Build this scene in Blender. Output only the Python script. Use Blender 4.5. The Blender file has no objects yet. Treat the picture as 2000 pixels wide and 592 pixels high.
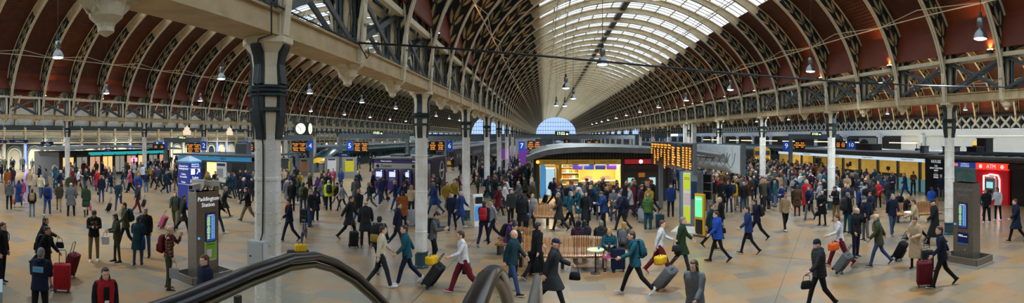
import bpy, math, random
import numpy as np
from mathutils import Vector, Matrix, Euler
PI = math.pi
R = math.radians
rng = random.Random(7)
COL = bpy.context.scene.collection
CAM_H, FPX, X0, Y0 = 4.2, 960.0, 1062.0, 267.0

def ground(px, py):
    """floor point seen at a pixel of the 2000x592 frame"""
    th = (px - X0) / FPX
    r = CAM_H * FPX / (py - Y0)
    return r * math.sin(th), r * math.cos(th), th

class MB:
    def __init__(s):
        s.v, s.f, s.m = [], [], []
    def add(s, vs, fs, m=0):
        b = len(s.v)
        s.v += [tuple(v) for v in vs]
        s.f += [tuple(i + b for i in f) for f in fs]
        s.m += [m] * len(fs)
        return s
    def box(s, c, d, m=0, rz=0.0, taper=1.0):
        cx, cy, cz = c
        dx, dy, dz = d[0] / 2, d[1] / 2, d[2] / 2
        cs, sn = math.cos(rz), math.sin(rz)
        vs = []
        for z, t in ((-dz, 1.0), (dz, taper)):
            for x, y in ((-dx, -dy), (dx, -dy), (dx, dy), (-dx, dy)):
                x, y = x * t, y * t
                vs.append((cx + x * cs - y * sn, cy + x * sn + y * cs, cz + z))
        return s.add(vs, [(3, 2, 1, 0), (4, 5, 6, 7), (0, 1, 5, 4), (1, 2, 6, 5), (2, 3, 7, 6), (3, 0, 4, 7)], m)
    def bar(s, p0, p1, w, h, m=0, up=(0, 0, 1)):
        p0, p1 = Vector(p0), Vector(p1)
        d = (p1 - p0).normalized()
        u = Vector(up)
        if abs(d.dot(u)) > 0.98:
            u = Vector((0, 1, 0))
        a = d.cross(u).normalized() * (w / 2)
        b = a.cross(d).normalized() * (h / 2)
        vs = [p + q for p in (p0, p1) for q in (-a - b, a - b, a + b, -a + b)]
        return s.add(vs, [(3, 2, 1, 0), (4, 5, 6, 7), (0, 1, 5, 4), (1, 2, 6, 5), (2, 3, 7, 6), (3, 0, 4, 7)], m)
    def loft(s, rings, m=0, caps=True, closed=False):
        n = len(rings[0])
        vs = [p for r in rings for p in r]
        fs = []
        L = len(rings)
        for i in range(L if closed else L - 1):
            j = (i + 1) % L
            for k in range(n):
                q = (k + 1) % n
                fs.append((i * n + k, i * n + q, j * n + q, j * n + k))
        if caps and not closed:
            fs.append(tuple(range(n - 1, -1, -1)))
            fs.append(tuple((L - 1) * n + k for k in range(n)))
        return s.add(vs, fs, m)
    def tube(s, pts, r, n=8, m=0, side=None, caps=True, closed=False):
        """r: number, list, or list of (ra, rb); side: vector along which ra is measured"""
        pts = [Vector(p) for p in pts]
        L = len(pts)
        rr = [r] * L if not isinstance(r, (list,)) else r
        ref = Vector(side) if side is not None else None
        rings = []
        prev = None
        for i, p in enumerate(pts):
            a = pts[(i - 1) % L] if (i > 0 or closed) else p
            b = pts[(i + 1) % L] if (i < L - 1 or closed) else p
            d = (b - a)
            d = d.normalized() if d.length > 1e-9 else Vector((0, 0, 1))
            if ref is not None:
                u = ref - d * ref.dot(d)
            elif prev is not None:
                u = prev - d * prev.dot(d)
            else:
                t = Vector((1, 0, 0)) if abs(d.x) < 0.9 else Vector((0, 1, 0))
                u = t - d * t.dot(d)
            u = u.normalized() if u.length > 1e-6 else d.orthogonal().normalized()
            prev = u
            w = d.cross(u)
            ra, rb = rr[i] if isinstance(rr[i], tuple) else (rr[i], rr[i])
            rings.append([p + u * (ra * math.cos(2 * PI * k / n)) + w * (rb * math.sin(2 * PI * k / n)) for k in range(n)])
        return s.loft(rings, m, caps, closed)
    def lathe(s, prof, c=(0, 0, 0), n=16, m=0, ph=0.0, sx=1.0, sy=1.0, caps=True):
        rings = [[(c[0] + sx * r * math.cos(ph + 2 * PI * k / n), c[1] + sy * r * math.sin(ph + 2 * PI * k / n), c[2] + z) for k in range(n)] for r, z in prof]
        return s.loft(rings, m, caps)
    def ell(s, c, r, m=0, n=12, L=7, M=None):
        rings = []
        for i in range(L + 1):
            a = -PI / 2 + PI * (i + 0.25 if i == 0 else (i - 0.25 if i == L else i)) / L
            rings.append([Vector((r[0] * math.cos(a) * math.cos(2 * PI * k / n), r[1] * math.cos(a) * math.sin(2 * PI * k / n), r[2] * math.sin(a))) for k in range(n)])
        c = Vector(c)
        rings = [[(M @ p if M else p) + c for p in q] for q in rings]
        return s.loft(rings, m)
    def prism(s, poly, o, u, v, w, d, m=0):
        """poly in (a,b) -> o + a*u + b*v, extruded d along w"""
        o, u, v, w = Vector(o), Vector(u), Vector(v), Vector(w)
        n = len(poly)
        A = [o + u * a + v * b for a, b in poly]
        vs = A + [p + w * d for p in A]
        fs = [tuple(range(n - 1, -1, -1)), tuple(range(n, 2 * n))] + [(i, (i + 1) % n, n + (i + 1) % n, n + i) for i in range(n)]
        return s.add(vs, fs, m)
    def merge(s, o, M=None):
        b = len(s.v)
        s.v += [tuple(M @ Vector(p)) for p in o.v] if M else o.v
        s.f += [tuple(i + b for i in f) for f in o.f]
        s.m += o.m
        return s
    def mesh(s, name, mats, smooth=False):
        me = bpy.data.meshes.new(name)
        me.from_pydata(s.v, [], s.f)
        if not isinstance(mats, (list, tuple)):
            mats = [mats]
        for q in mats:
            me.materials.append(q)
        if len(mats) > 1:
            me.polygons.foreach_set('material_index', s.m)
        if smooth:
            me.polygons.foreach_set('use_smooth', [True] * len(s.f))
        me.update()
        return me
    def build(s, name, mats, parent=None, smooth=False, loc=None, rz=None):
        return put(name, s.mesh(name, mats, smooth), parent, loc, rz)

def put(name, me, parent=None, loc=None, rz=None):
    o = bpy.data.objects.new(name, me)
    COL.objects.link(o)
    if parent is not None:
        o.parent = parent
    if loc is not None:
        o.location = loc
    if rz is not None:
        o.rotation_euler = (0, 0, rz)
    return o

def tag(o, label=None, cat=None, group=None, kind=None):
    if label: o['label'] = label
    if cat: o['category'] = cat
    if group: o['group'] = group
    if kind: o['kind'] = kind
    return o

def thing(name, label, cat, loc=(0, 0, 0), rz=0.0, group=None, kind=None):
    o = put(name, None, None, loc, rz)
    return tag(o, label, cat, group, kind)

def smooth_by_angle(me):
    me.polygons.foreach_set('use_smooth', [True] * len(me.polygons))

def copy_tree(o, parent=None, depth=0):
    c = o.copy()
    COL.objects.link(c)
    if parent is not None:
        c.parent = parent
    for ch in list(o.children):
        copy_tree(ch, c, depth + 1)
    return c

# ---------------------------------------------------------------- materials
MATS = {}
def mat(name, col, rough=0.6, metal=0.0, emis=None, es=0.0, noise=0.0, nscale=6.0, bump=0.0, bscale=40.0, spec=0.5, coat=0.0, dirt=None):
    if name in MATS:
        return MATS[name]
    m = bpy.data.materials.new(name)
    m.use_nodes = True
    nt = m.node_tree
    b = nt.nodes['Principled BSDF']
    b.inputs['Base Color'].default_value = (*col, 1)
    b.inputs['Roughness'].default_value = rough
    b.inputs['Metallic'].default_value = metal
    b.inputs['Specular IOR Level'].default_value = spec
    if coat:
        b.inputs['Coat Weight'].default_value = coat
        b.inputs['Coat Roughness'].default_value = 0.1
    if emis:
        b.inputs['Emission Color'].default_value = (*emis, 1)
        b.inputs['Emission Strength'].default_value = es
    if noise > 0:
        tc = nt.nodes.new('ShaderNodeTexCoord')
        nz = nt.nodes.new('ShaderNodeTexNoise')
        nz.inputs['Scale'].default_value = nscale
        nz.inputs['Detail'].default_value = 4
        nt.links.new(tc.outputs['Object'], nz.inputs['Vector'])
        rp = nt.nodes.new('ShaderNodeValToRGB')
        k = noise
        d = dirt or tuple(c * (1 - k) for c in col)
        rp.color_ramp.elements[0].color = (*d, 1)
        rp.color_ramp.elements[0].position = 0.3
        rp.color_ramp.elements[1].color = (*[min(1, c * (1 + k * 0.4)) for c in col], 1)
        rp.color_ramp.elements[1].position = 0.65
        nt.links.new(nz.outputs['Fac'], rp.inputs['Fac'])
        nt.links.new(rp.outputs['Color'], b.inputs['Base Color'])
    if bump > 0:
        tc = nt.nodes.new('ShaderNodeTexCoord')
        nz = nt.nodes.new('ShaderNodeTexNoise')
        nz.inputs['Scale'].default_value = bscale
        bp = nt.nodes.new('ShaderNodeBump')
        bp.inputs['Strength'].default_value = bump
        bp.inputs['Distance'].default_value = 0.01
        nt.links.new(tc.outputs['Object'], nz.inputs['Vector'])
        nt.links.new(nz.outputs['Fac'], bp.inputs['Height'])
        nt.links.new(bp.outputs['Normal'], b.inputs['Normal'])
    MATS[name] = m
    return m

def srgb(h):
    h = h.lstrip('#')
    c = [int(h[i:i + 2], 16) / 255 for i in (0, 2, 4)]
    return tuple((x / 12.92 if x <= 0.04045 else ((x + 0.055) / 1.055) ** 2.4) for x in c)

def emat(name, col, es):
    return mat(name, (0.02, 0.02, 0.02), 0.4, emis=col, es=es)
# ---------------------------------------------------------------- people
class Pose:
    def __init__(s, lean=2, twist=0, hL=(2, 3), hR=(-2, 3), kL=3, kR=3, aL=(0, 8, 14, 0.05), aR=(0, 8, 14, 0.05), head=(5, 0), footL=0, footR=0, side=0):
        s.lean, s.twist, s.hL, s.hR, s.kL, s.kR, s.aL, s.aR, s.head, s.footL, s.footR, s.side = lean, twist, hL, hR, kL, kR, aL, aR, head, footL, footR, side

# legs: (pitch forward, spread out), knee; arms: (pitch, abduct, elbow, inward)
POSES = {
 'stand': Pose(),
 'stand_wide': Pose(hL=(4, 7), hR=(-3, 6), aL=(5, 14, 20, 0.1), aR=(-4, 12, 10, 0.0), head=(2, 18)),
 'walk': Pose(lean=4, hL=(20, 1), hR=(-15, 1), kL=6, kR=24, aL=(-22, 6, 14, 0.0), aR=(24, 6, 26, 0.1), footR=-38, footL=10, head=(6, 0), twist=6),
 'walk_mirror': Pose(lean=4, hR=(24, 1), hL=(-18, 1), kR=6, kL=28, aR=(-18, 6, 12, 0.0), aL=(20, 6, 30, 0.1), footL=-40, footR=8, head=(3, 12), twist=-6),
 'stride': Pose(lean=7, hL=(27, 1), hR=(-22, 1), kL=8, kR=20, aL=(-30, 8, 18, 0.0), aR=(30, 8, 40, 0.1), footR=-42, footL=14, head=(4, -6), twist=8),
 'pull': Pose(lean=6, hR=(23, 1), hL=(-19, 1), kR=8, kL=24, aL=(-34, 12, 6, 0.0), aR=(16, 8, 30, 0.1), footL=-40, footR=10, head=(4, 0), twist=-8),
 'phone': Pose(lean=4, hL=(3, 4), hR=(-3, 4), aL=(22, 4, 82, 0.55), aR=(22, 4, 82, 0.55), head=(34, 0)),
 'phone_lean': Pose(lean=8, hL=(18, 2), hR=(4, 2), kL=46, kR=4, footL=-8, aL=(20, 4, 78, 0.4), aR=(26, 4, 72, 0.4), head=(36, 0)),
 'chin': Pose(lean=2, hL=(3, 5), hR=(-3, 5), aL=(2, 8, 24, 0.1), aR=(48, 4, 112, 0.42), head=(6, 0)),
 'look_up': Pose(lean=-2, hL=(3, 5), hR=(-3, 5), aL=(4, 10, 18, 0.1), aR=(12, 8, 60, 0.4), head=(-16, 8)),
 'talk': Pose(lean=3, hL=(2, 5), hR=(-4, 4), aL=(8, 10, 70, 0.35), aR=(0, 8, 18, 0.1), head=(4, -25)),
 'hold': Pose(lean=4, hL=(5, 3), hR=(-3, 3), aL=(14, 6, 70, 0.5), aR=(16, 6, 66, 0.5), head=(18, 0)),
 'sit_phone': Pose(lean=12, hL=(82, 5), hR=(80, 6), kL=84, kR=78, aL=(30, 5, 70, 0.5), aR=(30, 5, 70, 0.5), head=(36, 0)),
 'sit': Pose(lean=6, hL=(84, 6), hR=(78, 8), kL=86, kR=70, aL=(28, 8, 40, 0.35), aR=(24, 8, 46, 0.3), head=(8, -20)),
}
HIP, THIGH, SHIN, ANK = 0.92, 0.43, 0.41, 0.08

def fk(P):
    J = {}
    def leg(h, k, sd):
        p, ab = R(h[0]), R(h[1])
        d = Vector((sd * math.sin(ab), -math.sin(p) * math.cos(ab), -math.cos(p) * math.cos(ab)))
        q = p - R(k)
        e = Vector((sd * math.sin(ab) * 0.3, -math.sin(q), -math.cos(q))).normalized()
        hip = Vector((sd * 0.092, 0, 0))
        kn = hip + d * THIGH
        an = kn + e * SHIN
        return hip, kn, an
    for sd, n, h, k, ft in ((-1, 'L', P.hL, P.kL, P.footL), (1, 'R', P.hR, P.kR, P.footR)):
        J['hip' + n], J['kn' + n], J['an' + n] = leg(h, k, sd)
        f = R(ft)
        J['ft' + n] = Matrix.Rotation(-f, 3, 'X')
    low = 9
    for n in 'LR':
        for q in (Vector((0, 0.06, -ANK)), Vector((0, -0.17, -ANK))):
            low = min(low, (J['an' + n] + J['ft' + n] @ q).z)
    off = Vector((0, 0, -low))
    for k in list(J):
        if k[:2] in ('hi', 'kn', 'an'):
            J[k] = J[k] + off
    T = Matrix.Translation(off) @ Matrix.Rotation(R(P.lean), 4, 'X') @ Matrix.Rotation(R(P.twist), 4, 'Z')
    J['T'] = T
    for sd, n, a in ((-1, 'L', P.aL), (1, 'R', P.aR)):
        sh = T @ Vector((sd * 0.18, 0.005, 0.488))
        p, ab, el, inw = R(a[0]), R(a[1]), R(a[2]), a[3]
        d = Vector((sd * math.sin(ab), -math.sin(p) * math.cos(ab), -math.cos(p) * math.cos(ab)))
        q = p + el
        e = Vector((sd * (math.sin(ab) * 0.5 - inw), -math.sin(q), -math.cos(q))).normalized()
        J['sh' + n] = sh
        J['el' + n] = sh + d * 0.285
        J['wr' + n] = J['el' + n] + e * 0.25
        J['fd' + n] = e
    J['neck'] = T @ Vector((0, 0.0, 0.56))
    H = Matrix.Rotation(R(P.lean * 0.6), 4, 'X') @ Matrix.Rotation(R(P.head[1]), 4, 'Z') @ Matrix.Rotation(R(P.head[0]), 4, 'X')
    nk = T @ Vector((0, -0.005, 0.60))
    J['H'] = Matrix.Translation(nk) @ H        # head frame, origin at the base of the skull
    return J

def hand(mb, w, d, sd, curl=0.6, n=6):
    """palm, four bent fingers of unequal length and a thumb"""
    inn = Vector((-sd, 0, 0))
    nrm = inn - d * inn.dot(d)
    nrm = nrm.normalized() if nrm.length > 0.3 else Vector((0, 0, 1))
    lat = d.cross(nrm).normalized()
    if lat.y > 0:
        lat = -lat                              # thumb side looks forward
    k0 = w + d * 0.085
    mb.tube([w - d * 0.02, w + d * 0.02, w + d * 0.06, k0], [(0.027, 0.02), (0.034, 0.018), (0.042, 0.016), (0.038, 0.013)], 8, side=lat)
    for i, (o, l) in enumerate(((0.030, 0.068), (0.010, 0.078), (-0.010, 0.072), (-0.029, 0.056))):
        a = k0 + lat * o - d * 0.012
        c1, c2 = curl * 0.5, curl * 1.2
        d1 = (d * math.cos(c1) + nrm * math.sin(c1))
        d2 = (d * math.cos(c2) + nrm * math.sin(c2))
        b = a + d1 * (l * 0.55)
        mb.tube([a, b, b + d2 * (l * 0.5)], [0.0098, 0.009, 0.007], n)
    t0 = w + d * 0.025 + lat * 0.028
    td = (d * 0.65 + lat * 0.6 + nrm * 0.35).normalized()
    t1 = t0 + td * 0.04
    mb.tube([t0 - td * 0.01, t1, t1 + (d * 0.85 + nrm * 0.4 + lat * 0.1).normalized() * 0.032], [0.014, 0.0115, 0.008], n)

def ringp(M, cx, cy, z, rx, ry, n=20, e=2.4):
    out = []
    for k in range(n):
        a = 2 * PI * k / n
        c, s = math.cos(a), math.sin(a)
        out.append(M @ Vector((cx + rx * abs(c) ** (2 / e) * (1 if c > 0 else -1), cy + ry * abs(s) ** (2 / e) * (1 if s > 0 else -1), z)))
    return out

def head_mb(J):
    H = J['H']
    mb = MB()
    S = []
    # z above skull base, half width, front y, back y
    for z, w, f, b in ((-0.035, .046, -.058, .045), (-0.018, .052, -.082, .055), (0.0, .058, -.094, .070), (0.022, .064, -.097, .084), (0.045, .069, -.096, .093),
                       (0.07, .073, -.095, .098), (0.095, .075, -.093, .100), (0.12, .074, -.092, .099), (0.145, .069, -.085, .092), (0.168, .056, -.066, .075), (0.183, .034, -.038, .046), (0.189, .010, -.008, .014)):
        S.append(ringp(H, 0, (f + b) / 2, z, w, (b - f) / 2, 16, 2.15))
    mb.loft(S)
    # nose, ears, brow ridge, chin
    mb.tube([H @ Vector((0, -.092, .098)), H @ Vector((0, -.105, .070)), H @ Vector((0, -.117, .050)), H @ Vector((0, -.094, .040))], [.008, .010, .014, .010], 6)
    mb.tube([H @ Vector((-.045, -.086, .106)), H @ Vector((0, -.097, .104)), H @ Vector((.045, -.086, .106))], .008, 6)
    mb.ell(H @ Vector((0, -.084, -.012)), (.026, .018, .018), n=8, L=5)
    mb.tube([H @ Vector((-.022, -.094, .020)), H @ Vector((0, -.103, .021)), H @ Vector((.022, -.094, .020))], .0075, 6)
    for sd in (-1, 1):
        mb.ell(H @ Vector((sd * .079, .008, .070)), (.010, .020, .032), n=8, L=5, M=H.to_3x3())
    mb.tube([J['T'] @ Vector((0, 0.01, 0.48)), J['T'] @ Vector((0, 0.005, 0.56)), H @ Vector((0, .012, 0.0)), H @ Vector((0, .01, .04))], [.075, .055, .052, .052], 12)
    return mb

def face_extra(J):
    """eyes, brows and lips, added after the skin surface is closed"""
    H = J['H']
    mb = MB()
    for sd in (-1, 1):
        mb.ell(H @ Vector((sd * .032, -.0925, .083)), (.012, .007, .006), 1, 8, 5, M=H.to_3x3())
        mb.ell(H @ Vector((sd * .031, -.0985, .083)), (.0055, .003, .0055), 2, 8, 5, M=H.to_3x3())
        mb.tube([H @ Vector((sd * .048, -.092, .101)), H @ Vector((sd * .034, -.1005, .106)), H @ Vector((sd * .016, -.101, .102))], .0035, 5, 2)
    mb.tube([H @ Vector((-.022, -.098, .021)), H @ Vector((0, -.1115, .019)), H @ Vector((.022, -.098, .021))], .0042, 6, 3)
    return mb

def body_mb(J):
    mb = head_mb(J)
    T = J['T']
    S = [ringp(T, 0, 0, z, rx, ry, 16) for z, rx, ry in ((-0.07, .10, .08), (0.0, .15, .10), (.10, .135, .09), (.20, .125, .085), (.32, .14, .095), (.44, .15, .095), (.51, .135, .075), (.545, .07, .055))]
    mb.loft(S)
    for n, sd in (('L', -1), ('R', 1)):
        mb.tube([T @ Vector((sd * .09, 0, .50)), J['sh' + n], J['sh' + n].lerp(J['el' + n], .3), J['el' + n], J['el' + n].lerp(J['wr' + n], .25), J['wr' + n]], [.05, .052, .046, .036, .037, .024], 10)
        hand(mb, J['wr' + n], J['fd' + n], sd)
        h, k, a = J['hip' + n], J['kn' + n], J['an' + n]
        mb.tube([h + Vector((0, 0, .03)), h.lerp(k, .25), h.lerp(k, .8), k, k.lerp(a, .3), k.lerp(a, .75), a, a - Vector((0, 0, .03))], [.075, .072, .055, .05, .052, .038, .034, .032], 10)
        F = J['ft' + n]
        mb.tube([a + F @ Vector((0, .03, -.045)), a + F @ Vector((0, -.05, -.055)), a + F @ Vector((0, -.14, -.065))], [.03, .034, .018], 8)
    return mb

def shoe_mb(J, n, kind='shoe'):
    a, F = J['an' + n], J['ft' + n]
    M = Matrix.Translation(a) @ F.to_4x4()
    mb = MB()
    S = []
    for y, w, h in ((.072, .020, .045), (.055, .034, .075), (.01, .038, .085), (-.04, .040, .07), (-.09, .046, .052), (-.14, .046, .042), (-.175, .034, .032), (-.192, .012, .020)):
        ring = []
        for k in range(12):
            t = 2 * PI * k / 12
            ring.append(M @ Vector((w * math.cos(t), y, -ANK + h / 2 + h / 2 * math.sin(t) if math.sin(t) > 0 else -ANK + h / 2 * (1 + math.copysign(abs(math.sin(t)) ** .5, math.sin(t))))))
        S.append(ring)
    mb.loft(S)
    top = .25 if kind == 'boot' else .035
    k = J['kn' + n]
    d = (k - a).normalized()
    mb.tube([M @ Vector((0, .01, -.05)), a + d * .01, a + d * top], [.04, .042, .05 if kind == 'boot' else .043], 12)
    sole = MB()
    pts = [(.0, .07), (.03, .055), (.038, 0), (.042, -.06), (.05, -.12), (.04, -.18), (.012, -.2), (-.012, -.2), (-.04, -.18), (-.05, -.12), (-.042, -.06), (-.038, 0), (-.03, .055)]
    mb.prism(pts, M @ Vector((0, 0, -ANK)), M.to_3x3() @ Vector((1, 0, 0)), M.to_3x3() @ Vector((0, 1, 0)), M.to_3x3() @ Vector((0, 0, 1)), .018, 1)
    return mb

def trousers_mb(J, kind='trousers'):
    T = J['T']
    mb = MB()
    w = {'trousers': 1.0, 'jeans': 0.94, 'wide': 1.22, 'leggings': 0.84, 'shorts': 1.1}[kind]
    mb.loft([ringp(T, 0, 0, z, rx, ry, 18) for z, rx, ry in ((-0.08, .11, .095), (-0.04, .155, .115), (0.02, .168, .12), (.09, .160, .11), (.15, .148, .10))])
    for n in 'LR':
        h, k, a = J['hip' + n], J['kn' + n], J['an' + n]
        p = [h + Vector((0, 0, .04)), h.lerp(k, .12), h.lerp(k, .5), h.lerp(k, .86), k, k.lerp(a, .2), k.lerp(a, .6), k.lerp(a, .9), k.lerp(a, 1.04)]
        r = [.085, .096, .082 * w, .070 * w, .068 * w, .066 * w, .058 * w, .056 * w, .058 * w]
        if kind == 'shorts':
            p, r = p[:4], r[:4]
        mb.tube(p, r, 12)
    return mb

def skirt_mb(J, hem=.45):
    """hem: how far below the hips the skirt reaches"""
    T = J['T']
    mb = MB()
    c = lambda t: (J['hipL'].lerp(J['knL'], t) + J['hipR'].lerp(J['knR'], t)) / 2
    S = [ringp(T, 0, 0, .14, .145, .10, 20), ringp(T, 0, 0, .04, .168, .122, 20)]
    for t in (.25, .5, .75, 1.0):
        m = c(t * hem / .43)
        sp = (J['hipL'].lerp(J['knL'], t * hem / .43) - J['hipR'].lerp(J['knR'], t * hem / .43))
        S.append(ringp(Matrix.Translation(m), 0, 0, 0, abs(sp.x) / 2 + .10 + .03 * t, abs(sp.y) / 2 + .10 + .02 * t, 20))
    mb.loft(S)
    return mb

def jacket_mb(J, kind='jacket', hem=-.12):
    """torso shell with sleeves; kind jacket, puffer, coat, shirt, hoodie, vest"""
    T = J['T']
    mb = MB()
    g = {'jacket': .012, 'puffer': .030, 'coat': .020, 'shirt': .0, 'hoodie': .014, 'vest': .022}[kind]
    prof = [(.0, .172, .128), (.10, .160, .118), (.20, .158, .115), (.30, .172, .122), (.40, .180, .120), (.455, .172, .106), (.505, .135, .085), (.548, .082, .068), (.585, .066, .062)]
    if kind == 'puffer':
        pp = []
        z = hem if hem > -.2 else -.06
        while z < .50:
            for dz, k in ((0, .0), (.02, .018), (.05, .018), (.068, .0)):
                zz = z + dz
                rx = np.interp(zz, [-.12, 0, .1, .2, .3, .4, .47, .52], [.175, .172, .160, .158, .172, .182, .182, .15])
                ry = np.interp(zz, [-.12, 0, .1, .2, .3, .4, .47, .52], [.125, .128, .118, .115, .122, .122, .108, .085])
                pp.append((zz, float(rx) + k - .006, float(ry) + k - .006))
            z += .072
        prof = pp + [(.535, .12, .085), (.56, .09, .075), (.60, .082, .078)]
    elif hem < -.02 and hem > -.3:
        prof = [(hem, .182, .136), (hem / 2, .178, .134)] + prof
    S = []
    if hem <= -.3:                                   # long coat: skirt follows the thighs
        sit = J['knL'].z < .6 and abs(J['hipL'].z - J['knL'].z) < .2
        dep = min(-hem, .62)
        for t in ((1.0, .8, .6, .4, .2) if not sit else (.8, .5, .25)):
            f = dep * t / THIGH
            a = J['hipL'].lerp(J['knL'], min(f, 1)); b = J['hipR'].lerp(J['knR'], min(f, 1))
            if f > 1:
                a = J['knL'].lerp(J['anL'], (f - 1)); b = J['knR'].lerp(J['anR'], (f - 1))
            m = (a + b) / 2
            if not sit:
                m.z = J['hipL'].z - dep * t
                S.append(ringp(Matrix.Translation(m), 0, 0, 0, abs(a.x - b.x) / 2 + .115 + .02 * t, min(abs(a.y - b.y) / 2, .16) + .125 + .02 * t, 20))
            else:
                S.append([m + Vector((.2 * math.cos(2 * PI * k / 20), 0, .10 * math.sin(2 * PI * k / 20) - .02)) for k in range(20)])
        if sit:
            mb.loft(S)
            S = []
    for z, rx, ry in prof:
        S.append(ringp(T, 0, .004, z, rx + g, ry + g, 20, 2.5))
    mb.loft(S)
    sl = 0 if kind == 'vest' else 1
    for n, sd in (('L', -1), ('R', 1)):
        a, b, c = J['sh' + n], J['el' + n], J['wr' + n]
        if sl:
            gg = g * .8
            pts = [T @ Vector((sd * .07, 0, .50)), a + Vector((-sd * .008, 0, -.004)), a.lerp(b, .2), a.lerp(b, .55), b, b.lerp(c, .35), b.lerp(c, .75), b.lerp(c, .97)]
            rs = [.050 + gg, .058 + gg, .060 + gg, .056 + gg, .050 + gg, .047 + gg, .040 + gg, .036 + gg]
            if kind == 'puffer':
                P2, R2 = [pts[0], pts[1]], [rs[0], rs[1]]
                for t in np.linspace(.12, 1.93, 22):
                    q = a.lerp(b, t) if t <= 1 else b.lerp(c, (t - 1) * 1.0)
                    base = .066 - .015 * t
                    P2.append(q); R2.append(base + .010 + (.007 if int(round((t - .12) / .0862)) % 3 else -.008))
                pts, rs = P2, R2
            mb.tube(pts, rs, 12)
        else:
            mb.tube([T @ Vector((sd * .07, 0, .49)), a, a.lerp(b, .06)], [.05 + g, .066, .062], 12)
    if kind in ('hoodie', 'puffer'):                 # hood lying on the back
        mb.tube([T @ Vector((-.085, .02, .555)), T @ Vector((-.06, .095, .54)), T @ Vector((0, .125, .515)), T @ Vector((.06, .095, .54)), T @ Vector((.085, .02, .555))], [.028, .045, .055, .045, .028], 10)
    if kind in ('jacket', 'coat'):                   # collar
        mb.tube([T @ Vector((-.03, -.075, .535)), T @ Vector((-.075, -.03, .565)), T @ Vector((-.06, .05, .585)), T @ Vector((0, .072, .59)), T @ Vector((.06, .05, .585)), T @ Vector((.075, -.03, .565)), T @ Vector((.03, -.075, .535))], [.014, .018, .02, .02, .02, .018, .014], 8)
    return mb

def hair_mb(J, kind):
    H = J['H']
    M3 = H.to_3x3()
    mb = MB()
    if kind in ('short', 'curly', 'long', 'bun', 'tail', 'bob', 'plaits'):
        mb.ell(H @ Vector((0, .018, .112)), (.084, .098, .094), M=M3, n=16, L=10)
        mb.ell(H @ Vector((0, .045, .065)), (.074, .068, .085), M=M3, n=14, L=8)
        mb.ell(H @ Vector((0, -.036, .166)), (.062, .048, .026), M=M3, n=12, L=6)
    if kind == 'curly':
        r2 = random.Random(3)
        for i in range(40):
            a, b = r2.uniform(0, 2 * PI), r2.uniform(.1, 1.4)
            p = Vector((math.cos(a) * math.cos(b) * .088, .016 + math.sin(a) * math.cos(b) * .098, .115 + math.sin(b) * .092))
            if p.y < -.06 and p.z < .13:
                continue
            mb.ell(H @ p, (.022, .022, .022), n=6, L=4)
    if kind in ('long', 'bob'):
        ln = .30 if kind == 'long' else .10
        z0 = H @ Vector((0, .05, .09))
        S = []
        for t in (0, .3, .6, .85, 1):
            p = Vector((0, .050 + .012 * t, .09 - (ln) * t))
            q = H @ p
            S.append([q + M3 @ Vector(((.080 - .018 * t) * math.cos(2 * PI * k / 14), (.050 - .02 * t) * math.sin(2 * PI * k / 14), 0)) for k in range(14)])
        mb.loft(S)
        for sd in (-1, 1):
            mb.tube([H @ Vector((sd * .070, -.03, .12)), H @ Vector((sd * .080, -.02, .06)), H @ Vector((sd * .078, .0, .0)), H @ Vector((sd * .068, .015, -.06 if kind == 'bob' else -.14))], [.016, .022, .024, .014], 8)
    if kind == 'bun':
        mb.ell(H @ Vector((0, .105, .135)), (.04, .036, .04), n=10, L=6)
    if kind == 'tail':
        mb.tube([H @ Vector((0, .10, .12)), H @ Vector((0, .135, .09)), H @ Vector((0, .135, .0)), H @ Vector((0, .12, -.06))], [.018, .026, .024, .010], 8)
    if kind == 'plaits':
        for sd in (-1, 1):
            pts = [H @ Vector((sd * .07, .0, .06)), H @ Vector((sd * .085, -.02, 0)), H @ Vector((sd * .09, -.055, -.06)), H @ Vector((sd * .085, -.08, -.16))]
            mb.tube(pts, [.02, .02, .019, .010], 8)
    if kind == 'fringe':                             # a band of hair round a bald crown
        mb.tube([H @ Vector((-.070, -.025, .085)), H @ Vector((-.078, .03, .09)), H @ Vector((-.058, .082, .08)), H @ Vector((0, .1, .075)), H @ Vector((.058, .082, .08)), H @ Vector((.078, .03, .09)), H @ Vector((.070, -.025, .085))], [.010, .015, .02, .022, .02, .015, .010], 8)
    if kind == 'beanie':
        mb.loft([[H @ (Vector((r * .92 * math.cos(2 * PI * k / 16), .004 + r * 1.12 * math.sin(2 * PI * k / 16), z))) for k in range(16)] for r, z in ((.088, .100), (.094, .104), (.094, .130), (.088, .134), (.086, .16), (.070, .192), (.040, .212), (.01, .218))])
        mb.ell(H @ Vector((0, .055, .075)), (.070, .052, .06), M=M3, n=12, L=6)
    if kind == 'cap':
        mb.loft([[H @ (Vector((r * .92 * math.cos(2 * PI * k / 16), .004 + r * 1.12 * math.sin(2 * PI * k / 16), z))) for k in range(16)] for r, z in ((.088, .112), (.090, .14), (.082, .17), (.055, .196), (.01, .206))])
        mb.prism([(-.06, 0), (-.055, -.05), (-.03, -.078), (0, -.085), (.03, -.078), (.055, -.05), (.06, 0)], H @ Vector((0, -.085, .115)), M3 @ Vector((1, 0, 0)), M3 @ Vector((0, 1, -.15)), M3 @ Vector((0, 0, 1)), .010)
        mb.ell(H @ Vector((0, .055, .075)), (.070, .050, .055), M=M3, n=12, L=6)
    if kind == 'hood':
        mb.ell(H @ Vector((0, .022, .095)), (.100, .110, .115), M=M3, n=16, L=10)
        mb.ell(H @ Vector((0, .055, .0)), (.085, .075, .085), M=M3, n=14, L=8)
    return mb

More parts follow.
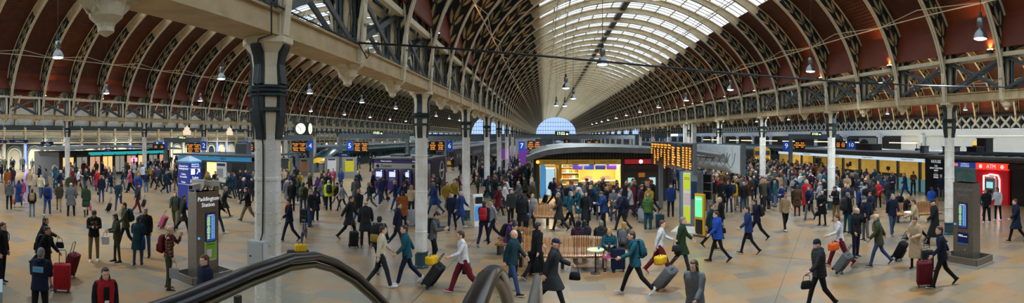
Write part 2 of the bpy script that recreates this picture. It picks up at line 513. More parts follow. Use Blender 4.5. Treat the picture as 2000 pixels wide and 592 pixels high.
SKIN = [mat('skin_%d' % i, srgb(c), .55, noise=.12, nscale=30) for i, c in enumerate(('c9977a', 'b98568', 'd8ab90', '8a5d43', '5d3d2c', 'c08a6c'))]
EYEW = mat('eye_white', (.7, .68, .65), .3)
DARKH = mat('brow_dark', (.03, .02, .015), .6)
LIP = mat('lip', srgb('9c5548'), .5)
SOLE = mat('shoe_sole', (.55, .54, .52), .7)
SOLED = mat('shoe_sole_dark', (.04, .04, .04), .7)

LIB = {}
_pending = []
def request(key, mb, voxel, extra=None):
    """queue a shape whose overlapping limbs are to be fused into one closed skin"""
    if key in LIB:
        return
    LIB[key] = None
    me = bpy.data.meshes.new('raw')
    me.from_pydata(mb.v, [], mb.f)
    o = bpy.data.objects.new('raw', me)
    COL.objects.link(o)
    md = o.modifiers.new('r', 'REMESH')
    md.mode = 'VOXEL'
    md.voxel_size = voxel
    s = o.modifiers.new('s', 'SMOOTH')
    s.factor = .5
    s.iterations = 2
    _pending.append((key, o, extra))

def flush():
    if not _pending:
        return
    dg = bpy.context.evaluated_depsgraph_get()
    dg.update()
    for key, o, extra in _pending:
        ev = o.evaluated_get(dg)
        me = bpy.data.meshes.new_from_object(ev, depsgraph=dg)
        n = len(me.vertices)
        co = np.empty(n * 3, np.float32)
        me.vertices.foreach_get('co', co)
        nl = len(me.loops)
        li = np.empty(nl, np.int32)
        me.loops.foreach_get('vertex_index', li)
        ls = np.empty(len(me.polygons), np.int32)
        me.polygons.foreach_get('loop_start', ls)
        fs = [tuple(int(q) for q in a) for a in np.split(li, ls[1:])]
        v = [tuple(map(float, a)) for a in co.reshape(-1, 3)]
        bpy.data.meshes.remove(me)
        m = [0] * len(fs)
        if extra:
            b = len(v)
            v += extra.v
            fs += [tuple(i + b for i in f) for f in extra.f]
            m += extra.m
        out = bpy.data.meshes.new(key[0])
        out.from_pydata(v, [], fs)
        for k in range(max(m) + 1):
            out.materials.append(None)
        out.polygons.foreach_set('material_index', m)
        out.polygons.foreach_set('use_smooth', [True] * len(fs))
        out.update()
        LIB[key] = out
        old = o.data
        bpy.data.objects.remove(o)
        bpy.data.meshes.remove(old)
    _pending.clear()

FKS = {k: fk(p) for k, p in POSES.items()}

def cloth_key(pose, top):
    kind, hem = top
    return ('top', pose, kind, hem)

def make_lib(wants):
    """wants: iterable of (pose, top, bottom, hair, shoe, fine)"""
    for pose, top, bottom, hair, shoe, fine in wants:
        J = FKS[pose]
        vb = .0095 if fine else .013
        request(('body', pose, fine), body_mb(J), vb, face_extra(J))
        k = ('top', pose) + tuple(top)
        if k not in LIB:
            request(k, jacket_mb(J, top[0], top[1]), .014)
        k = ('bottom', pose, bottom)
        if k not in LIB:
            if bottom.startswith('skirt'):
                request(k, skirt_mb(J, .40 if bottom == 'skirt' else .58), .016)
            else:
                request(k, trousers_mb(J, bottom), .014)
        if hair != 'bald' and ('hair', pose, hair) not in LIB:
            request(('hair', pose, hair), hair_mb(J, hair), .009)
        for n in 'LR':
            k = ('shoe', pose, shoe, n)
            if k not in LIB:
                m = shoe_mb(J, n, shoe)
                me = m.mesh('shoe', [None, None], True)
                LIB[k] = me
    flush()

def setm(o, mats):
    for i, m in enumerate(mats):
        if i < len(o.material_slots):
            o.material_slots[i].link = 'OBJECT'
            o.material_slots[i].material = m

PART_NAMES = {'jacket': 'jacket', 'puffer': 'puffer_jacket', 'coat': 'coat', 'shirt': 'shirt', 'hoodie': 'hoodie', 'vest': 'gilet'}
def person(label, x, y, rz, pose='stand', top=('jacket', -.12), bottom='trousers', hair='short', shoe='shoe', fine=False,
           cskin=0, ctop=None, cbot=None, chair_=None, cshoe=None, h=1.75, w=1.0, group=None, z=0.0):
    o = thing('person', label, 'person', (x, y, z), rz, group)
    s = h / 1.75
    o.scale = (s * w, s * w, s)
    b = put('body', LIB[('body', pose, fine)], o)
    setm(b, [SKIN[cskin], EYEW, DARKH, LIP])
    t = put(PART_NAMES[top[0]], LIB[('top', pose) + tuple(top)], o); setm(t, [ctop])
    q = put('skirt' if bottom.startswith('skirt') else bottom if bottom in ('jeans', 'leggings', 'shorts') else 'trousers', LIB[('bottom', pose, bottom)], o); setm(q, [cbot])
    if hair != 'bald':
        r = put({'beanie': 'beanie', 'cap': 'cap', 'hood': 'hood'}.get(hair, 'hair'), LIB[('hair', pose, hair)], o); setm(r, [chair_])
    for n in 'LR':
        sh = put('boot' if shoe == 'boot' else 'shoe', LIB[('shoe', pose, shoe, n)], o); setm(sh, [cshoe, SOLED if shoe == 'boot' else SOLE])
    return o
# ---------------------------------------------------------------- the train shed
CREAM = mat('iron_cream', srgb('c4ac80'), .55, noise=.22, nscale=3)
CREAML = mat('iron_pale', srgb('ddd0b0'), .55, noise=.15, nscale=3)
WHITEC = mat('column_white', srgb('e4e2da'), .5, noise=.08, nscale=2.5, dirt=srgb('cbc3b2'))
DGREEN = mat('iron_dark_green', srgb('223033'), .45, noise=.2, nscale=5)
GOLD = mat('leaf_gold', srgb('d3bb84'), .4, noise=.25, nscale=4)
GREYT = mat('iron_grey', srgb('4c5453'), .5, noise=.2, nscale=4)
TEAL = mat('base_teal', srgb('1f3f46'), .45)
REDP = mat('roof_red_panel', srgb('763315'), .6, noise=.25, nscale=1.2)
REDC = mat('roof_red_boards', srgb('58301e'), .7, noise=.3, nscale=2)
DARKM = mat('dark_metal', (.018, .02, .022), .5)
STEELG = mat('grey_steel', srgb('6d777b'), .45, noise=.12, nscale=5)

BAY, SUB = 9.14, 9.14 / 3
ZB = 5.68                                  # underside of the arcade girders
ROWS = {'near': (-3.9, 6.2), 'right': (15.6, 14.4), 'far': (-35.1, 24.1)}
YEND = 236.0

def naverib(half, rise, t0=.42, t1=.85, t2=.34, reach=1.0, nseg=34, leaf_to=52):
    """one curved rib centred on x=0: flanges, web and the leaf scrollwork of its lower part. The web lies in the xz plane."""
    fl, web, leaf, scroll = MB(), MB(), MB(), MB()
    def P(a):
        x, z = half * math.cos(a), rise * math.sin(a)
        nx, nz = math.cos(a) * rise, math.sin(a) * half
        l = math.hypot(nx, nz)
        d = math.degrees(a)
        d = 180 - d if d > 90 else d
        t = t0 + (t1 - t0) * min(1, d / 22) if d < 22 else (t1 + (t2 - t1) * min(1, (d - 22) / 40))
        return Vector((x, 0, z)), Vector((nx / l, 0, nz / l)), t
    A = [math.pi * i / (nseg * 2) for i in range(nseg * 2 + 1)]
    inn = [P(a) for a in A]
    W = .11
    def strip(off, th, w, mb, m=0):
        rings = []
        for p, n, t in inn:
            c = p + n * (t * off)
            rings.append([c + Vector((0, -w, 0)), c + Vector((0, w, 0)), c + Vector((0, w, 0)) + n * th, c + Vector((0, -w, 0)) + n * th])
        mb.loft(rings, m)
    strip(0, .05, W, fl)
    strip(1, .05, W * .8, fl)
    # web: cream plate above, below it a dark plate painted for shaded gaps between leaves
    k0 = next(i for i, a in enumerate(A) if math.degrees(a) >= leaf_to)
    def webpart(i0, i1, mb):
        mb.loft([[inn[i][0] + Vector((0, -.015, 0)), inn[i][0] + Vector((0, .015, 0)), inn[i][0] + inn[i][1] * inn[i][2] + Vector((0, .015, 0)), inn[i][0] + inn[i][1] * inn[i][2] + Vector((0, -.015, 0))] for i in range(i0, i1 + 1)], 0)
    webpart(k0, len(A) - 1 - k0, web)
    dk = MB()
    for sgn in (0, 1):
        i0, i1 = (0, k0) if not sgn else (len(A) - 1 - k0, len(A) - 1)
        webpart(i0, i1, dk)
        # long leaves climbing along the curve, smaller ones springing off to both flanges
        d, row = 3.0, 0
        while d < leaf_to - 1:
            a = R(d) if not sgn else PI - R(d)
            p, n, t = P(a)
            tg = Vector((-n.z, 0, n.x)) * (1 if not sgn else -1)
            fan = ((-.75, .50), (-.38, .72), (0, .85), (.38, .72), (.75, .50)) if row == 0 else ((-.42, .78), (0, 1.12), (.42, .70))
            for q, k_ in fan:
                c = p + n * (t * (.5 - q * .10))
                dirn = (tg * math.cos(q * .85) - n * math.sin(q * .85)).normalized()
                sd = Vector((0, 1, 0)).cross(dirn)
                LL = k_ * (.95 if t0 < .5 else 1.15)
                wd = t * .115
                poly = [(.05 * LL, 0), (.25 * LL, wd * .7), (.55 * LL, wd), (.80 * LL, wd * .6), (LL, 0), (.80 * LL, -wd * .6), (.55 * LL, -wd), (.25 * LL, -wd * .7)]
                leaf.prism([(u * .92, v * .72) for u, v in poly], c + Vector((0, -.028, 0)), dirn, sd, Vector((0, 1, 0)), .056)
                for sy in (-1, 1):
                    scroll.tube([c + dirn * u + sd * (v * 1.12) + Vector((0, sy * .034, 0)) for u, v in poly], .019, 4, closed=True)
            d += 5.4 if t0 < .5 else 4.2
            row += 1
    for i in range(k0, len(A) - k0, 2):       # bolt heads along the plain part
        p, n, t = inn[i]
        for sy in (-1, 1):
            leafc = p + n * (t * .5) + Vector((0, sy * .02, 0))
            fl.tube([leafc, leafc + Vector((0, sy * .03, 0))], .045, 8)
    return fl, web, dk, leaf, scroll

def make_ceiling(n, label, xa, xb, crown, ya, yb, skew, glaz, e0=15.5, ptop=27):
    """a barrel roof between two column rows. skew: how much further along y the ribs stand on the xb side"""
    root = thing('ceiling_%d' % n, label, 'roof', (0, 0, 0), 0, kind='structure')
    cx, half = (xa + xb) / 2, (xb - xa) / 2 - .28
    rise = crown - ZB
    wide = half / 9.4
    fl, web, dk, leaf, scroll = naverib(half, rise, .42 * min(1.3, wide), .85 * min(1.4, wide), .34 * min(1.3, wide), leaf_to=47 if wide < 1.3 else 41)
    allm = MB()
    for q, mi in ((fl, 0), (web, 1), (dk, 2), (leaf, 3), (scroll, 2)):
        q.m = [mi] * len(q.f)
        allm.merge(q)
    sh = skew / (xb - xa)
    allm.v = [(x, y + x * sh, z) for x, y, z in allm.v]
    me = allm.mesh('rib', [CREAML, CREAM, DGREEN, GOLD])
    k = 0
    y = ya
    while y < yb:
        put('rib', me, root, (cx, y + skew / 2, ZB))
        y += SUB
        k += 1
    # roof skin as arcs of the outer curve
    def arc(a0, a1, off, th, mb, n=10, y0=ya - SUB, y1=yb, m=0):
        rings = []
        for i in range(n + 1):
            a = R(a0 + (a1 - a0) * i / n)
            d = math.degrees(a); d = 180 - d if d > 90 else d
            s = min(1.3, wide); s1 = min(1.4, wide)
            t = .42 * s + (.85 * s1 - .42 * s) * min(1, d / 22) if d < 22 else (.85 * s1 + (.34 * s - .85 * s1) * min(1, (d - 22) / 40))
            nx, nz = math.cos(a) * rise, math.sin(a) * half
            l = math.hypot(nx, nz)
            x = half * math.cos(a) + nx / l * (t + off)
            z = rise * math.sin(a) + nz / l * (t + off)
            sk = skew / 2 + x * sh
            rings.append([(cx + x, y0 + sk, ZB + z), (cx + x, y1 + sk, ZB + z), (cx + x + nx / l * th, y1 + sk, ZB + z + nz / l * th), (cx + x + nx / l * th, y0 + sk, ZB + z + nz / l * th)])
        mb.loft(rings, m)
    g0, g1 = glaz
    for lo, hi in ((e0, g0), (g1, 180 - e0)):
        pnl, brd = MB(), MB()
        if lo == e0:
            arc(e0, ptop, .05, .06, pnl, 5); arc(ptop, hi, .07, .05, brd, 10)
            bs = np.arange(ptop + .6, hi - .3, 1.1)
        else:
            arc(180 - e0, 180 - ptop, .05, .06, pnl, 5); arc(180 - ptop, lo, .07, .05, brd, 10)
            bs = np.arange(lo + .4, 179.6 - ptop, 1.1)
        for a in bs:                        # horizontal board edges
            arc(a, a + .45, .045, .03, brd, 1)
        pnl.build('valance_panel', REDP, root)
        brd.build('roof_boarding', REDC, root)
    gl, bars = MB(), MB()
    arc(g0, g1, .10, .02, gl, 16)
    for i in range(1, 12):
        a = g0 + (g1 - g0) * i / 12
        arc(a - .18, a + .18, .02, .09, bars, 1)
    rdg = MB(); arc(88.7, 91.3, -.14, .24, rdg, 1); rdg.build('ridge_beam', DGREEN, root)
    yy = ya - SUB
    while yy < min(yb, 130):
        arc(g0, g1, .07, .05, bars, 10, yy, yy + .05)
        yy += SUB / 5
    gl.build('roof_glazing', GLASSR, root)
    bars.build('glazing_bars', GREYT if n != 3 else CREAM, root)
    # longitudinal tie rods with light cross bracing
    tie = MB()
    for d in (27, 58, 122, 153):
        a = R(d)
        x, z = half * math.cos(a), rise * math.sin(a)
        p = Vector((cx + x, ya + skew / 2 + x * sh, ZB + z))
        tie.tube([p, p + Vector((0, yb - ya, 0))], .028, 5)
        a2 = R(d + (2.2 if d < 90 else -2.2))
        x2, z2 = half * math.cos(a2), rise * math.sin(a2)
        kk = 0
        yy = ya
        while yy < min(yb, 110):
            q = Vector((cx + x2, yy + SUB + skew / 2, ZB + z2))
            if kk % 2:
                tie.tube([p + Vector((0, yy - ya, 0)), q], .02, 4)
            else:
                tie.tube([Vector((cx + x2, yy + skew / 2, ZB + z2)), p + Vector((0, yy - ya + SUB, 0))], .02, 4)
            kk += 1
            yy += SUB
    tie.build('tie_rods', CREAML, root)
    return root

def glass_roof():
    m = bpy.data.materials.new('roof_glass')
    m.use_nodes = True
    nt = m.node_tree
    nt.nodes.clear()
    out = nt.nodes.new('ShaderNodeOutputMaterial')
    mx = nt.nodes.new('ShaderNodeMixShader')
    tr = nt.nodes.new('ShaderNodeBsdfTransparent')
    tl = nt.nodes.new('ShaderNodeBsdfTranslucent')
    tr.inputs[0].default_value = (.80, .84, .88, 1)
    tl.inputs[0].default_value = (.8, .82, .85, 1)
    mx.inputs[0].default_value = .35
    nt.links.new(tr.outputs[0], mx.inputs[1]); nt.links.new(tl.outputs[0], mx.inputs[2]); nt.links.new(mx.outputs[0], out.inputs[0])
    return m
GLASSR = glass_roof()

# ---- columns
def column_parts(sc=1.0):
    """octagonal riveted shaft with bands, flared capital with dark plates, painted base"""
    ap = .185 * sc
    r8 = ap / math.cos(PI / 8)
    sh, cap, pl, base = MB(), MB(), MB(), MB()
    ph = PI / 8
    sh.lathe([(r8, .46), (r8, 5.2)], n=8, ph=ph)
    for z in (1.12, 2.4, 3.55):
        sh.lathe([(r8 * 1.0, z), (r8 * 1.05, z + .01), (r8 * 1.05, z + .05), (r8 * 1.0, z + .06)], n=8, ph=ph)
    for k in range(8):
        a = k * PI / 4
        n = Vector((math.cos(a), math.sin(a), 0)); t = Vector((-n.y, n.x, 0))
        z = .60
        while z < 4.2:
            for s in ((0,) if k % 2 else (-.045, .045)):
                c = n * ap + t * (s * sc) + Vector((0, 0, z))
                sh.lathe([(.016, 0), (.012, .010), (.004, .014)], n=5) if False else sh.tube([c - n * .002, c + n * .008, c + n * .013], [.017 * sc, .013 * sc, .004], 5)
            z += .155
    base.lathe([(r8 * 1.25, .0), (r8 * 1.25, .05), (r8 * 1.04, .08), (r8 * 1.04, .44), (r8 * 1.12, .46), (r8 * 1.12, .50), (r8 * 1.0, .52)], n=8, ph=ph)
    cap.lathe([(r8 * 1.0, 4.22), (r8 * 1.14, 4.80), (r8 * 1.2, 4.95), (r8 * 1.12, 5.22), (r8 * 1.25, 5.42), (r8 * 1.7, 5.53), (r8 * 1.9, 5.56), (r8 * 1.9, 5.645)], n=8, ph=ph)
    pl.lathe([(r8 * 1.2, 4.78), (r8 * 1.5, 4.80), (r8 * 1.5, 4.825), (r8 * 1.38, 4.84), (r8 * 1.56, 4.865), (r8 * 1.56, 4.885), (r8 * 1.40, 4.90), (r8 * 1.48, 4.92), (r8 * 1.48, 4.945), (r8 * 1.2, 4.96)], n=8, ph=ph)
    pl.lathe([(r8 * 1.2, 4.56), (r8 * 1.42, 4.58), (r8 * 1.42, 4.61), (r8 * 1.2, 4.63)], n=8, ph=ph)
    for k in range(0, 8, 2):
        a = k * PI / 4
        n = Vector((math.cos(a), math.sin(a), 0)); t = Vector((-n.y, n.x, 0))
        up = [(ap, 4.95), (ap * 1.55, 4.97), (ap * 1.45, 5.1), (ap * 1.35, 5.25), (ap * 1.5, 5.38), (ap * 1.8, 5.48), (ap * 1.85, 5.54), (ap, 5.54)]
        lo = [(ap * .95, 4.16), (ap * 1.1, 4.16), (ap * 1.15, 4.26), (ap * 1.3, 4.38), (ap * 1.4, 4.5), (ap * 1.42, 4.79), (ap * .95, 4.79)]
        for poly, w in ((up, .165), (lo, .17)):
            w *= sc
            pl.prism(poly, t * (-w / 2), n, Vector((0, 0, 1)), t, w)
    return sh, cap, pl, base

COLM = {}
def make_column(x, y, label, sc=1.0, group=None, full=True):
    o = thing('iron_column', label, 'column', (x, y, 0), 0, group)
    if sc not in COLM:
        a, b, c, d = column_parts(sc)
        COLM[sc] = (a.mesh('shaft', WHITEC), b.mesh('capital', CREAML), c.mesh('capital_plates', DGREEN), d.mesh('base', TEAL))
    for nm, me in zip(('shaft', 'capital', 'capital_plates', 'base'), COLM[sc]):
        put(nm, me, o)
    return o

# ---- arcade girder: box flange, posts, crosses, pendants, spandrel plates above each rib
def make_girder(n, label, x, y0, off, yend, dense=60):
    root = thing('trim_%d' % n, label, 'girder', (x, 0, 0), 0, kind='structure')
    g = MB()
    g.box((0, (y0 + yend) / 2, ZB + .15), (.50, yend - y0, .30))
    g.box((0, (y0 + yend) / 2, ZB - .016), (.62, yend - y0, .03))
    g.box((0, (y0 + yend) / 2, ZB + .316), (.62, yend - y0, .03))
    g.build('lower_chord', CREAM, root)
    u = MB()
    for s in (-1, 1):
        u.box((s * .24, (y0 + yend) / 2, ZB + 1.72), (.14, yend - y0, .16))
    u.build('upper_chord', CREAML, root)
    # posts, braces and scroll spandrels repeat per rib: one mesh each, placed per sub-bay
    post = MB()
    post.box((0, 0, ZB + 1.35), (.42, .10, 2.1), 0)
    for s in (-1, 1):
        post.box((s * .2, 0, ZB + 1.35), (.05, .2, 2.1), 1)
        post.box((0, s * .32, ZB + .95), (.05, .07, 1.3), 1)
        post.bar((0, s * .07, ZB + 2.3), (0, s * .5, ZB + 1.66), .05, .06, 1)
        for q in range(3):                       # slim tulip scroll on each side of the post
            z0 = ZB + .45
            post.tube([(s * (.08 + .05 * q), -.07, z0), (s * (.10 + .055 * q), -.07, z0 + .5), (s * (.05 + .07 * q), -.07, z0 + 1.0), (s * (.10 + .05 * q), -.07, z0 + 1.2)], .012, 4, 1)
    mp = post.mesh('post', [CREAM, DGREEN])
    br = MB()
    for s in (-1, 1):
        br.bar((s * .10, .12, ZB + .40), (s * .10, SUB - .12, ZB + 1.62), .05, .12, 0)
        br.bar((s * .16, SUB - .12, ZB + .40), (s * .16, .12, ZB + 1.62), .05, .12, 0)
    mb_ = br.mesh('cross_brace', GREYT)
    sp = MB()                                     # fan of leaves above the upper chord, between ribs
    for s in (-1, 1):
        bx = .0 if s > 0 else SUB
        for q in range(6):
            a = R(8 + q * 15)
            L = .95 - .07 * q
            c = Vector((0, bx + s * .12, ZB + 1.85))
            d = Vector((0, s * math.cos(a), math.sin(a)))
            sd = Vector((1, 0, 0)).cross(d)
            poly = [(0.1 * L, 0), (.4 * L, .075), (.7 * L, .085), (L, 0), (.7 * L, -.085), (.4 * L, -.075)]
            sp.tube([c + d * u_ + sd * v_ for u_, v_ in poly], .022, 4, 0, closed=True)
            sp.prism([(p[0] * .9 + .03, p[1] * .45) for p in poly], c - Vector((.01, 0, 0)), d, sd, Vector((1, 0, 0)), .02, 1)
    ms = sp.mesh('spandrel_scroll', [DGREEN, GOLD])
    pen = MB()
    S = []
    for z, w, e in ((0, .26, 2.0), (-.05, .27, 2.2), (-.12, .21, 2.2), (-.25, .19, 2), (-.36, .17, 2), (-.45, .10, 2), (-.50, .085, 2), (-.56, .085, 2), (-.62, .02, 2)):
        S.append([Vector((w * math.cos(2 * PI * k / 16 + PI / 16) * 1.05, w * math.sin(2 * PI * k / 16 + PI / 16), ZB + z)) for k in range(16)])
    pen.loft(S)
    for s in (-1, 1):
        pen.prism([(.12, 0), (.42, 0), (.38, -.08), (.28, -.12), (.22, -.24), (.12, -.36)], Vector((-.10, 0, ZB)), Vector((0, s, 0)), Vector((0, 0, 1)), Vector((1, 0, 0)), .20)
        pen.prism([(.12, 0), (.34, 0), (.30, -.10), (.20, -.2), (.12, -.32)], Vector((0, -.08, ZB)), Vector((s, 0, 0)), Vector((0, 0, 1)), Vector((0, 1, 0)), .16)
        pen.tube([(s * .05, -.19, ZB - .08), (s * .11, -.2, ZB - .2), (s * .04, -.19, ZB - .33)], .018, 5)
    pen.v = [(a, b, ZB + (c - ZB) * .74) for a, b, c in pen.v]
    mpn = pen.mesh('pendant', CREAML)
    k = 0
    y = off - BAY * math.ceil((off - y0) / BAY)
    while y < yend:
        if y > y0:
            near = (y - y0) < dense * 3
            put('post', mp, root, (0, y, 0))
            if k % 3:
                put('pendant', mpn, root, (0, y, 0))
            if y + SUB < yend and y < y0 + 150:
                put('cross_brace', mb_, root, (0, y, 0))
                put('spandrel_scroll', ms, root, (0, y, 0))
        y += SUB
        k += 1
    return root
# ---------------------------------------------------------------- building, kiosks, signs
WHITE = mat('white_paint', (.72, .72, .70), .5)
NAVY = mat('sign_navy', srgb('14295f'), .4)
BLUES = mat('sign_blue', srgb('10409a'), .4, emis=srgb('10409a'), es=.25)
AMBER = emat('led_amber', (1.0, .33, .03), 1.1)
LEDG = emat('led_green', (.75, 1.0, .45), 2.2)
LETW = mat('letter_white', (.85, .86, .88), .4, emis=(.8, .85, .9), es=.35)
BLACK = mat('panel_black', (.012, .012, .014), .35)
CONC = mat('concrete_pale', srgb('b9b2a4'), .7, noise=.15)
ROOFG = mat('kiosk_roof_grey', srgb('666763'), .6, noise=.25, nscale=3)
FRAME = mat('dark_frame', srgb('2e3233'), .4, noise=.1)
STEEL = mat('brushed_steel', srgb('857e73'), .34, metal=.6, noise=.12, nscale=12)
WARM = mat('interior_wall_warm', srgb('d6b25e'), .6)
WARMLIT = emat('ceiling_panel_warm', (1.0, .78, .42), 20.0)
COOLLIT = emat('ceiling_panel_cool', (.9, .95, 1.0), 4.0)
PURPLE = mat('purple_panel', srgb('3f2a6e'), .4)
PURPLED = mat('purple_dark_panel', srgb('2a2238'), .35)
REDS = mat('fascia_red', srgb('8c1f24'), .4)
WOODD = mat('dark_board', srgb('3a2f27'), .6)
YEL = mat('yellow_poster', srgb('d9cf2f'), .5)
PAPER = mat('paper_white', (.75, .75, .72), .6)
GLASSW = None

def clear_glass(name='shop_glass', tint=(.85, .93, .93), refl=.12):
    if name in MATS: return MATS[name]
    m = bpy.data.materials.new(name)
    m.use_nodes = True
    nt = m.node_tree
    nt.nodes.clear()
    out = nt.nodes.new('ShaderNodeOutputMaterial')
    mx = nt.nodes.new('ShaderNodeMixShader')
    tr = nt.nodes.new('ShaderNodeBsdfTransparent')
    gl = nt.nodes.new('ShaderNodeBsdfGlossy')
    tr.inputs[0].default_value = (*tint, 1)
    gl.inputs['Roughness'].default_value = .05
    gl.inputs[0].default_value = (.8, .85, .85, 1)
    mx.inputs[0].default_value = refl
    nt.links.new(tr.outputs[0], mx.inputs[1]); nt.links.new(gl.outputs[0], mx.inputs[2]); nt.links.new(mx.outputs[0], out.inputs[0])
    MATS[name] = m
    return m
GLASSW = clear_glass()

def text(name, s, loc, rz, size, m, parent=None, align='CENTER', ex=.004, sx=1.0, space=1.0):
    c = bpy.data.curves.new(name, 'FONT')
    c.body = s
    c.size = size
    c.align_x = align
    c.align_y = 'CENTER'
    c.extrude = ex
    c.space_line = space
    c.resolution_u = 2
    c.materials.append(m)
    o = bpy.data.objects.new(name, c)
    COL.objects.link(o)
    o.location = loc
    o.rotation_euler = (PI / 2, 0, rz)
    o.scale = (sx, 1, 1)
    if parent: o.parent = parent
    return o

def face_cam(x, y):
    return -math.atan2(x, y)

# ---- floor
def floor_material():
    m = bpy.data.materials.new('stone_floor')
    m.use_nodes = True
    nt = m.node_tree
    L = nt.links
    b = nt.nodes['Principled BSDF']
    geo = nt.nodes.new('ShaderNodeNewGeometry')
    sep = nt.nodes.new('ShaderNodeSeparateXYZ')
    L.new(geo.outputs['Position'], sep.inputs[0])
    def M(op, a, bb=None, c=None):
        n = nt.nodes.new('ShaderNodeMath'); n.operation = op
        for i, q in enumerate((a, bb, c)):
            if q is None: continue
            if isinstance(q, (int, float)): n.inputs[i].default_value = q
            else: L.new(q, n.inputs[i])
        return n.outputs[0]
    rowh, colw = .58, .98
    ry = M('DIVIDE', sep.outputs[1], rowh)
    row = M('FLOOR', ry)
    wn = nt.nodes.new('ShaderNodeTexWhiteNoise'); wn.noise_dimensions = '1D'
    L.new(row, wn.inputs['W'])
    cx = M('ADD', M('DIVIDE', sep.outputs[0], colw), wn.outputs['Value'])
    col = M('FLOOR', cx)
    comb = nt.nodes.new('ShaderNodeCombineXYZ')
    L.new(row, comb.inputs[0]); L.new(col, comb.inputs[1])
    w2 = nt.nodes.new('ShaderNodeTexWhiteNoise'); w2.noise_dimensions = '2D'
    L.new(comb.outputs[0], w2.inputs['Vector'])
    big = nt.nodes.new('ShaderNodeTexNoise'); big.inputs['Scale'].default_value = .18; big.inputs['Detail'].default_value = 2
    L.new(geo.outputs['Position'], big.inputs['Vector'])
    fine = nt.nodes.new('ShaderNodeTexNoise'); fine.inputs['Scale'].default_value = 2.2; fine.inputs['Detail'].default_value = 6
    L.new(geo.outputs['Position'], fine.inputs['Vector'])
    v = M('ADD', M('MULTIPLY', w2.outputs['Value'], .80), M('ADD', M('MULTIPLY', M('SUBTRACT', big.outputs['Fac'], .5), .35), M('ADD', M('MULTIPLY', fine.outputs['Fac'], .30), -.05)))
    rp = nt.nodes.new('ShaderNodeValToRGB')
    e = rp.color_ramp.elements
    stops = [(0.0, '65605a'), (.10, '776e62'), (.30, '8a795f'), (.55, '967c5b'), (.78, '9c7a50'), (.94, '9c7347'), (1.0, '936a3f')]
    e[0].position, e[0].color = stops[0][0], (*srgb(stops[0][1]), 1)
    e[1].position, e[1].color = stops[1][0], (*srgb(stops[1][1]), 1)
    for p, c in stops[2:]:
        q = e.new(p); q.color = (*srgb(c), 1)
    L.new(v, rp.inputs[0])
    fy = M('FRACT', ry); fx = M('FRACT', cx)
    j = M('MAXIMUM', M('LESS_THAN', fy, .018), M('LESS_THAN', fx, .011))
    mix = nt.nodes.new('ShaderNodeMix'); mix.data_type = 'RGBA'
    L.new(M('MULTIPLY', j, .55), mix.inputs['Factor'])
    L.new(rp.outputs[0], mix.inputs['A'])
    mix.inputs['B'].default_value = (*srgb('4a4238'), 1)
    L.new(mix.outputs['Result'], b.inputs['Base Color'])
    L.new(M('ADD', .23, M('MULTIPLY', fine.outputs['Fac'], .14)), b.inputs['Roughness'])
    b.inputs['Specular IOR Level'].default_value = .6
    return m
FLOORM = floor_material()

MB().box((-4, 117, -.1), (116, 250, .2)).build('floor', FLOORM)['kind'] = 'structure'
fj = MB()
jm = mat('joint_dark', srgb('5b5347'), .6)
for p, q in (((-4.3, -3), (-2.1, 30)), ((2.2, 6), (13, 22)), ((7.3, 16), (14.5, 7)), ((-30, 14.5), (-4, 19.5)), ((-22, 9.5), (-1, 22))):
    fj.bar((*p, .001), (*q, .001), .02, .004)
tag(fj.build('trim_floor_joint', jm), 'dark expansion joints across the stone floor', kind='structure')

# ---- roofs
X_OUT, X_WALL = 47.0, -56.0
make_ceiling(1, 'red boarded vault over the first platforms', X_WALL, -35.1, 13.4, 15.0, YEND, 0, (52, 128))
make_ceiling(2, 'wide middle vault with glazed ridge', -35.1, -3.9, 16.3, -2.94 + SUB, YEND, .0, (51, 129), 9.5, 18)
make_ceiling(3, 'vault over the concourse with glazed ridge', -3.9, 15.6, 13.45, -2.94, YEND, -.94, (49, 128))
make_ceiling(4, 'vault beyond the iron columns on the ticket office side', 15.6, X_OUT, 16.3, -.8, YEND, 0, (56, 124), 9.5, 18)

make_girder(1, 'cream iron arcade girder on the near column row', -3.9, -2.5, 6.2, YEND)
make_girder(2, 'iron arcade girder beside the assistance office', 15.6, 2.0, 14.4, YEND)
make_girder(3, 'iron arcade girder in front of the arched station wall', -35.1, 10.0, 24.1, YEND)

ordn = ['first', 'second', 'third', 'fourth', 'fifth', 'sixth', 'seventh', 'eighth', 'ninth', 'tenth', 'eleventh', 'twelfth', 'thirteenth', 'fourteenth', 'fifteenth', 'sixteenth', 'seventeenth', 'eighteenth', 'nineteenth', 'twentieth']
for key, cnt, ph, sc in (('near', 24, 'white riveted iron column, {} in the row beside the moving staircase', 1.0),
                         ('right', 23, 'white riveted iron column, {} in the row by the assistance office', 1.12),
                         ('far', 22, 'white riveted iron column, {} in the row before the arched wall', 1.12)):
    x, y0 = ROWS[key]
    for k in range(cnt):
        lab = ph.format(ordn[k]) if k < 10 else ph.split(',')[0].replace('white', 'distant white') + ' far along ' + ph.split('in ')[1]
        make_column(x, y0 + BAY * k, lab, sc, {'near': 'columns of the near row', 'right': 'columns of the assistance office row', 'far': 'columns of the arched wall row'}[key] + ('' if k < 10 else ' far down the platforms'))

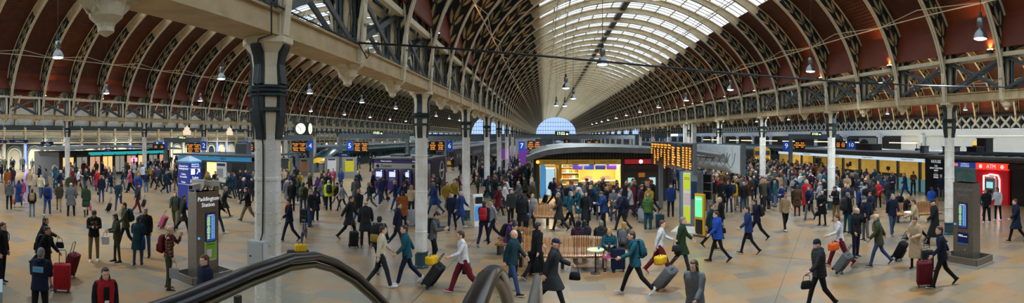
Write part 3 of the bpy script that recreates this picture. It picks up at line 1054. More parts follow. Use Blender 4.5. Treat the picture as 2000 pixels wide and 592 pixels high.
# ---- left wall with arches (bays of 3.05 m)
wl = thing('wall_left', 'pale station wall with round arches', 'wall', (X_WALL, 0, 0), kind='structure')
WALLP = mat('wall_plaster', srgb('d2d2c8'), .6, noise=.12, nscale=2)
WALLD = mat('wall_panel_dark', srgb('3c4b4b'), .5, noise=.15)
BLUEL = emat('painted_blue_wash', (.05, .08, 1.0), 5.0)
MB().box((-.5, 127, 4.2), (.3, 224, 8.4)).box((-.4, 127, 4.5), (.5, 224, 1.0)).build('plaster', WALLP, wl)
MB().box((-.05, 127, 3.35), (.5, 224, .16)).box((-.10, 127, 4.15), (.4, 224, .12)).box((-.08, 127, 5.0), (.4, 224, .10)).build('cornice', CREAML, wl)
bay = MB()
def arch_pts(w, h, n=12, z0=0):
    return [(-w, z0), (-w, h - w)] + [(w * math.cos(PI - PI * i / n), h - w + w * math.sin(PI * i / n)) for i in range(1, n)] + [(w, h - w), (w, z0)]
def arch_ring(mb, x, y, wo, ho, wi, hi, d, m, n=12):
    a = arch_pts(wo, ho, n); b = arch_pts(wi, hi, n)
    for i in range(len(a) - 1):
        q = [a[i], a[i + 1], b[i + 1], b[i]]
        mb.prism(q, (x, y, 0), (0, 1, 0), (0, 0, 1), (1, 0, 0), d, m)
bay.box((-.22, 0, 1.6), (.22, 2.3, 3.1), 1)
arch_ring(bay, -.11, 0, 1.0, 2.75, .82, 2.55, .12, 0)
arch_ring(bay, -.11, 0, 1.12, 3.0, 1.08, 2.95, .05, 0)
bay.box((-.05, 1.52, 1.75), (.35, .34, 3.5), 0)
bay.box((-.02, 1.52, .25), (.45, .44, .5), 0)
bay.box((0, 0, 3.75), (.12, 2.5, .34), 0)
bay.box((.03, 0, 3.75), (.12, 2.2, .18), 2)
bay.box((-.1, 0, 4.58), (.15, 2.6, .55), 0)
bay.box((0, 1.52, 4.2), (.4, .26, 2.4), 0)
bay.box((-.12, 0, 5.4), (.2, 2.8, .6), 1)
for s in (-1, 1):
    bay.bar((0, 0, 5.62), (0, s * 1.35, 5.14), .05, .05, 2)
mbay = bay.mesh('arch_surround', [CREAML, WALLD, GREYT])
dl = MB().prism(arch_pts(.82, 2.55), (-.10, 0, 0), (0, 1, 0), (0, 0, 1), (1, 0, 0), .02).mesh('arch_opening', emat('lit_arch_glass', (1.0, .72, .38), .9))
dd = MB().prism(arch_pts(.82, 2.55), (-.10, 0, 0), (0, 1, 0), (0, 0, 1), (1, 0, 0), .02).mesh('arch_opening', mat('dark_arch_glass', (.03, .04, .05), .2))
dp = MB().prism(arch_pts(.82, 2.55), (-.10, 0, 0), (0, 1, 0), (0, 0, 1), (1, 0, 0), .02).mesh('arch_opening', mat('cream_arch_door', srgb('cbbd9a'), .6))
bl = MB().box((.14, 1.52, 1.85), (.05, .3, 2.9)).mesh('blue_wash_glow', BLUEL)  # glowing strip painted for the blue light washing a pilaster
kk = 0
yy = 18.0
while yy < 230:
    put('arch_surround', mbay, wl, (.0, yy, 0))
    put('arch_opening', (dl, dp, dd, dl, dp)[kk % 5], wl, (0, yy, 0))
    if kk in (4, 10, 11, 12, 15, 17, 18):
        put('blue_wash_glow', bl, wl, (0.02, yy, 0))
    yy += SUB
    kk += 1

# ---- outer wall on the other side: lattice girder, white hoarding, dark panel painted for the shade of openings
wr = thing('wall_right', 'outer wall with white boarding and lattice girder', 'wall', (X_OUT, 0, 0), kind='structure')
HOARD = mat('hoarding_white', srgb('c6dbf2'), .6, noise=.04, nscale=1.5)
MB().box((.2, 22.9, 2.15), (.3, 60, 4.3)).build('hoarding', HOARD, wr)
MB().box((0, 80, 4.75), (.5, 174, .85)).build('lower_beam', HOARD, wr)
MB().box((.9, 150, 2.2), (.2, 214, 4.4)).box((0, 118, 6.75), (.5, 236, .22)).box((0.6, 118, 6.0), (.1, 236, 1.6)).build('back_panel', mat('opening_shade_paint', srgb('23282a'), .7), wr)
xb_ = MB()
for s in (-1, 1):
    xb_.bar((0, 0, 5.22), (0, SUB * .5, 6.6), .12, .26) if s > 0 else xb_.bar((.05, 0, 6.6), (.05, SUB * .5, 5.22), .12, .26)
xb_.box((0, 0, 5.9), (.2, .10, 1.5), 1)
mx_ = xb_.mesh('lattice', [mat('lattice_pale', srgb('a9b4b6'), .5), DGREEN])
yy = 3.0
while yy < 130:
    put('lattice', mx_, wr, (-.2, yy, 0))
    yy += SUB * .5 * 1.0
MB().box((.4, 118, 8.0), (.12, 236, 2.3)).build('upper_boarding', REDC, wr)
for k in range(20):
    y = 48 + k * 9.14
    o = MB().box((0, 0, 2.2), (.45, .45, 4.4)).box((0, 0, 4.3), (.8, .8, .3)).build('pier', HOARD, wr); o.location = (-.4, y, 0)
for k in range(10):                                   # strip lamps in the dark platform beyond
    MB().box((-2.2 - (k % 2), 50 + k * 10, 3.35), (.25, 5.5, .08)).build('strip_lamp', emat('strip_warm', (1.0, .62, .2), 5.0), wr)

# ---- the end screens
skyg = clear_glass('end_glass', (.50, .57, .70), .05)
for n, (xa, xb, cr) in enumerate(((X_WALL, -35.1, 13.4), (-35.1, -3.9, 16.3), (-3.9, 15.6, 13.45), (15.6, X_OUT, 16.3)), 1):
    w = thing('window_%d' % n, 'great fan window at the end of the vault', 'window', ((xa + xb) / 2, YEND + 1, 0), kind='structure')
    h = (xb - xa) / 2
    pts = [(h * math.cos(PI * i / 24), ZB - .4 + (cr - ZB + 1.2) * math.sin(PI * i / 24)) for i in range(25)]
    MB().prism(pts, (0, 0, 0), (1, 0, 0), (0, 0, 1), (0, 1, 0), .05).build('glass', skyg, w)
    b = MB()
    kx = -h + 1.2
    while kx < h:
        top = ZB - .4 + (cr - ZB + 1.2) * math.sqrt(max(0, 1 - (kx / h) ** 2))
        b.box((kx, -.1, (ZB + top) / 2 - .2), (.10, .14, top - ZB + .4))
        kx += 1.2
    for z in (ZB + 1.6, ZB + 3.4, ZB + 5.4):
        ww = h * math.sqrt(max(0, 1 - ((z - ZB + .4) / (cr - ZB + 1.2)) ** 2))
        b.box((0, -.1, z), (2 * ww, .16, .16))
    b.box((0, -.1, ZB - .55), (2 * h, .5, .5))
    b.build('glazing_bars', GREYT, w)
    sp = MB()                                         # the solid spandrel wall above the fan
    top = cr + 4
    o_ = [(h * math.cos(PI * i / 24), ZB - .4 + (cr - ZB + 1.2) * math.sin(PI * i / 24)) for i in range(25)]
    for i in range(24):
        a, c = o_[i], o_[i + 1]
        sp.prism([a, (a[0], top + 3), (c[0], top + 3), c], (0, 0, 0), (1, 0, 0), (0, 0, 1), (0, 1, 0), .2)
    sp.build('spandrel', CREAM, w)
wb = MB().box((-4, -7, 6), (120, .3, 12)).build('wall_light_block', WALLP); wb['kind'] = 'structure'  # unseen wall added behind the camera to block sky light
wk_ = MB().box((-4, YEND + 3, 2.45), (110, .3, 4.9)).build('wall_back', mat('end_grey', srgb('5d6870'), .7, noise=.3, nscale=.3)); wk_['kind'] = 'structure'
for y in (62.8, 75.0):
    MB().prism([(-1.0, 4.5), (1.0, 4.5), (1.0, 5.2), (.6, 5.35), (.7, 5.7), (.3, 5.8), (0, 6.1), (-.3, 5.8), (-.7, 5.7), (-.6, 5.35), (-1.0, 5.2)], (.25, y, 0), (0, 1, 0), (0, 0, 1), (1, 0, 0), .05).build('glow_niche', emat('niche_painted_glow', (1.0, .80, .58), .5), wl)  # painted glow stands in for lamplight on the wall reliefs
for i, y in enumerate((49.5, 52.6)):
    o = thing('square_pier', ('smooth white square pier before the fifth column of the office row', 'smooth white square pier just beyond the fifth column of the office row')[i], 'pier', (15.6, y, 0), 0)
    MB().box((0, 0, 2.8), (.42, .42, 5.6)).build('shaft', WHITEC, o)
    MB().box((0, 0, .1), (.52, .52, .2)).build('base', TEAL, o)
# footbridge and clutter near the far end
fb = thing('footbridge', 'grey covered footbridge crossing the platforms at the far end', 'bridge', (0, 150, 0), 0)
MB().box((-4, 0, 4.35), (86, 2.6, 1.3)).build('deck', mat('bridge_grey', srgb('49545a'), .6, noise=.2, nscale=1), fb)
for x in (-44, -33, -17, -8, 3, 11, 22, 37):
    MB().box((x, 0, 1.85), (.5, .5, 3.7)).build('leg', HOARD, fb)
st = thing('staircase', 'blue-grey staircase with railings rising to the footbridge', 'staircase', (21, 120, 0), 0)
MB().bar((-6, 0, 4.2), (7, 0, .3), 2.2, .3).build('flight', STEELG, st)
for s in (-1, 1):
    m_ = MB()
    m_.bar((-6, s * 1.0, 5.2), (7, s * 1.0, 1.3), .08, .08)
    for i in range(14):
        m_.bar((-6 + i, s * 1.0, 4.3 - i * .3), (-6 + i, s * 1.0, 5.2 - i * .3), .05, .05)
    m_.build('railing', STEELG, st)

# ---------------------------------------------------------------- central kiosk
ck = thing('central_kiosk', 'grey kiosk with curved roof and bright food counter under yellow fascia', 'kiosk', (0, 31.3, 0), 0)
rf = []
for x, z in ((-1.1, 2.95), (-.6, 3.15), (.2, 3.40), (1.2, 3.52), (2.5, 3.58), (4.5, 3.55), (6.5, 3.48), (8.4, 3.38)):
    rf.append([(x, -1.2, z - .34), (x, -1.2, z), (x, -.6, z + .06), (x, 12.5, z + .06), (x, 12.5, z - .34)])
MB().loft(rf).build('roof', ROOFG, ck)
slat = MB()
for i in range(46):
    x = -.7 + i * .19
    slat.box((x, -.35, 3.0), (.07, .12, .30))
slat.box((3.5, -.15, 2.98), (9.1, .10, .36), 1)
slat.build('ventilation_slats', [GREYT, FRAME], ck)
post = MB()
for x in (-.42, 5.02, 8.1):
    p = MB().box((x, -.1, 1.45), (.2, .25, 2.9)).build('post', FRAME, ck)
MB().box((-.6, 6.2, 1.5), (.12, 12.2, 3.0)).box((3.6, 12.3, 1.5), (9, .12, 3.0)).box((8.1, 6.2, 1.5), (.12, 12.2, 3.0)).build('side_wall', FRAME, ck)
fs = MB()
for x0, x1 in ((-.3, 1.45), (1.5, 3.2), (3.25, 4.9)):
    fs.box(((x0 + x1) / 2, -.28, 2.60), (x1 - x0, .08, .30))
fa = fs.build('yellow_fascia', mat('fascia_ochre', srgb('8d6f2b'), .5, emis=srgb('8d6f2b'), es=.3), ck)
for x in (.5, 2.3, 4.1):
    text('lettering', 'Upper CRUST', (x, -.33, 2.60), 0, .19, mat('lettering_olive', srgb('5c4612'), .5), ck)
MB().box((6.6, -.28, 2.60), (2.9, .08, .30)).build('red_fascia', mat('fascia_red_lit', srgb('8c1f24'), .4, emis=srgb('8c1f24'), es=.4), ck)
MB().tube([(6.2, -.34, 2.6), (6.2, -.36, 2.6)], .12, 16).build('round_emblem', emat('emblem_white', (1, .9, .85), 2.0), ck)
MB().box((6.6, -.05, 1.2), (2.9, .08, 2.4)).build('brown_front', WOODD, ck)
text('lettering', 'Hey, order here!', (6.5, -.11, 2.05), 0, .36, BLACK, ck)
MB().box((6.3, -.11, 1.72), (.42, .03, .28)).build('orange_notice', mat('notice_orange', srgb('a0622a'), .5, emis=srgb('a0622a'), es=.3), ck)
for x in (5.6, 7.0):
    MB().box((x, -.14, 1.3), (.42, .04, .5)).build('order_screen', emat('screen_pale', (.45, .75, .75), .5), ck)
# interior
it = MB()
it.box((2.4, 3.2, 1.3), (5.4, .1, 2.6)).box((5.0, 1.6, 1.3), (.1, 3.2, 2.6)).box((-.45, 1.6, 1.3), (.08, 3.2, 2.6))
it.build('inner_wall', WARM, ck)
MB().box((2.3, 1.6, 2.42), (5.2, 3.0, .05)).build('ceiling_panel', mat('inner_ceiling', srgb('c9a052'), .6), ck)
for x in (.4, 1.5, 2.6, 3.7, 4.6):
    MB().box((x, 1.2, 2.38), (.7, 1.2, .03)).build('ceiling_lamp', WARMLIT, ck)
MB().box((1.05, .25, 1.2), (.16, .16, 2.4)).build('yellow_pillar', mat('pillar_yellow', srgb('c9a22f'), .5), ck)
MB().box((-.05, -.32, 1.35), (.32, .06, 2.1)).build('blue_poster', mat('poster_blue', srgb('3f86bd'), .5, emis=srgb('3f86bd'), es=.4), ck)
MB().tube([(-.38, -.36, 2.6), (-.38, -.40, 2.6)], .11, 14).build('orange_sign', emat('orange_round', (1, .45, .05), 1.2), ck)

sh_ = thing('display_shelving', 'open shelving stocked with bottles inside the bright food kiosk', 'shelving', (1.75, 33.9, 0), 0)
sm = MB()
for z in (.5, .9, 1.3, 1.7, 2.1):
    sm.box((0, 0, z), (1.3, .45, .03))
sm.build('shelf_boards', mat('shelf_pale', srgb('cfc6b0'), .5), sh_)
MB().box((0, .24, 1.2), (1.34, .04, 2.2)).box((-.67, 0, 1.2), (.04, .5, 2.2)).box((.67, 0, 1.2), (.04, .5, 2.2)).build('frame', mat('shelf_frame', srgb('c29a43'), .5), sh_)
bc = [mat('bottle_%d' % i, srgb(c), .3) for i, c in enumerate(('a33b2c', '2f6f9a', 'd9d3c0', '3c7a3c', 'cf8a2a', '5b3a2a'))]
BTL = MB().lathe([(.030, 0), (.034, .02), (.034, .15), (.014, .20), (.014, .24)], n=8).mesh('bottle', [None], True)
CAPM = MB().lathe([(.017, .24), (.017, .265)], n=8).mesh('bottle_cap', [None], True)
bcn = ('red', 'blue', 'white', 'green', 'orange', 'brown')
shn = ('lowest', 'second', 'third', 'fourth', 'highest')
for zi, z in enumerate((.5, .9, 1.3, 1.7, 2.1)):
    for i in range(12):
        ci = (i // 2 + zi * 2) % 6
        o = put('drink_bottle', BTL, None, (1.75 - .58 + i * .105, 33.8, z + .016)); setm(o, [bc[ci]])
        c = put('bottle_cap', CAPM, o); setm(c, [BLACK])
        tag(o, '%s bottle in a matching pair on the %s shelf inside the kiosk' % (bcn[ci], shn[zi]), 'bottle', 'pair of %s bottles on the %s shelf' % (bcn[ci], shn[zi]))
ct = thing('serving_counter', 'glass-fronted serving counter with lit pastries inside the food kiosk', 'counter', (3.6, 32.4, 0), 0)
MB().box((0, 0, .45), (2.4, .7, .9)).build('base', mat('counter_ochre', srgb('a8752a'), .5), ct)
MB().box((0, 0, 1.32), (2.4, .7, .03)).box((0, 0, .92), (2.44, .74, .03)).build('top', STEEL, ct)
MB().box((0, -.34, 1.12), (2.4, .02, .38)).build('glass_front', GLASSW, ct)
MB().box((0, .1, 1.27), (2.3, .1, .04)).build('strip_lamp', WARMLIT, ct)
PAST = MB().ell((0, 0, .04), (.09, .05, .04), n=10, L=6).mesh('pastry', [mat('pastry', srgb('b9762e'), .6)], True)
for i in range(18):
    tag(put('pastry', PAST, None, (2.52 + i * .126, 32.25, .937)), 'golden pastry in the lit kiosk counter, %s from the shelving' % ordn[i], 'pastry', 'pastries in the food kiosk counter')
for x, w, lab in ((3.1, .5, 'steel oven on the back counter beneath the menu screens'), (4.3, .62, 'steel coffee machine on the back counter near the kiosk pillar')):
    o = thing('coffee_machine' if x > 4 else 'oven', lab, 'appliance', (x, 34.05, 0), 0)
    MB().box((0, 0, .45), (w + .2, .5, .9)).build('cabinet', FRAME, o)
    MB().box((0, 0, 1.15), (w, .45, .5)).box((0, -.2, 1.45), (w * .9, .1, .1)).build('body', STEEL, o)
    MB().box((0, -.235, 1.12), (w * .7, .02, .25)).build('front_panel', BLACK, o)
for i, (x, c) in enumerate(((2.2, 'purple'), (2.95, 'blue'), (3.7, 'dark blue'), (4.45, 'violet'))):
    o = MB().box((0, 0, 0), (.66, .06, .34)).build('menu_screen', mat('menu_%d' % i, srgb(('4a3a8a', '27408f', '1c2a66', '54338a')[i]), .4, emis=srgb(('4a3a8a', '27408f', '1c2a66', '54338a')[i]), es=.8), None, loc=(x, 32.0, 2.22))
    tag(o, '%s menu screen hanging over the kiosk counter' % c, 'screen')
fr = thing('drinks_fridge', 'tall glass-door drinks fridge at the kiosk entrance beside the blue poster', 'fridge', (.45, 33.6, 0), 0)
MB().box((0, .3, 1.05), (.75, .1, 2.1)).box((-.36, 0, 1.05), (.05, .6, 2.1)).box((.36, 0, 1.05), (.05, .6, 2.1)).box((0, 0, 2.08), (.75, .6, .08)).box((0, 0, .1), (.75, .6, .2)).build('cabinet', STEELG, fr)
MB().box((0, -.3, 1.1), (.66, .03, 1.8)).build('door', GLASSW, fr)
MB().box((0, .2, 1.1), (.6, .02, 1.8)).build('lit_back', emat('fridge_light', (.7, .85, 1.0), .6), fr)

# ---------------------------------------------------------------- ticket kiosk
tk = thing('ticket_kiosk', 'grey and purple ticket machine kiosk with roundel on its dark side', 'kiosk', (-11.0, 37.0, 0), 0)
MB().box((0, 2.9, 1.2), (4.6, 5.6, 2.4)).build('body', mat('kiosk_putty', srgb('8f8a7e'), .5), tk)
MB().box((0, 2.9, 2.48), (4.9, 6.0, .12)).box((-1, 3, 2.62), (1.2, 2.0, .2)).box((1.2, 2, 2.58), (1.0, 3.0, .12)).build('roof', ROOFG, tk)
MB().box((0, .06, 2.26), (4.62, .08, .26)).build('purple_band', PURPLE, tk)
for x in (-1.3, 1.3):
    text('lettering', 'Ticket machines', (x, 0.0, 2.26), 0, .14, LETW, tk)
MB().box((0, .06, 1.88), (4.62, .06, .42)).build('sign_panel', mat('sign_putty', srgb('a39e90'), .5), tk)
text('lettering', 'Tickets', (-1.3, 0.01, 1.88), 0, .32, BLACK, tk)
text('lettering', 'Trains', (1.55, 0.01, 1.88), 0, .32, BLACK, tk)
for x in (-2.0, .95):
    MB().tube([(x, .03, 1.88), (x, -.01, 1.88)], .13, 14).build('round_pictogram', BLACK, tk)
for k, x in enumerate((-1.75, -.65, .45, 1.6)):
    m_ = thing('ticket_machine', '%s purple ticket machine counted from the Tickets lettering' % ('first', 'second', 'third', 'fourth')[k], 'ticket machine', (-11.0 + x, 36.78, 0), 0, 'ticket machines in the purple kiosk')
    MB().box((0, 0, .8), (.85, .36, 1.6)).build('casing', PURPLE, m_)
    MB().box((0, -.19, 1.25), (.5, .03, .4)).build('screen', emat('ticket_screen', (.5, .55, .9), .8), m_)
    MB().box((0, -.19, .85), (.5, .03, .25)).build('coin_panel', STEELG, m_)
    MB().box((.2, -.19, 1.54), (.07, .03, .05)).build('status_light', emat('green_led', (.1, 1, .3), 4), m_)
MB().box((2.34, 2.9, 1.15), (.06, 5.6, 2.3)).build('side_panel', PURPLED, tk)
MB().tube([(2.38, 3.9 + .75 * math.cos(2 * PI * k / 24), 1.35 + .75 * math.sin(2 * PI * k / 24)) for k in range(24)], .06, 5, closed=True).box((2.38, 3.9, 1.35), (.05, 2.0, .16)).build('roundel', PAPER, tk)

# ---------------------------------------------------------------- left long kiosk with wave canopy (K1)
k1 = thing('wave_roof_kiosk', 'long shop with wavy grey canopy and turquoise band by the arched wall', 'kiosk', (-42, 0, 0), 0)
S = []
for i in range(25):
    t = i / 24
    y = 27.2 + 17.2 * t
    z = 2.95 + .20 * math.sin(t * PI * 1.3)
    S.append([(1.6, y, z - .14), (1.9, y, z - .05), (.5, y, z + .14), (-4.5, y, z + .05), (-4.5, y, z - .15)])
MB().loft(S).build('canopy', mat('canopy_grey', srgb('6f716c'), .5, noise=.1), k1)
MB().box((-2.5, 35.9, 1.3), (5, 16.2, 2.6)).build('body', mat('shop_grey', srgb('4a4c4b'), .6), k1)
MB().box((.05, 37.4, 2.36), (.12, 11.6, .34)).build('turquoise_band', emat('turquoise_band', (.03, .40, .42), .5), k1)
for k in range(9):
    y = 28.9 + k * 1.75
    w = MB().box((.04, y, 1.15), (.06, 1.35, 1.75)).build('shop_window', emat('window_warm_%d' % (k % 3), ((1, .55, .2), (.5, .5, .42), (.8, .42, .25))[k % 3], (.7, .28, .45)[k % 3]), k1)
    MB().box((.10, y, 1.15), (.04, .05, 1.95)).box((.1, y - .77, 1.2), (.1, .1, 2.2)).build('mullion', FRAME, w)
o = MB().box((0, 0, 0), (.06, .9, .45)).build('advert_screen', emat('advert_pink', (.8, .3, .6), 1.0), None, loc=(-41.8, 38.0, 1.55)); tag(o, 'round pink advert glowing in the turquoise banded shop window', 'advert')

# K2 small cyan fascia kiosk
k2 = thing('cyan_fascia_kiosk', 'low coffee kiosk with cyan fascia and air unit on its roof', 'kiosk', (-26.3, 33.0, 0), 0)
MB().box((0, 3, 2.60), (8.6, 6.8, .16)).build('roof', mat('roof_slate', srgb('4c5254'), .5), k2)
MB().box((0, -.05, 2.32), (8.0, .12, .34)).build('cyan_fascia', mat('cyan', srgb('2a7fa8'), .4, emis=srgb('2a7fa8'), es=.3), k2)
text('lettering', 'NERO', (1.2, -.13, 2.32), 0, .24, mat('dark_letters', srgb('0c2a45'), .5), k2)
MB().box((0, 3, 1.1), (8.0, 6, 2.2)).build('body', mat('kiosk_dark', srgb('3c3f40'), .5), k2)
for k, x in enumerate((-3.2, -1.6, 0.0)):
    MB().box((x, -.03, 1.15), (1.25, .06, 1.7)).build('window', emat('k2_window', (1.0, .6, .22), 1.1) if k != 1 else mat('dark_pane', (.03, .03, .03), .2), k2)
MB().box((2.7, -.04, 1.05), (1.3, .06, 1.9)).build('door', mat('dark_pane', (.03, .03, .03), .2), k2)
ac = thing('air_conditioning_unit', 'grey air conditioning unit on the cyan kiosk roof', 'air conditioner', (-24.2, 34.5, 2.68), 0)
MB().box((0, 0, .5), (1.3, .6, 1.0)).build('casing', STEELG, ac)
MB().box((0, -.31, .5), (1.1, .03, .8)).build('grille', FRAME, ac)
nb = thing('notice_board', 'white framed notice board in front of the cyan kiosk', 'notice board', (-24.0, 31.2, 0), 0)
MB().box((0, 0, 1.35), (.95, .10, 1.6)).build('panel', PAPER, nb)
MB().box((0, 0, .28), (.1, .08, .56)).box((0, 0, .02), (.7, .4, .04)).build('stand', FRAME, nb)
MB().box((0, -.06, 1.95), (.8, .02, .2)).box((-.1, -.06, 1.3), (.6, .02, .7), 1).build('notice', [NAVY, mat('notice_grey', srgb('9aa0a0'), .6)], nb)

# ---------------------------------------------------------------- passenger assistance building
pa = thing('assistance_office', 'long glass-fronted passenger assistance office with pale fascia', 'office', (26, 0, 0), 0)
Y0a, Y1a = 24.5, 50.0
MB().box((3, (Y0a + Y1a) / 2, 2.82), (7.2, Y1a - Y0a + .8, .22)).box((-.35, (Y0a + Y1a) / 2, 2.72), (.3, Y1a - Y0a + .6, .35)).build('roof', ROOFG, pa)
MB().box((6, (Y0a + Y1a) / 2, 1.4), (.1, Y1a - Y0a, 2.8)).box((3, Y0a, 1.4), (6, .1, 2.8)).box((3, Y1a, 1.4), (6, .1, 2.8)).build('inner_wall', WARM, pa)
MB().box((3, (Y0a + Y1a) / 2, 2.66), (6, Y1a - Y0a, .05)).build('ceiling_panel', WHITE, pa)
for k in range(8):
    MB().box((2.6, Y0a + 1.8 + k * 3.1, 2.61), (1.4, 1.6, .03)).build('ceiling_lamp', emat('office_light', (1.0, .80, .48), 9.0), pa)
fw = (Y1a - Y0a) / 10
for k in range(10):
    y = Y0a + fw * (k + .5)
    MB().box((-.1, y, 2.42), (.1, fw - .06, .30)).build('fascia_panel', mat('fascia_pale', srgb('9fb0bd'), .4, emis=srgb('9fb0bd'), es=.8), pa)
    g = MB().box((0, y, 1.6), (.03, fw - .2, 1.3)).build('window_pane', GLASSW, pa)
    if k < 5:
        MB().box((0, y, .48), (.04, fw - .2, .95)).build('frosted_panel', mat('frosted_teal', srgb('7fb9bd'), .5, emis=srgb('7fb9bd'), es=.12), pa)
    else:
        MB().box((0, y, .48), (.04, fw - .2, .95)).build('lower_panel', GLASSW, pa)
    MB().box((0, y - fw / 2, 1.3), (.16, .22, 2.6)).build('mullion', mat('mullion_grey', srgb('4b5456'), .4), pa)
for k in (0, 1, 3, 5, 7):
    text('lettering', 'Passenger Assistance', (-.16, 0, 0), -PI / 2, .17, NAVY, pa).location = (-.16, Y0a + fw * (k + .5), 2.42)
MB().tube([(-.03, 36.1, 1.55), (-.03, 36.1, 1.95)], .12, 10).tube([(-.03, 36.1, 2.12), (-.03, 36.1, 2.14)], .1, 10).build('information_symbol', BLACK, pa)
for k, (y, lab) in enumerate(((27.5, 'dark office desk behind frosted glass first the ticket shop'), (33.5, 'wooden counter beneath the information symbol'), (39.8, 'office counter behind the white column'))):
    o = thing('office_counter', lab, 'desk', (28.6, y, 0), 0)
    MB().box((0, 0, .98), (.7, 2.4, .05)).build('top', mat('counter_top', srgb('9a6a2c'), .5), o)
    MB().box((.1, 0, .48), (.45, 2.3, .95)).build('base', mat('counter_dark', srgb('2d2a27'), .6), o)
    q = thing('desk_monitor', 'black monitor on the %s' % ('desk behind frosted glass', 'counter beneath the information symbol', 'counter behind the white column')[k], 'monitor', (28.6, y + .4, 1.005), -PI / 2)
    MB().box((0, 0, .35), (.5, .04, .32)).build('screen', BLACK, q)
    MB().box((0, .02, .1), (.05, .04, .2)).box((0, 0, .008), (.22, .16, .016)).build('stand', BLACK, q)
tv = thing('hanging_screen', 'black screen hanging behind the office glass near the column', 'screen', (26.6, 42.6, 1.75), -PI / 2)
MB().box((0, 0, 0), (1.2, .1, .65)).build('casing', BLACK, tv)
MB().box((0, 0, .6), (.06, .06, .6)).build('bracket', FRAME, tv)
# roof plant
for i, (x, y, w, d, h, lab) in enumerate(((26.9, 27.5, .5, .5, .5, 'small grey duct box near the edge of the office roof'), (30.2, 40.6, 1.6, 4.2, .5, 'long glazed rooflight box on the office roof'), (28.5, 36.6, 1.2, 2.4, .55, 'large dark plant box on the office roof'))):
    o = thing('roof_plant_box', lab, 'plant box', (x, y, 2.93), 0)
    MB().box((0, 0, h / 2), (w, d, h)).build('casing', (STEELG, mat('rooflight', srgb('59747c'), .3), BLACK)[i], o)
    MB().box((0, 0, h + .02), (w + .08, d + .08, .05)).build('lid', FRAME, o)
o = thing('air_conditioning_unit', 'white air conditioning unit with round fan behind the number 10 sign', 'air conditioner', (31.0, 40.0, 2.97), R(-40))
MB().box((0, 0, .55), (1.8, .7, 1.1)).build('casing', mat('ac_white', srgb('a8a89f'), .5), o)
MB().tube([(-.35, -.36, .55), (-.35, -.38, .55)], .42, 20).build('fan_grille', FRAME, o)

# ---------------------------------------------------------------- shops beside the ATM
XS = 24.2
ps = thing('shop_row', 'dark low shop row with flat cluttered roof beside the assistance office', 'shop', (XS, 0, 0), 0)
MB().box((3, 16.6, 2.86), (7, 15.0, .14)).box((-.12, 16.6, 2.74), (.20, 15.0, .22)).build('roof', ROOFG, ps)
MB().box((4.0, 16.6, 1.3), (4.6, 14.8, 2.6)).build('body', mat('shop_body', srgb('33312f'), .6), ps)
xp = thing('currency_exchange', 'currency exchange booth with navy sign and window beside the red cash machine', 'booth', (XS, 21.45, 0), 0)
MB().box((.15, 0, 2.35), (.2, 2.6, .34)).build('navy_sign', mat('navy_lit', srgb('1a2f74'), .4, emis=srgb('1a2f74'), es=.6), xp)
MB().box((.04, .55, 2.35), (.03, .8, .2)).build('emblem', PAPER, xp)
MB().box((.03, .35, 2.35), (.03, .3, .14)).build('red_block', emat('red_block', (.8, .1, .05), .8), xp)
text('lettering', 'CURRENCY\nEXCHANGE', (.03, -.45, 2.35), -PI / 2, .14, LETW, xp)
MB().box((.35, 0, 1.35), (.04, 2.3, 1.5)).build('window_pane', GLASSW, xp)
MB().box((.7, 0, 1.35), (.04, 2.5, 1.6)).build('back_wall', mat('booth_back', srgb('566a68'), .5, emis=srgb('566a68'), es=.25), xp)
MB().box((.3, 0, .3), (.3, 2.5, .6)).build('base', mat('booth_base', srgb('4e5253'), .5), xp)
at_ = thing('cash_machine', 'bright red cash machine bay with white ATM lettering and glowing outline', 'cash machine', (XS, 18.8, 0), 0)
MB().box((.2, 0, 1.05), (.3, 2.5, 2.1)).build('red_panel', mat('atm_red', srgb('b3121c'), .35, emis=srgb('b3121c'), es=.15), at_)
MB().box((.1, 0, 2.33), (.2, 2.5, .40)).build('red_sign', emat('atm_red_sign', srgb('e0301f'), .9), at_)
text('lettering', 'ATM', (-.02, 0, 2.33), -PI / 2, .36, LETW, at_)
for s in (-1, 1):
    MB().tube([(-.01, s * .85, 2.33), (.0, s * .85, 2.33)], .13, 16).build('round_logo', LETW, at_)
MB().tube([(.02, -.62, .5), (.02, -.62, 1.55), (.02, -.5, 1.8), (.02, .1, 1.85), (.02, .35, 1.75), (.02, .62, 1.75), (.02, .62, .5)], .035, 8).build('neon_outline', emat('neon_white', (1.0, .75, .75), 6.0), at_)
MB().box((0, 0, .95), (.3, .8, 1.3)).box((0, 0, 1.62), (.25, .6, .18), 1).build('machine', [STEELG, PAPER], at_)
MB().box((-.16, 0, 1.2), (.03, .5, .38)).build('screen', emat('atm_screen', (.25, .5, .55), .8), at_)
MB().box((-.17, 0, .82), (.06, .4, .18)).build('keypad', BLACK, at_)
bf = thing('black_hoarding', 'black glossy shop front between the cash machine and the coffee shop', 'shop front', (XS, 15.9, 0), 0)
for k in range(3):
    MB().box((.3, -1.2 + k * 1.2, 1.2), (.1, 1.16, 2.4)).build('panel', mat('gloss_black', (.015, .012, .012), .25, noise=.3), bf)
MB().box((.1, 0, 2.36), (.12, 3.6, .3)).build('fascia', BLACK, bf)
cf = thing('coffee_shop', 'coffee shop front with white lettering and lit pastry shelves', 'shop', (XS, 13.0, 0), 0)
MB().box((.1, -.3, 2.35), (.15, 3.2, .42)).build('fascia', BLACK, cf)
text('lettering', 'CAFFÈ', (0, .6, 2.35), -PI / 2, .32, LETW, cf)
MB().box((.8, -.3, 1.1), (.1, 2.8, 2.2)).build('back_panel', mat('caffe_back', srgb('b07a2c'), .5), cf)
for z in (.6, .95, 1.3, 1.65, 2.0):
    MB().box((.55, -.3, z), (.5, 2.6, .03)).build('shelf', FRAME, cf)
    MB().box((.75, -.3, z + .30), (.04, 2.5, .03)).build('shelf_lamp', emat('shelf_light', (1, .72, .35), 9.0), cf)
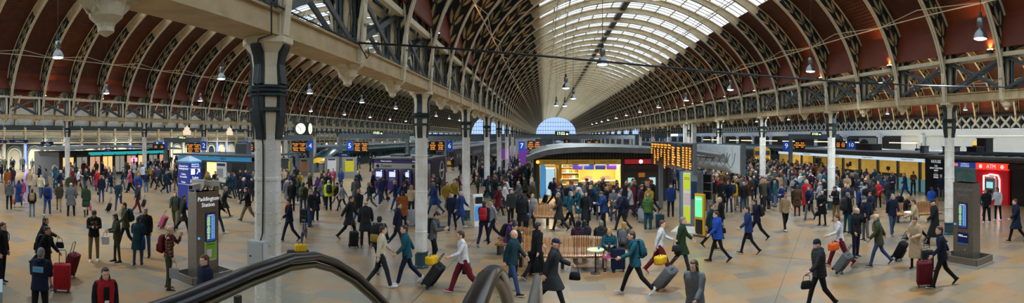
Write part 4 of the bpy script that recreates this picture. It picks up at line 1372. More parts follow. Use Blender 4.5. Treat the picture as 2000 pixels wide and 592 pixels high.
BOX = MB().box((0, 0, .09), (.16, .20, .18)).mesh('packet', [None])
for zi, z in enumerate((.6, .95, 1.3, 1.65)):
    for k in range(8):
        o = put('coffee_packet', BOX, None, (XS + .5, 11.75 + k * .28, z + .016)); setm(o, [bc[(k * 2 + zi) % 6]])
        tag(o, '%s packet in the lit coffee shop, %s shelf up' % (bcn[(k * 2 + zi) % 6], ('first', 'second', 'third', 'fourth')[zi]), 'packet', '%s packets on coffee shop shelf, %s up' % (bcn[(k * 2 + zi) % 6], ('first', 'second', 'third', 'fourth')[zi]))
hh = thing('black_poster_wall', 'black wall with white printed menu between office and currency exchange', 'poster wall', (XS + .5, 24.0, 0), 0)
MB().box((0, 0, 1.35), (.15, 2.2, 2.7)).build('panel', BLACK, hh)
text('lettering', 'HOUSE', (-.09, 0, 2.45), -PI / 2, .3, LETW, hh)
text('lettering', 'THE\nGREAT WESTERN\nARMS\n- - -\nFOOD\nDRINK', (-.09, 0, 1.75), -PI / 2, .16, LETW, hh)
rl = MB()                                              # clutter on the shop roof
cb = thing('roof_cable_tray', 'cable tray with pipes along the shop roof', 'cable tray', (26, 17, 2.94), 0)
for k in range(4):
    rl.tube([(k * .5 - .8, -7, .08 + .03 * k), (k * .5 - .8, 7, .08 + .03 * k)], .05, 6)
for k in range(15):
    rl.box((0, -7 + k, .04), (2.2, .08, .08))
rl.build('tray', DARKM, cb)
for k in range(6):
    MB().tube([(-1.0, -6 + k * .8, .05), (-1.1, -6 + k * .8, .28)], [.06, .14], 10).build('floodlight', PAPER if k < 4 else DARKM, cb)
for (y, x, h, c, lab) in ((23.6, 29.6, 1.1, BLACK, 'tall dark ventilator on the shop roof before the white boarding'), (24.0, 26.2, .5, STEELG, 'grey condenser on the shop roof beside the column'), (22.4, 27.0, .5, BLACK, 'low black plant box on the shop roof')):
    o = thing('roof_plant_box', lab, 'plant box', (x, y, 2.94), 0)
    MB().box((0, 0, h / 2), (.9, .9, h)).build('casing', c, o)
    MB().box((0, 0, h + .03), (1.0, 1.0, .06)).build('lid', FRAME, o)
o = thing('roof_beacon', 'small orange beacon on the low plant box of the shop roof', 'beacon', (26.8, 22.3, 3.51), 0)
MB().lathe([(.16, 0), (.16, .06), (.10, .08)], n=12).build('base', BLACK, o)
MB().lathe([(.13, .08), (.15, .2), (.10, .32), (.02, .36)], n=12).build('lens', emat('beacon_orange', (1, .4, .02), .8), o)

# ---------------------------------------------------------------- gantries with platform numbers, boards and clocks
NW = dict(zip(('2', '3', '4', '5', '6', '7', '9', '10'), ('two', 'three', 'four', 'five', 'six', 'seven', 'nine', 'ten')))
def num_sign(px, n, r, parent=None, s=.95, top=276):
    th = (px - X0) / FPX
    x, y = r * math.sin(th), r * math.cos(th)
    z = CAM_H - (top - Y0) * r / FPX
    o = thing('platform_number_sign', 'blue platform sign with a white %s' % NW[n], 'sign', (x, y, z - s), -th)
    MB().box((0, 0, s / 2), (.62 if len(n) == 1 else .8, .12, s)).build('panel', BLUES, o)
    MB().box((0, 0, s + .14), (.05, .05, .3)).box((0, .0, s + .28), (1.2, .06, .06)).build('bracket', STEELG, o)
    text('numeral', n, (0, -.065, s / 2), 0, s * .72, LETW, o)
    return o
NS = (('2', 398, 52), ('3', 479, 52), ('4', 606, 50), ('5', 683, 50), ('6', 878, 50), ('7', 1019, 50), ('9', 1536, 48), ('10', 1662, 48))
for n, px, r in NS:
    num_sign(px, n, r, s=.75 if n == '10' else .95)
def led_board(px, w, h, r, top, label, txt, cols=2):
    th = (px - X0) / FPX
    x, y = r * math.sin(th), r * math.cos(th)
    z = CAM_H - (top - Y0) * r / FPX
    o = thing('hanging_departure_screen', label, 'departure screen', (x, y, z - h), -th)
    MB().box((0, 0, h / 2), (w, .18, h)).build('casing', BLACK, o)
    MB().box((0, 0, h + .12), (.06, .06, .26)).box((0, 0, h + .25), (w, .06, .05)).build('bracket', STEELG, o)
    for k in range(cols):
        text('led_text', txt, (-w / 2 + w / cols * (k + .5), -.10, h / 2 - .02), 0, h * .22, AMBER, o, sx=.8, space=.95)
    return o
led_board(378, 1.4, 1.0, 51, 279, 'pair of amber platform screens beside the blue sign two', 'On time\n18:02\nOxford\nStops')
led_board(584, 1.4, 1.0, 50, 277, 'pair of amber platform screens beside the blue sign four', 'On time\n17:57\nSwansea\nCalling')
led_board(705, 1.5, 1.0, 50, 277, 'pair of amber platform screens beside the blue sign five', 'On time\n18:04\nBristol\nCalling')
led_board(853, 1.6, .95, 50, 276, 'pair of amber platform screens beside the blue sign six', '17:59\nReading\nSlough\nAll stns')
led_board(1043, 1.35, .95, 50, 275, 'amber screens beside the blue sign seven', '18:00\nDidcot\nOn time\nFast')
led_board(1562, 1.0, .9, 48, 274, 'pair of amber platform screens beside the blue sign nine', '18:10\nNewbury\nFast')
led_board(1642, 1.0, .75, 48, 275, 'pair of amber platform screens beside the blue sign ten', '18:12\nSlough\nStops')
led_board(490, .9, 1.0, 51, 278, 'amber screen beside the blue sign three', '18:01\nExeter\nStops', 1)
led_board(310, 1.1, .5, 44, 281, 'small amber screen over the grey wave-roof shop', '18:02\nCardiff', 2)
led_board(1158, 1.9, .5, 62, 274, 'wide amber screens beyond the central kiosk roof', '18:03 Oxford\n18:05', 2)
led_board(1107, .8, .5, 62, 272, 'small orange screen beneath the far digital clock', '18:03\nBath', 1)
def gantry(px0, px1, r, y, label, legs):
    p = []
    for px in (px0, px1):
        th = (px - X0) / FPX
        p.append((r * math.sin(th), r * math.cos(th)))
    z = CAM_H - (y - Y0) * r / FPX
    o = thing('gantry', label, 'gantry', (p[0][0], p[0][1], 0), 0)
    b = (p[1][0] - p[0][0], p[1][1] - p[0][1])
    MB().bar((0, 0, z), (b[0], b[1], z), .30, .5).build('beam', STEELG, o)
    for t in legs:
        MB().box((b[0] * t, b[1] * t, z / 2 - .13), (.32, .32, z - .26)).build('leg', STEELG, o)
gantry(545, 610, 51, 269, 'grey steel gantry behind the first column at platform 4', (.55, .97))
gantry(662, 800, 52, 266, 'long grey steel gantry over platforms 5 and 6', (.02, .97))
gantry(320, 392, 54, 274, 'short grey gantry near the platform 2 sign', (.05,))
gantry(800, 940, 58, 270, 'grey steel gantry behind the platform 6 sign', (.5,))
gantry(970, 1240, 66, 268, 'long grey steel gantry carrying the digital clock beyond the kiosk', (.03, .6, .99))
gantry(1540, 1640, 50, 267, 'grey steel gantry between the number 9 and 10 signs', (.04,))
def digi(px, r, y, w, label, ts='17:52', sec='02'):
    th = (px - X0) / FPX
    z = CAM_H - (y - Y0) * r / FPX
    o = thing('digital_clock', label, 'clock', (r * math.sin(th), r * math.cos(th), z), -th)
    h = w * .36
    MB().box((0, 0, 0), (w, .25, h)).build('casing', STEELG, o)
    MB().box((0, -.13, 0), (w * .92, .02, h * .78)).build('display', BLACK, o)
    for q in (-1, 1):
        MB().box((q * w * .3, 0, -h / 2 - .15), (.08, .08, .3)).build('bracket', STEELG, o)
    text('digits', ts, (-w * .10, -.145, 0), 0, h * .72, LEDG, o)
    text('seconds', sec, (w * .34, -.145, -h * .1), 0, h * .45, LEDG, o)
digi(1098, 64, 261, 1.9, 'green digital clock above the kiosk roof beneath the fan window')
digi(737, 51, 260, 1.25, 'small green digital clock on the gantry over platform 5')
digi(1594, 49, 262, 1.1, 'small pale digital clock between platform signs 9 and 10')
digi(355, 53, 269, .9, 'small green digital clock near platform 2')
digi(549, 50, 265, .7, 'small digital clock behind the first column')
def dir_sign(px, r, top, w, h, label, s, m=None):
    th = (px - X0) / FPX
    z = CAM_H - (top - Y0) * r / FPX
    o = thing('direction_sign', label, 'sign', (r * math.sin(th), r * math.cos(th), z - h), -th)
    MB().box((0, 0, h / 2), (w, .10, h)).build('panel', m or NAVY, o)
    for q in (-1, 1):
        MB().box((q * w * .3, 0, h + .2), (.05, .05, .4)).build('hanger', FRAME, o)
    text('lettering', s, (0, -.06, h / 2), 0, h * .34, LETW, o)
dir_sign(37, 50, 273, 1.9, .32, 'navy hanging sign reading Platforms by the arched wall', '< ## Platforms 1-8')
dir_sign(92, 46, 277, 1.2, .38, 'navy hanging sign near the far arched wall column', 'Taxis\nWay out >')
dir_sign(5, 49, 274, .9, .3, 'navy hanging sign at the picture edge', 'Exit')
dir_sign(672, 46, 299, 1.1, .36, 'dark blue sign with lift and train symbols below sign 5', '+ [] Trains')
dir_sign(211, 45, 291, .6, .25, 'small navy sign on the wave roof canopy', '< []')
dir_sign(435, 43, 302, .8, .25, 'small navy sign over the cyan fascia kiosk', '[] >')
dir_sign(1795, 36, 290, .6, .16, 'small navy roof sign beyond the assistance office', 'Exit')
ts = thing('toilet_sign', 'blue toilet sign with white figures on the arched wall', 'sign', (-37.6, 38.0, 3.0), face_cam(-37.6, 38))
MB().box((0, 0, .3), (1.5, .12, .7)).build('panel', BLUES, ts)
for s in (-1, 1):
    MB().ell((s * .35, -.08, .52), (.08, .02, .08)).box((s * .35, -.08, .25), (.2, .02, .42)).build('figure', LETW, ts)

# the big analogue clock
ck2 = thing('station_clock', 'large round-faced clock in dark case hanging above platform 4', 'clock', (-24.4, 45.9, 4.42), 0)
ck2.rotation_euler = (0, 0, R(4))
MB().box((0, 0, .62), (1.45, 1.45, 1.35)).build('case', mat('clock_case', srgb('3a4038'), .5), ck2)
MB().box((0, 0, 1.5), (.14, .14, .45)).build('hanger', FRAME, ck2)
CLK = emat('clock_face', (.75, .85, .6), 1.0)
for q, (nx, ny) in enumerate(((0, -1), (1, 0))):
    n = Vector((nx, ny, 0)); c = n * .73 + Vector((0, 0, .62)); t = Vector((-ny, nx, 0))
    MB().tube([c, c + n * .03], .58, 28).build('dial', CLK, ck2)
    MB().tube([c + n * .035 + t * (.6 * math.cos(2 * PI * k / 28)) + Vector((0, 0, .6 * math.sin(2 * PI * k / 28))) for k in range(28)], .035, 6, closed=True).build('bezel', BLACK, ck2)
    hm = MB()
    for k in range(12):
        a = k * PI / 6
        u = t * math.cos(a) + Vector((0, 0, math.sin(a)))
        hm.bar(c + n * .04 + u * .44, c + n * .04 + u * .53, .035, .02, up=n)
    hm.tube([c + n * .04 + t * (.485 * math.cos(2 * PI * k / 24)) + Vector((0, 0, .485 * math.sin(2 * PI * k / 24))) for k in range(24)], .006, 4, closed=True)
    hm.build('hour_marks', BLACK, ck2)
    hm = MB()
    for L, hhh in ((.30, 5.87), (.46, 52 / 5)):
        a = PI / 2 - 2 * PI * hhh / 12
        u = t * math.cos(a) + Vector((0, 0, math.sin(a)))
        hm.bar(c + n * .05 - u * .06, c + n * .05 + u * L, .045, .02, up=n)
    hm.build('hands', BLACK, ck2)

# ---------------------------------------------------------------- trains
def train(x, y0, length, label, cbody, cnose, pointed=True, roofm=None, doors=None, win=True, w=2.7, h=2.75):
    o = thing('train', label, 'train', (x, y0, 0), 0)
    body, nose = MB(), MB()
    def sec(y, s=1.0, hh=h, zb=0.02, n=16):
        P = []
        for a in np.linspace(0, PI, 11):
            P.append((w / 2 * s * max(-1, min(1, 1.12 * math.cos(a))), y, zb + (hh - .8) + .8 * math.sin(a) if hh > 1.4 else zb + hh * (.4 + .6 * math.sin(a))))
        return [(w / 2 * s, y, zb)] + P + [(-w / 2 * s, y, zb)]
    cars = []
    y = 5.5 if pointed else .3
    MB().loft([sec(y), sec(length)]).build('body', cbody, o, smooth=False)
    if pointed:
        S = [sec(yy, s, hh) for yy, s, hh in ((0, .38, .95), (.25, .62, 1.15), (.8, .80, 1.45), (1.6, .92, 1.85), (2.6, .98, 2.25), (3.8, 1, 2.58), (5.5, 1, h))]
        nn = MB().loft(S[:3]).build('nose', cnose, o, smooth=True)
        MB().loft(S[2:]).build('cab', cbody, o, smooth=True)
        wsS = [[(p[0] * .72, p[1], p[2] + .03) for p in S[i][4:10]] for i in (3, 4, 5)]
        MB().loft([r + [(q[0], q[1], q[2] - .05) for q in reversed(r)] for r in wsS]).build('windscreen', mat('windscreen', (.02, .025, .03), .08), o, smooth=True)
        for s in (-1, 1):
            MB().ell((s * .85, .85, 1.05), (.12, .1, .07)).build('headlamp', emat('train_lamp_red', (1, .25, .15), 3) if s > 0 else PAPER, o)
    else:
        MB().loft([sec(0, .96, h - .1), sec(.32)]).build('front', cnose, o)
        MB().box((0, -.02, 1.75), (.7, .06, 1.0)).build('gangway_door', BLACK, o)
        for s in (-1, 1):
            MB().box((s * .85, -.02, 1.75), (.7, .06, .65)).build('front_window', mat('windscreen', (.02, .025, .03), .08), o)
            MB().ell((s * .95, -.04, 1.0), (.12, .06, .09)).build('headlamp', emat('train_lamp', (1, .75, .4), 4), o)
        MB().box((0, -.05, .55), (2.4, .1, .5)).build('yellow_panel', mat('train_yellow', srgb('d9a51c'), .4), o)
    k = 0
    y = 8.0 if pointed else 2.0
    DG = mat('train_window', (.015, .02, .022), .1)
    while y < length - 3 and k < 60:
        for s in (-1, 1):
            if k % 8 == 7:
                MB().box((s * (w / 2 + .012), y, 1.15), (.03, .8, 2.0)).build('door', doors or cbody, o)
            else:
                MB().box((s * (w / 2 + .012), y, 1.45), (.03, 1.35, .62)).build('window', DG, o)
        y += 1.9
        k += 1
    return o
GWR = mat('train_green', srgb('12322f'), .3, noise=.1)
YELN = mat('train_yellow', srgb('d9a51c'), .4)
SILV = mat('train_silver', srgb('8f989a'), .3, metal=.3)
PUR = mat('train_plum', srgb('4a4048'), .35)
train(-28.6, 57.5, 110, 'dark green express train with yellow nose at platform 4', GWR, YELN)
train(-37.8, 66.0, 110, 'dark green train beyond the yellow-nosed express', GWR, GWR)
train(-20.5, 74.0, 100, 'silver-nosed green train behind the ticket kiosk', GWR, SILV)
train(-13.6, 67.0, 110, 'plum commuter train with yellow lower front at platform 6', PUR, PUR, False)
train(31.5, 66.0, 90, 'commuter train with yellow end beyond the departure boards', mat('train_slate', srgb('3d4b50'), .4), YELN, False)
train(5.5, 95.0, 90, 'pale train far behind the central kiosk', SILV, SILV, False)
train(40.0, 56.0, 100, 'train with dark windows beside the outer wall platforms', mat('train_teal', srgb('20393d'), .4), YELN, False)

# ---------------------------------------------------------------- ticket gates
GT = MB().box((0, 0, .5), (.28, 1.5, 1.0)).box((0, 0, 1.02), (.24, 1.4, .05), 1)
GTm = GT.mesh('gate_body', [mat('gate_grey', srgb('7d817c'), .4), BLACK])
PAD = MB().box((.2, 0, .85), (.30, .04, .55)).mesh('paddle', [mat('gate_paddle', srgb('26383a'), .3)])
gx = -25.5
nth = 0
for k in range(16):
    x = -26.0 + k * .95
    if -21.6 < x < -19.2: continue
    o = thing('ticket_gate', 'grey ticket gate with dark paddles in the line before the trains', 'ticket gate', (x, 52.0, 0), 0)
    o['label'] = 'grey ticket gate with dark paddles, %s in the line counted from the arched wall side' % ordn[k]
    put('gate_body', GTm, o); put('paddle', PAD, o)
def poster_kiosk(x, y, w, h, label, m, mp):
    o = thing('poster_kiosk', label, 'poster stand', (x, y, 0), face_cam(x, y))
    MB().box((0, 0, h / 2), (w, .35, h)).build('casing', m, o)
    MB().box((0, -.19, h * .60), (w * .6, .03, h * .62)).build('poster', mp, o)
    MB().box((0, -.21, h * .87), (w * .5, .01, h * .07)).build('heading', NAVY, o)
PU = mat('casing_putty', srgb('8c8a82'), .5)
poster_kiosk(-21.4, 46.5, 1.5, 2.1, 'grey casing with white poster before the ticket gates', PU, PAPER)
poster_kiosk(-19.4, 46.5, 1.5, 2.1, 'grey casing with yellow timetable beside the ticket kiosk', PU, YEL)
poster_kiosk(-26.6, 46.0, 1.4, 1.9, 'putty casing with yellow timetable behind the first column', PU, YEL)
poster_kiosk(-24.4, 46.0, 1.3, 1.9, 'putty casing with orange poster', PU, mat('poster_orange', srgb('c98a6a'), .5))
poster_kiosk(.6, 49.0, 1.5, 1.9, 'pale casing with timetable by the platform 7 columns', PU, mat('poster_green', srgb('8fae9c'), .5))
br_ = thing('barrier_fence', 'grey metal barrier fence behind the ticket gates', 'fence', (-24.3, 54.3, 0), 0)
fm = MB()
for k in range(25):
    fm.tube([(-2.2 + k * .18, 0, .05), (-2.2 + k * .18, 0, 1.15)], .018, 5)
fm.box((0, 0, 1.17), (4.6, .06, .06)).box((0, 0, .1), (4.6, .06, .05))
fm.build('railing', STEELG, br_)
for n_, (x, y, lab) in enumerate(((-2.6, 62, 'purple lit advertising panel beyond the column row'), (-4.9, 60, 'tall purple banner panel beside the platform 6 columns'))):
    o = thing('advertising_panel', lab, 'advert', (x, y, 0), 0)
    MB().box((0, 0, 1.5), (1.5 if n_ else 1.2, .2, 2.4)).build('panel', emat('advert_purple', (.20, .04, .36), .35), o)
    MB().box((0, 0, .15), (1.0, .3, .3)).build('base', BLACK, o)
# ---------------------------------------------------------------- information totems
SCR = emat('screen_blue', (.02, .05, .30), .5)
SCT = emat('screen_green_text', (.5, .9, .15), .6)
SCC = emat('screen_cyan_text', (.3, .7, .9), .55)
def totem(x, y, rz, label, wf, h, left):
    o = thing('information_totem', label, 'information totem', (x, y, 0), rz)
    d = .42
    MB().box((0, 0, h / 2 + .05), (wf, d, h - .1)).build('casing', STEEL, o)
    MB().box((0, 0, h - .02), (wf + .01, d + .01, .04)).build('top_cap', STEEL, o)
    b = MB()
    b.box((0, 0, .04), (wf + .72, d + .60, .08))
    bo = b.build('base_plate', mat('base_light', srgb('a8a7a2'), .4), o)
    g = MB()
    W, D = (wf + .62) / 2, (d + .5) / 2
    for s in (-1, 1):
        g.box((0, s * D, .19), (2 * W, .05, .2)); g.box((s * W, 0, .19), (.05, 2 * D, .2))
    for k in range(6):
        g.bar((-W + .2 + k * .22, -D, .26), (-W + .05 + k * .22, -d / 2, .14), .03, .02)
    g.build('base_tray', STEEL, o)
    fy = -d / 2
    text('lettering', 'Paddington\nStation', (0 if not left else .02, fy - .006, h - .30), 0, .17, LETW if left else mat('letters_faint', srgb('8f949a'), .4), o)
    sx = .10 if left else .0
    sc = MB().box((sx, fy - .01, h * .60), (.36, .03, .84)).build('screen_bezel', BLACK, o)
    MB().box((sx, fy - .028, h * .60), (.32, .006, .78)).build('screen', SCR, sc)
    r2 = random.Random(5)
    tg, tc = MB(), MB()
    for k in range(15):
        z = h * .60 + .31 - k * .044
        tg.box((sx - .09 + 0, fy - .034, z), (.06 + r2.random() * .06, .004, .024))
        tc.box((sx + .04, fy - .034, z), (.05, .004, .022)); tc.box((sx + .11, fy - .034, z), (.04, .004, .022))
    tg.build('led_rows_green', SCT, sc); tc.build('led_rows_blue', SCC, sc)
    text('lettering', 'Departures', (sx, fy - .034, h * .60 + .36), 0, .045, LETW, sc)
    if left:
        p = MB().box((sx, fy - .008, .90), (.42, .015, .56)).build('poster', PAPER, o)
        MB().box((sx, fy - .018, .90), (.38, .008, .50)).build('green_print', mat('poster_lime', srgb('86c232'), .5), p)
        MB().box((sx - .06, fy - .024, .84), (.17, .006, .22)).build('white_panel', mat('poster_pinkish', srgb('e6d6da'), .5), p)
        text('lettering', 'Book here', (sx, fy - .024, 1.09), 0, .06, NAVY, p)
    else:
        p = MB().box((0, fy - .008, .86), (.42, .015, .38)).build('sign_plate', mat('plate_navy', srgb('0f1d5c'), .4), o)
        MB().box((0, fy - .018, .69), (.42, .006, .03)).build('cyan_line', mat('line_cyan', srgb('2f8fd0'), .4), p)
        text('lettering', '< # Platforms 1-9\n< # Toilets (nearby, nappy change)', (-.18, fy - .02, .95), 0, .036, LETW, p, align='LEFT', sx=.7)
        MB().tube([(.08, fy - .0, .5), (.08, fy - .02, .5)], .018, 10).build('lock', mat('lock_white', (.6, .6, .6), .4), o)
    MB().tube([(-wf / 2 + .08, fy, 1.3), (-wf / 2 + .08, fy - .02, 1.3)], .035, 12).build('blue_button', emat('button_blue', (.1, .35, .9), .6), o)
    return o
x, y, th = ground(397, 548)
TOT1 = totem(x, y, -th + R(37), 'steel station totem with green poster and three cameras on top', .80, 2.62, True)
cm = Matrix.Rotation(-th + R(37), 4, 'Z')
for i, (dx, dy, dz, a, lab) in enumerate(((-.38, -.12, 2.72, -50, 'white surveillance camera at the front corner of the totem top'), (-.02, .10, 2.80, -150, 'white surveillance camera standing tallest on the totem top'), (.26, .0, 2.76, 65, 'white surveillance camera pointing away along the totem top'))):
    p = cm @ Vector((dx, dy, 0))
    o = thing('security_camera', lab, 'camera', (x + p.x, y + p.y, 2.60), -th + R(24 + a))
    MB().lathe([(.05, 0), (.05, .02), (.02, .03), (.02, dz - 2.60)], n=10).build('bracket', PAPER, o)
    MB().box((0, -.05, dz - 2.60 + .05), (.15, .46, .13)).box((0, -.08, dz - 2.60 + .125), (.17, .50, .02)).build('housing', mat('camera_white', srgb('c9c6bb'), .4), o)
    MB().box((0, -.285, dz - 2.60 + .05), (.11, .02, .09)).build('lens', BLACK, o)
x, y, th = ground(1888, 514)
totem(x, y, -th + R(-35), 'steel station totem with navy directions plate in front of a white column', .80, 2.68, False)

# blue direction pillar
x, y, th = ground(370, 402)
bp = thing('direction_pillar', 'blue four-sided direction pillar with pitched grey roof and Toilets sign', 'direction sign', (x, y, 0), -th - R(46))
MB().box((0, 0, 1.35), (1.0, 1.0, 2.7)).build('body', mat('pillar_blue', srgb('1b2f86'), .35, emis=srgb('1b2f86'), es=.15), bp)
MB().box((0, 0, 2.68), (1.04, 1.04, .09)).build('cyan_rim', mat('rim_cyan', srgb('3aa0c8'), .4), bp)
MB().lathe([(.74, 2.72), (.70, 2.76), (.10, 3.02)], n=4, ph=PI / 4).build('roof', mat('pillar_roof', srgb('8a97a6'), .4), bp)
for f, (tx, sz) in enumerate((('Elizabeth line\nUnderground\n\nToilets\nAccessible\n\nTrains', .16), ('Toilets\nPlatform 1', .22))):
    a = f * PI / 2
    n = Vector((math.sin(a), -math.cos(a), 0))
    c = n * .505
    text('lettering', tx, (c.x, c.y, 1.95 if not f else 1.62), a, sz, LETW, bp, sx=.9)
    t = Vector((math.cos(a), math.sin(a), 0))
    if f:
        text('lettering', 'Elizabeth line\nUnderground', (c.x, c.y, 2.48), a, .12, LETW, bp)
        q = c + Vector((0, 0, 2.10)) - t * .2
        m_ = MB().box((q.x, q.y, q.z), (.02 + abs(t.x) * .3, .02 + abs(t.y) * .3, .34)).build('pictogram', LETW, bp)
        mm = MB()
        c3 = c * 1.02
        mm.bar(c3 + t * .12 + Vector((0, 0, 1.95)), c3 + t * .36 + Vector((0, 0, 2.22)), .05, .02, up=n)
        mm.bar(c3 + t * .36 + Vector((0, 0, 2.22)), c3 + t * .18 + Vector((0, 0, 2.22)), .05, .02, up=n)
        mm.bar(c3 + t * .36 + Vector((0, 0, 2.22)), c3 + t * .36 + Vector((0, 0, 2.04)), .05, .02, up=n)
        mm.build('arrow', LETW, bp)
    MB().box((c.x, c.y, 2.3), (.01 + abs(t.x) * .95, .01 + abs(t.y) * .95, .012)).box((c.x, c.y, 1.35), (.01 + abs(t.x) * .95, .01 + abs(t.y) * .95, .012)).build('dividing_line', LETW, bp)

# ---------------------------------------------------------------- departure board, its twin seen from behind, info pillar
db = thing('departure_board', 'long black departure board with amber timetable columns facing the staircase', 'departure board', (6.45, 20.2, 0), -PI / 2)
# local x runs along world -y
MB().box((-4.0, -.09, 3.25), (8.3, .14, 1.24)).build('casing', BLACK, db)
MB().box((.18, -.09, 3.25), (.05, .17, 1.28)).box((-4, -.05, 3.90), (8.3, .3, .05)).build('end_cap', STEELG, db)
r2 = random.Random(11)
names = ['Slough', 'Oxford', 'Reading', 'Swansea', 'Newbury', 'Didcot', 'Bristol', 'Exeter', 'Hayes', 'Cardiff', 'Bath Spa', 'Swindon', 'Plymouth', 'Langley', 'Taplow', 'Maidenhead', 'Twyford', 'Burnham', 'Iver', 'Taunton', 'Truro', 'Par']
colx = [-7.75, -6.97, -6.19, -5.41, -4.63, -3.85]
for i, cx in enumerate(colx):
    MB().box((cx - .39, -.165, 3.25), (.02, .01, 1.2)).build('divider', FRAME, db)
    text('led_heading', '17:%02d  %s\nOn time   %d' % (48 + i * 2, r2.choice(names), 1 + i), (cx, -.17, 3.70), 0, .13, AMBER, db, sx=.75)
    text('led_list', '\n'.join(r2.choice(names) for _ in range(3 + (i * 5) % 7)), (cx - .32, -.17, 3.55), 0, .115, AMBER, db, 'LEFT', sx=.8).data.align_y = 'TOP'
for cx, w, m, nm, c in ((-2.95, .85, PURPLE, 'purple_frame', 0), (-2.02, .80, mat('frame_teal', srgb('2f6f74'), .4), 'teal_frame', 1)):
    MB().box((cx, -.165, 3.25), (w, .02, 1.2)).build(nm, m, db)
    MB().box((cx, -.178, 3.25), (w - .08, .01, 1.08)).build('display', BLACK, db)
    text('led_list', '\n'.join(['18:0%d %s' % (k, r2.choice(names)) for k in range(8)]), (cx - w / 2 + .08, -.186, 3.72), 0, .115, AMBER, db, 'LEFT', sx=.75).data.align_y = 'TOP'
for cx in (-1.25, -.7, -.18):
    text('led_list', '\n'.join(r2.choice(names) if cx > -.5 else '%02d:%02d  %d' % (18, k * 4 + 3, k % 9 + 1) for k in range(9)), (cx - .24, -.17, 3.74), 0, .11, AMBER, db, 'LEFT', sx=.75).data.align_y = 'TOP'
for t in (-.3, -7.6):
    MB().box((t, .30, 1.3 if t > -1 else 1.3), (.22, .22, 2.6)).build('support_post', STEELG, db)
tb = thing('reversed_display_board', 'grey panelled back of the second departure board with pipes and cables', 'departure board', (8.1, 18.9, 0), -PI / 2)
for k in range(8):
    MB().box((-.45 - k * .92, 0, 3.22), (.88, .10, 1.2)).box((-.45 - k * .92, -.07, 3.22), (.70, .05, 1.05)).build('back_panel', mat('panel_back_grey', srgb('dde3e2'), .5, noise=.06), tb)
MB().box((-3.7, .08, 3.22), (7.5, .08, 1.26)).box((.03, 0, 3.25), (.05, .22, 1.34)).build('frame', STEELG, tb)
pm = MB()
pm.tube([(-7.0, -.7, 3.55), (-4.0, -.5, 3.42), (-1.4, -.35, 3.35)], .11, 12)
pm.tube([(-7.0, -.62, 3.3), (-4.5, -.4, 3.2), (-3.0, -.2, 3.2)], .05, 8)
pm.build('pipe', mat('pipe_grey', srgb('8a8c88'), .35, metal=.4), tb)
for k in range(7):
    cbm = MB()
    x0 = -.6 - k * .92
    cbm.tube([(x0 - .3, -.22, 3.45), (x0 - .15, -.42, 3.1), (x0, -.30, 2.86), (x0 + .1, -.2, 3.1), (x0 + .25, -.2, 3.5)], .014, 5)
    cbm.build('cable', BLACK, tb)
for t in (-4.2, -6.6):
    MB().box((t, .0, 1.31), (.22, .22, 2.62)).build('support_post', STEELG, tb)
ip = thing('information_pillar', 'grey pillar on concrete foot with yellow-green posters below the departure board', 'information pillar', (6.35, 20.5, 0), R(-38))
MB().loft([[(s * a * 1.0, t * b, z) for s, t in ((-1, -1), (1, -1), (1, 1), (-1, 1))] for z, a, b in ((0, .72, .62), (.12, .72, .62), (.34, .48, .40))]).build('concrete_foot', CONC, ip)
MB().box((0, 0, 1.5), (.80, .62, 2.4)).build('body', STEELG, ip)
MB().box((-.42, 0, 1.6), (.04, .64, 2.3)).build('blue_edge', mat('edge_blue', srgb('1f5f8f'), .4), ip)
pf = MB().box((-.08, -.32, 1.55), (.34, .03, 2.2)).build('poster_frame', PAPER, ip)
MB().box((-.08, -.34, 2.25), (.29, .012, .70)).box((-.08, -.34, .85), (.29, .012, .70)).build('yellow_poster', mat('poster_yg', srgb('bfc92a'), .5, emis=srgb('bfc92a'), es=.2), pf)
text('lettering', 'Give up\nyour seat', (-.08, -.35, 2.4), 0, .07, BLACK, pf)
MB().box((-.08, -.34, 1.52), (.29, .012, .5)).build('pink_notice', mat('notice_pink', srgb('d9c2bd'), .5), pf)
MB().box((.24, -.325, 1.9), (.26, .03, .75)).build('dark_screen', mat('screen_dark_blue', srgb('1d3550'), .2), ip)
for k in range(3):
    o = thing('monitor', 'black monitor on the side of the information pillar, %s from the top' % ('first', 'second', 'third')[k], 'monitor', (7.1, 20.7, 2.35 - k * .38), R(-60))
    MB().box((0, 0, 0), (.55, .1, .34)).build('casing', BLACK, o)
    MB().box((0, .12, 0), (.08, .16, .08)).build('bracket', FRAME, o)
hp = thing('help_point', 'yellow framed help point with green screen beside the information pillar', 'help point', (6.47, 19.65, 0), R(-62))
MB().box((0, 0, .9), (.52, .12, 1.8)).build('casing', mat('help_yellow', srgb('d9a420'), .4), hp)
MB().box((-.02, -.07, 1.25), (.38, .03, .85)).build('screen', emat('help_green', (.1, .75, .3), .9), hp)
MB().box((0, -.07, .42), (.38, .03, .6)).build('lower_panel', BLACK, hp)
MB().box((0, 0, .03), (.6, .3, .06)).build('foot', FRAME, hp)
text('lettering', 'Train times', (-.02, -.09, 1.58), 0, .08, LETW, hp)

# small white kiosk with blue artwork by the third column
wk = thing('touch_screen_kiosk', 'white curved touch screen kiosk with blue yellow artwork near a column', 'touch screen kiosk', (-3.1, 23.0, 0), R(30))
prof = [(-.16, 0), (.16, 0), (.10, .45), (.05, 1.0), (.10, 1.45), (-.02, 1.5), (-.14, 1.0), (-.10, .5)]
MB().prism([(a, b) for a, b in prof], (-.24, 0, 0), (0, 1, 0), (0, 0, 1), (1, 0, 0), .48).build('shell', PAPER, wk)
MB().box((0, -.155, .62), (.38, .02, .65)).build('blue_artwork', emat('art_blue', srgb('2f86c9'), .6), wk)
MB().box((0, -.15, 1.22), (.36, .03, .3)).build('screen', BLACK, wk)
MB().tube([(.05, -.175, .8), (.05, -.18, .8)], .07, 12).build('yellow_dot', YEL, wk)
MB().tube([(.08, -.175, .55), (.08, -.18, .55)], .08, 12).build('yellow_dot', YEL, wk)

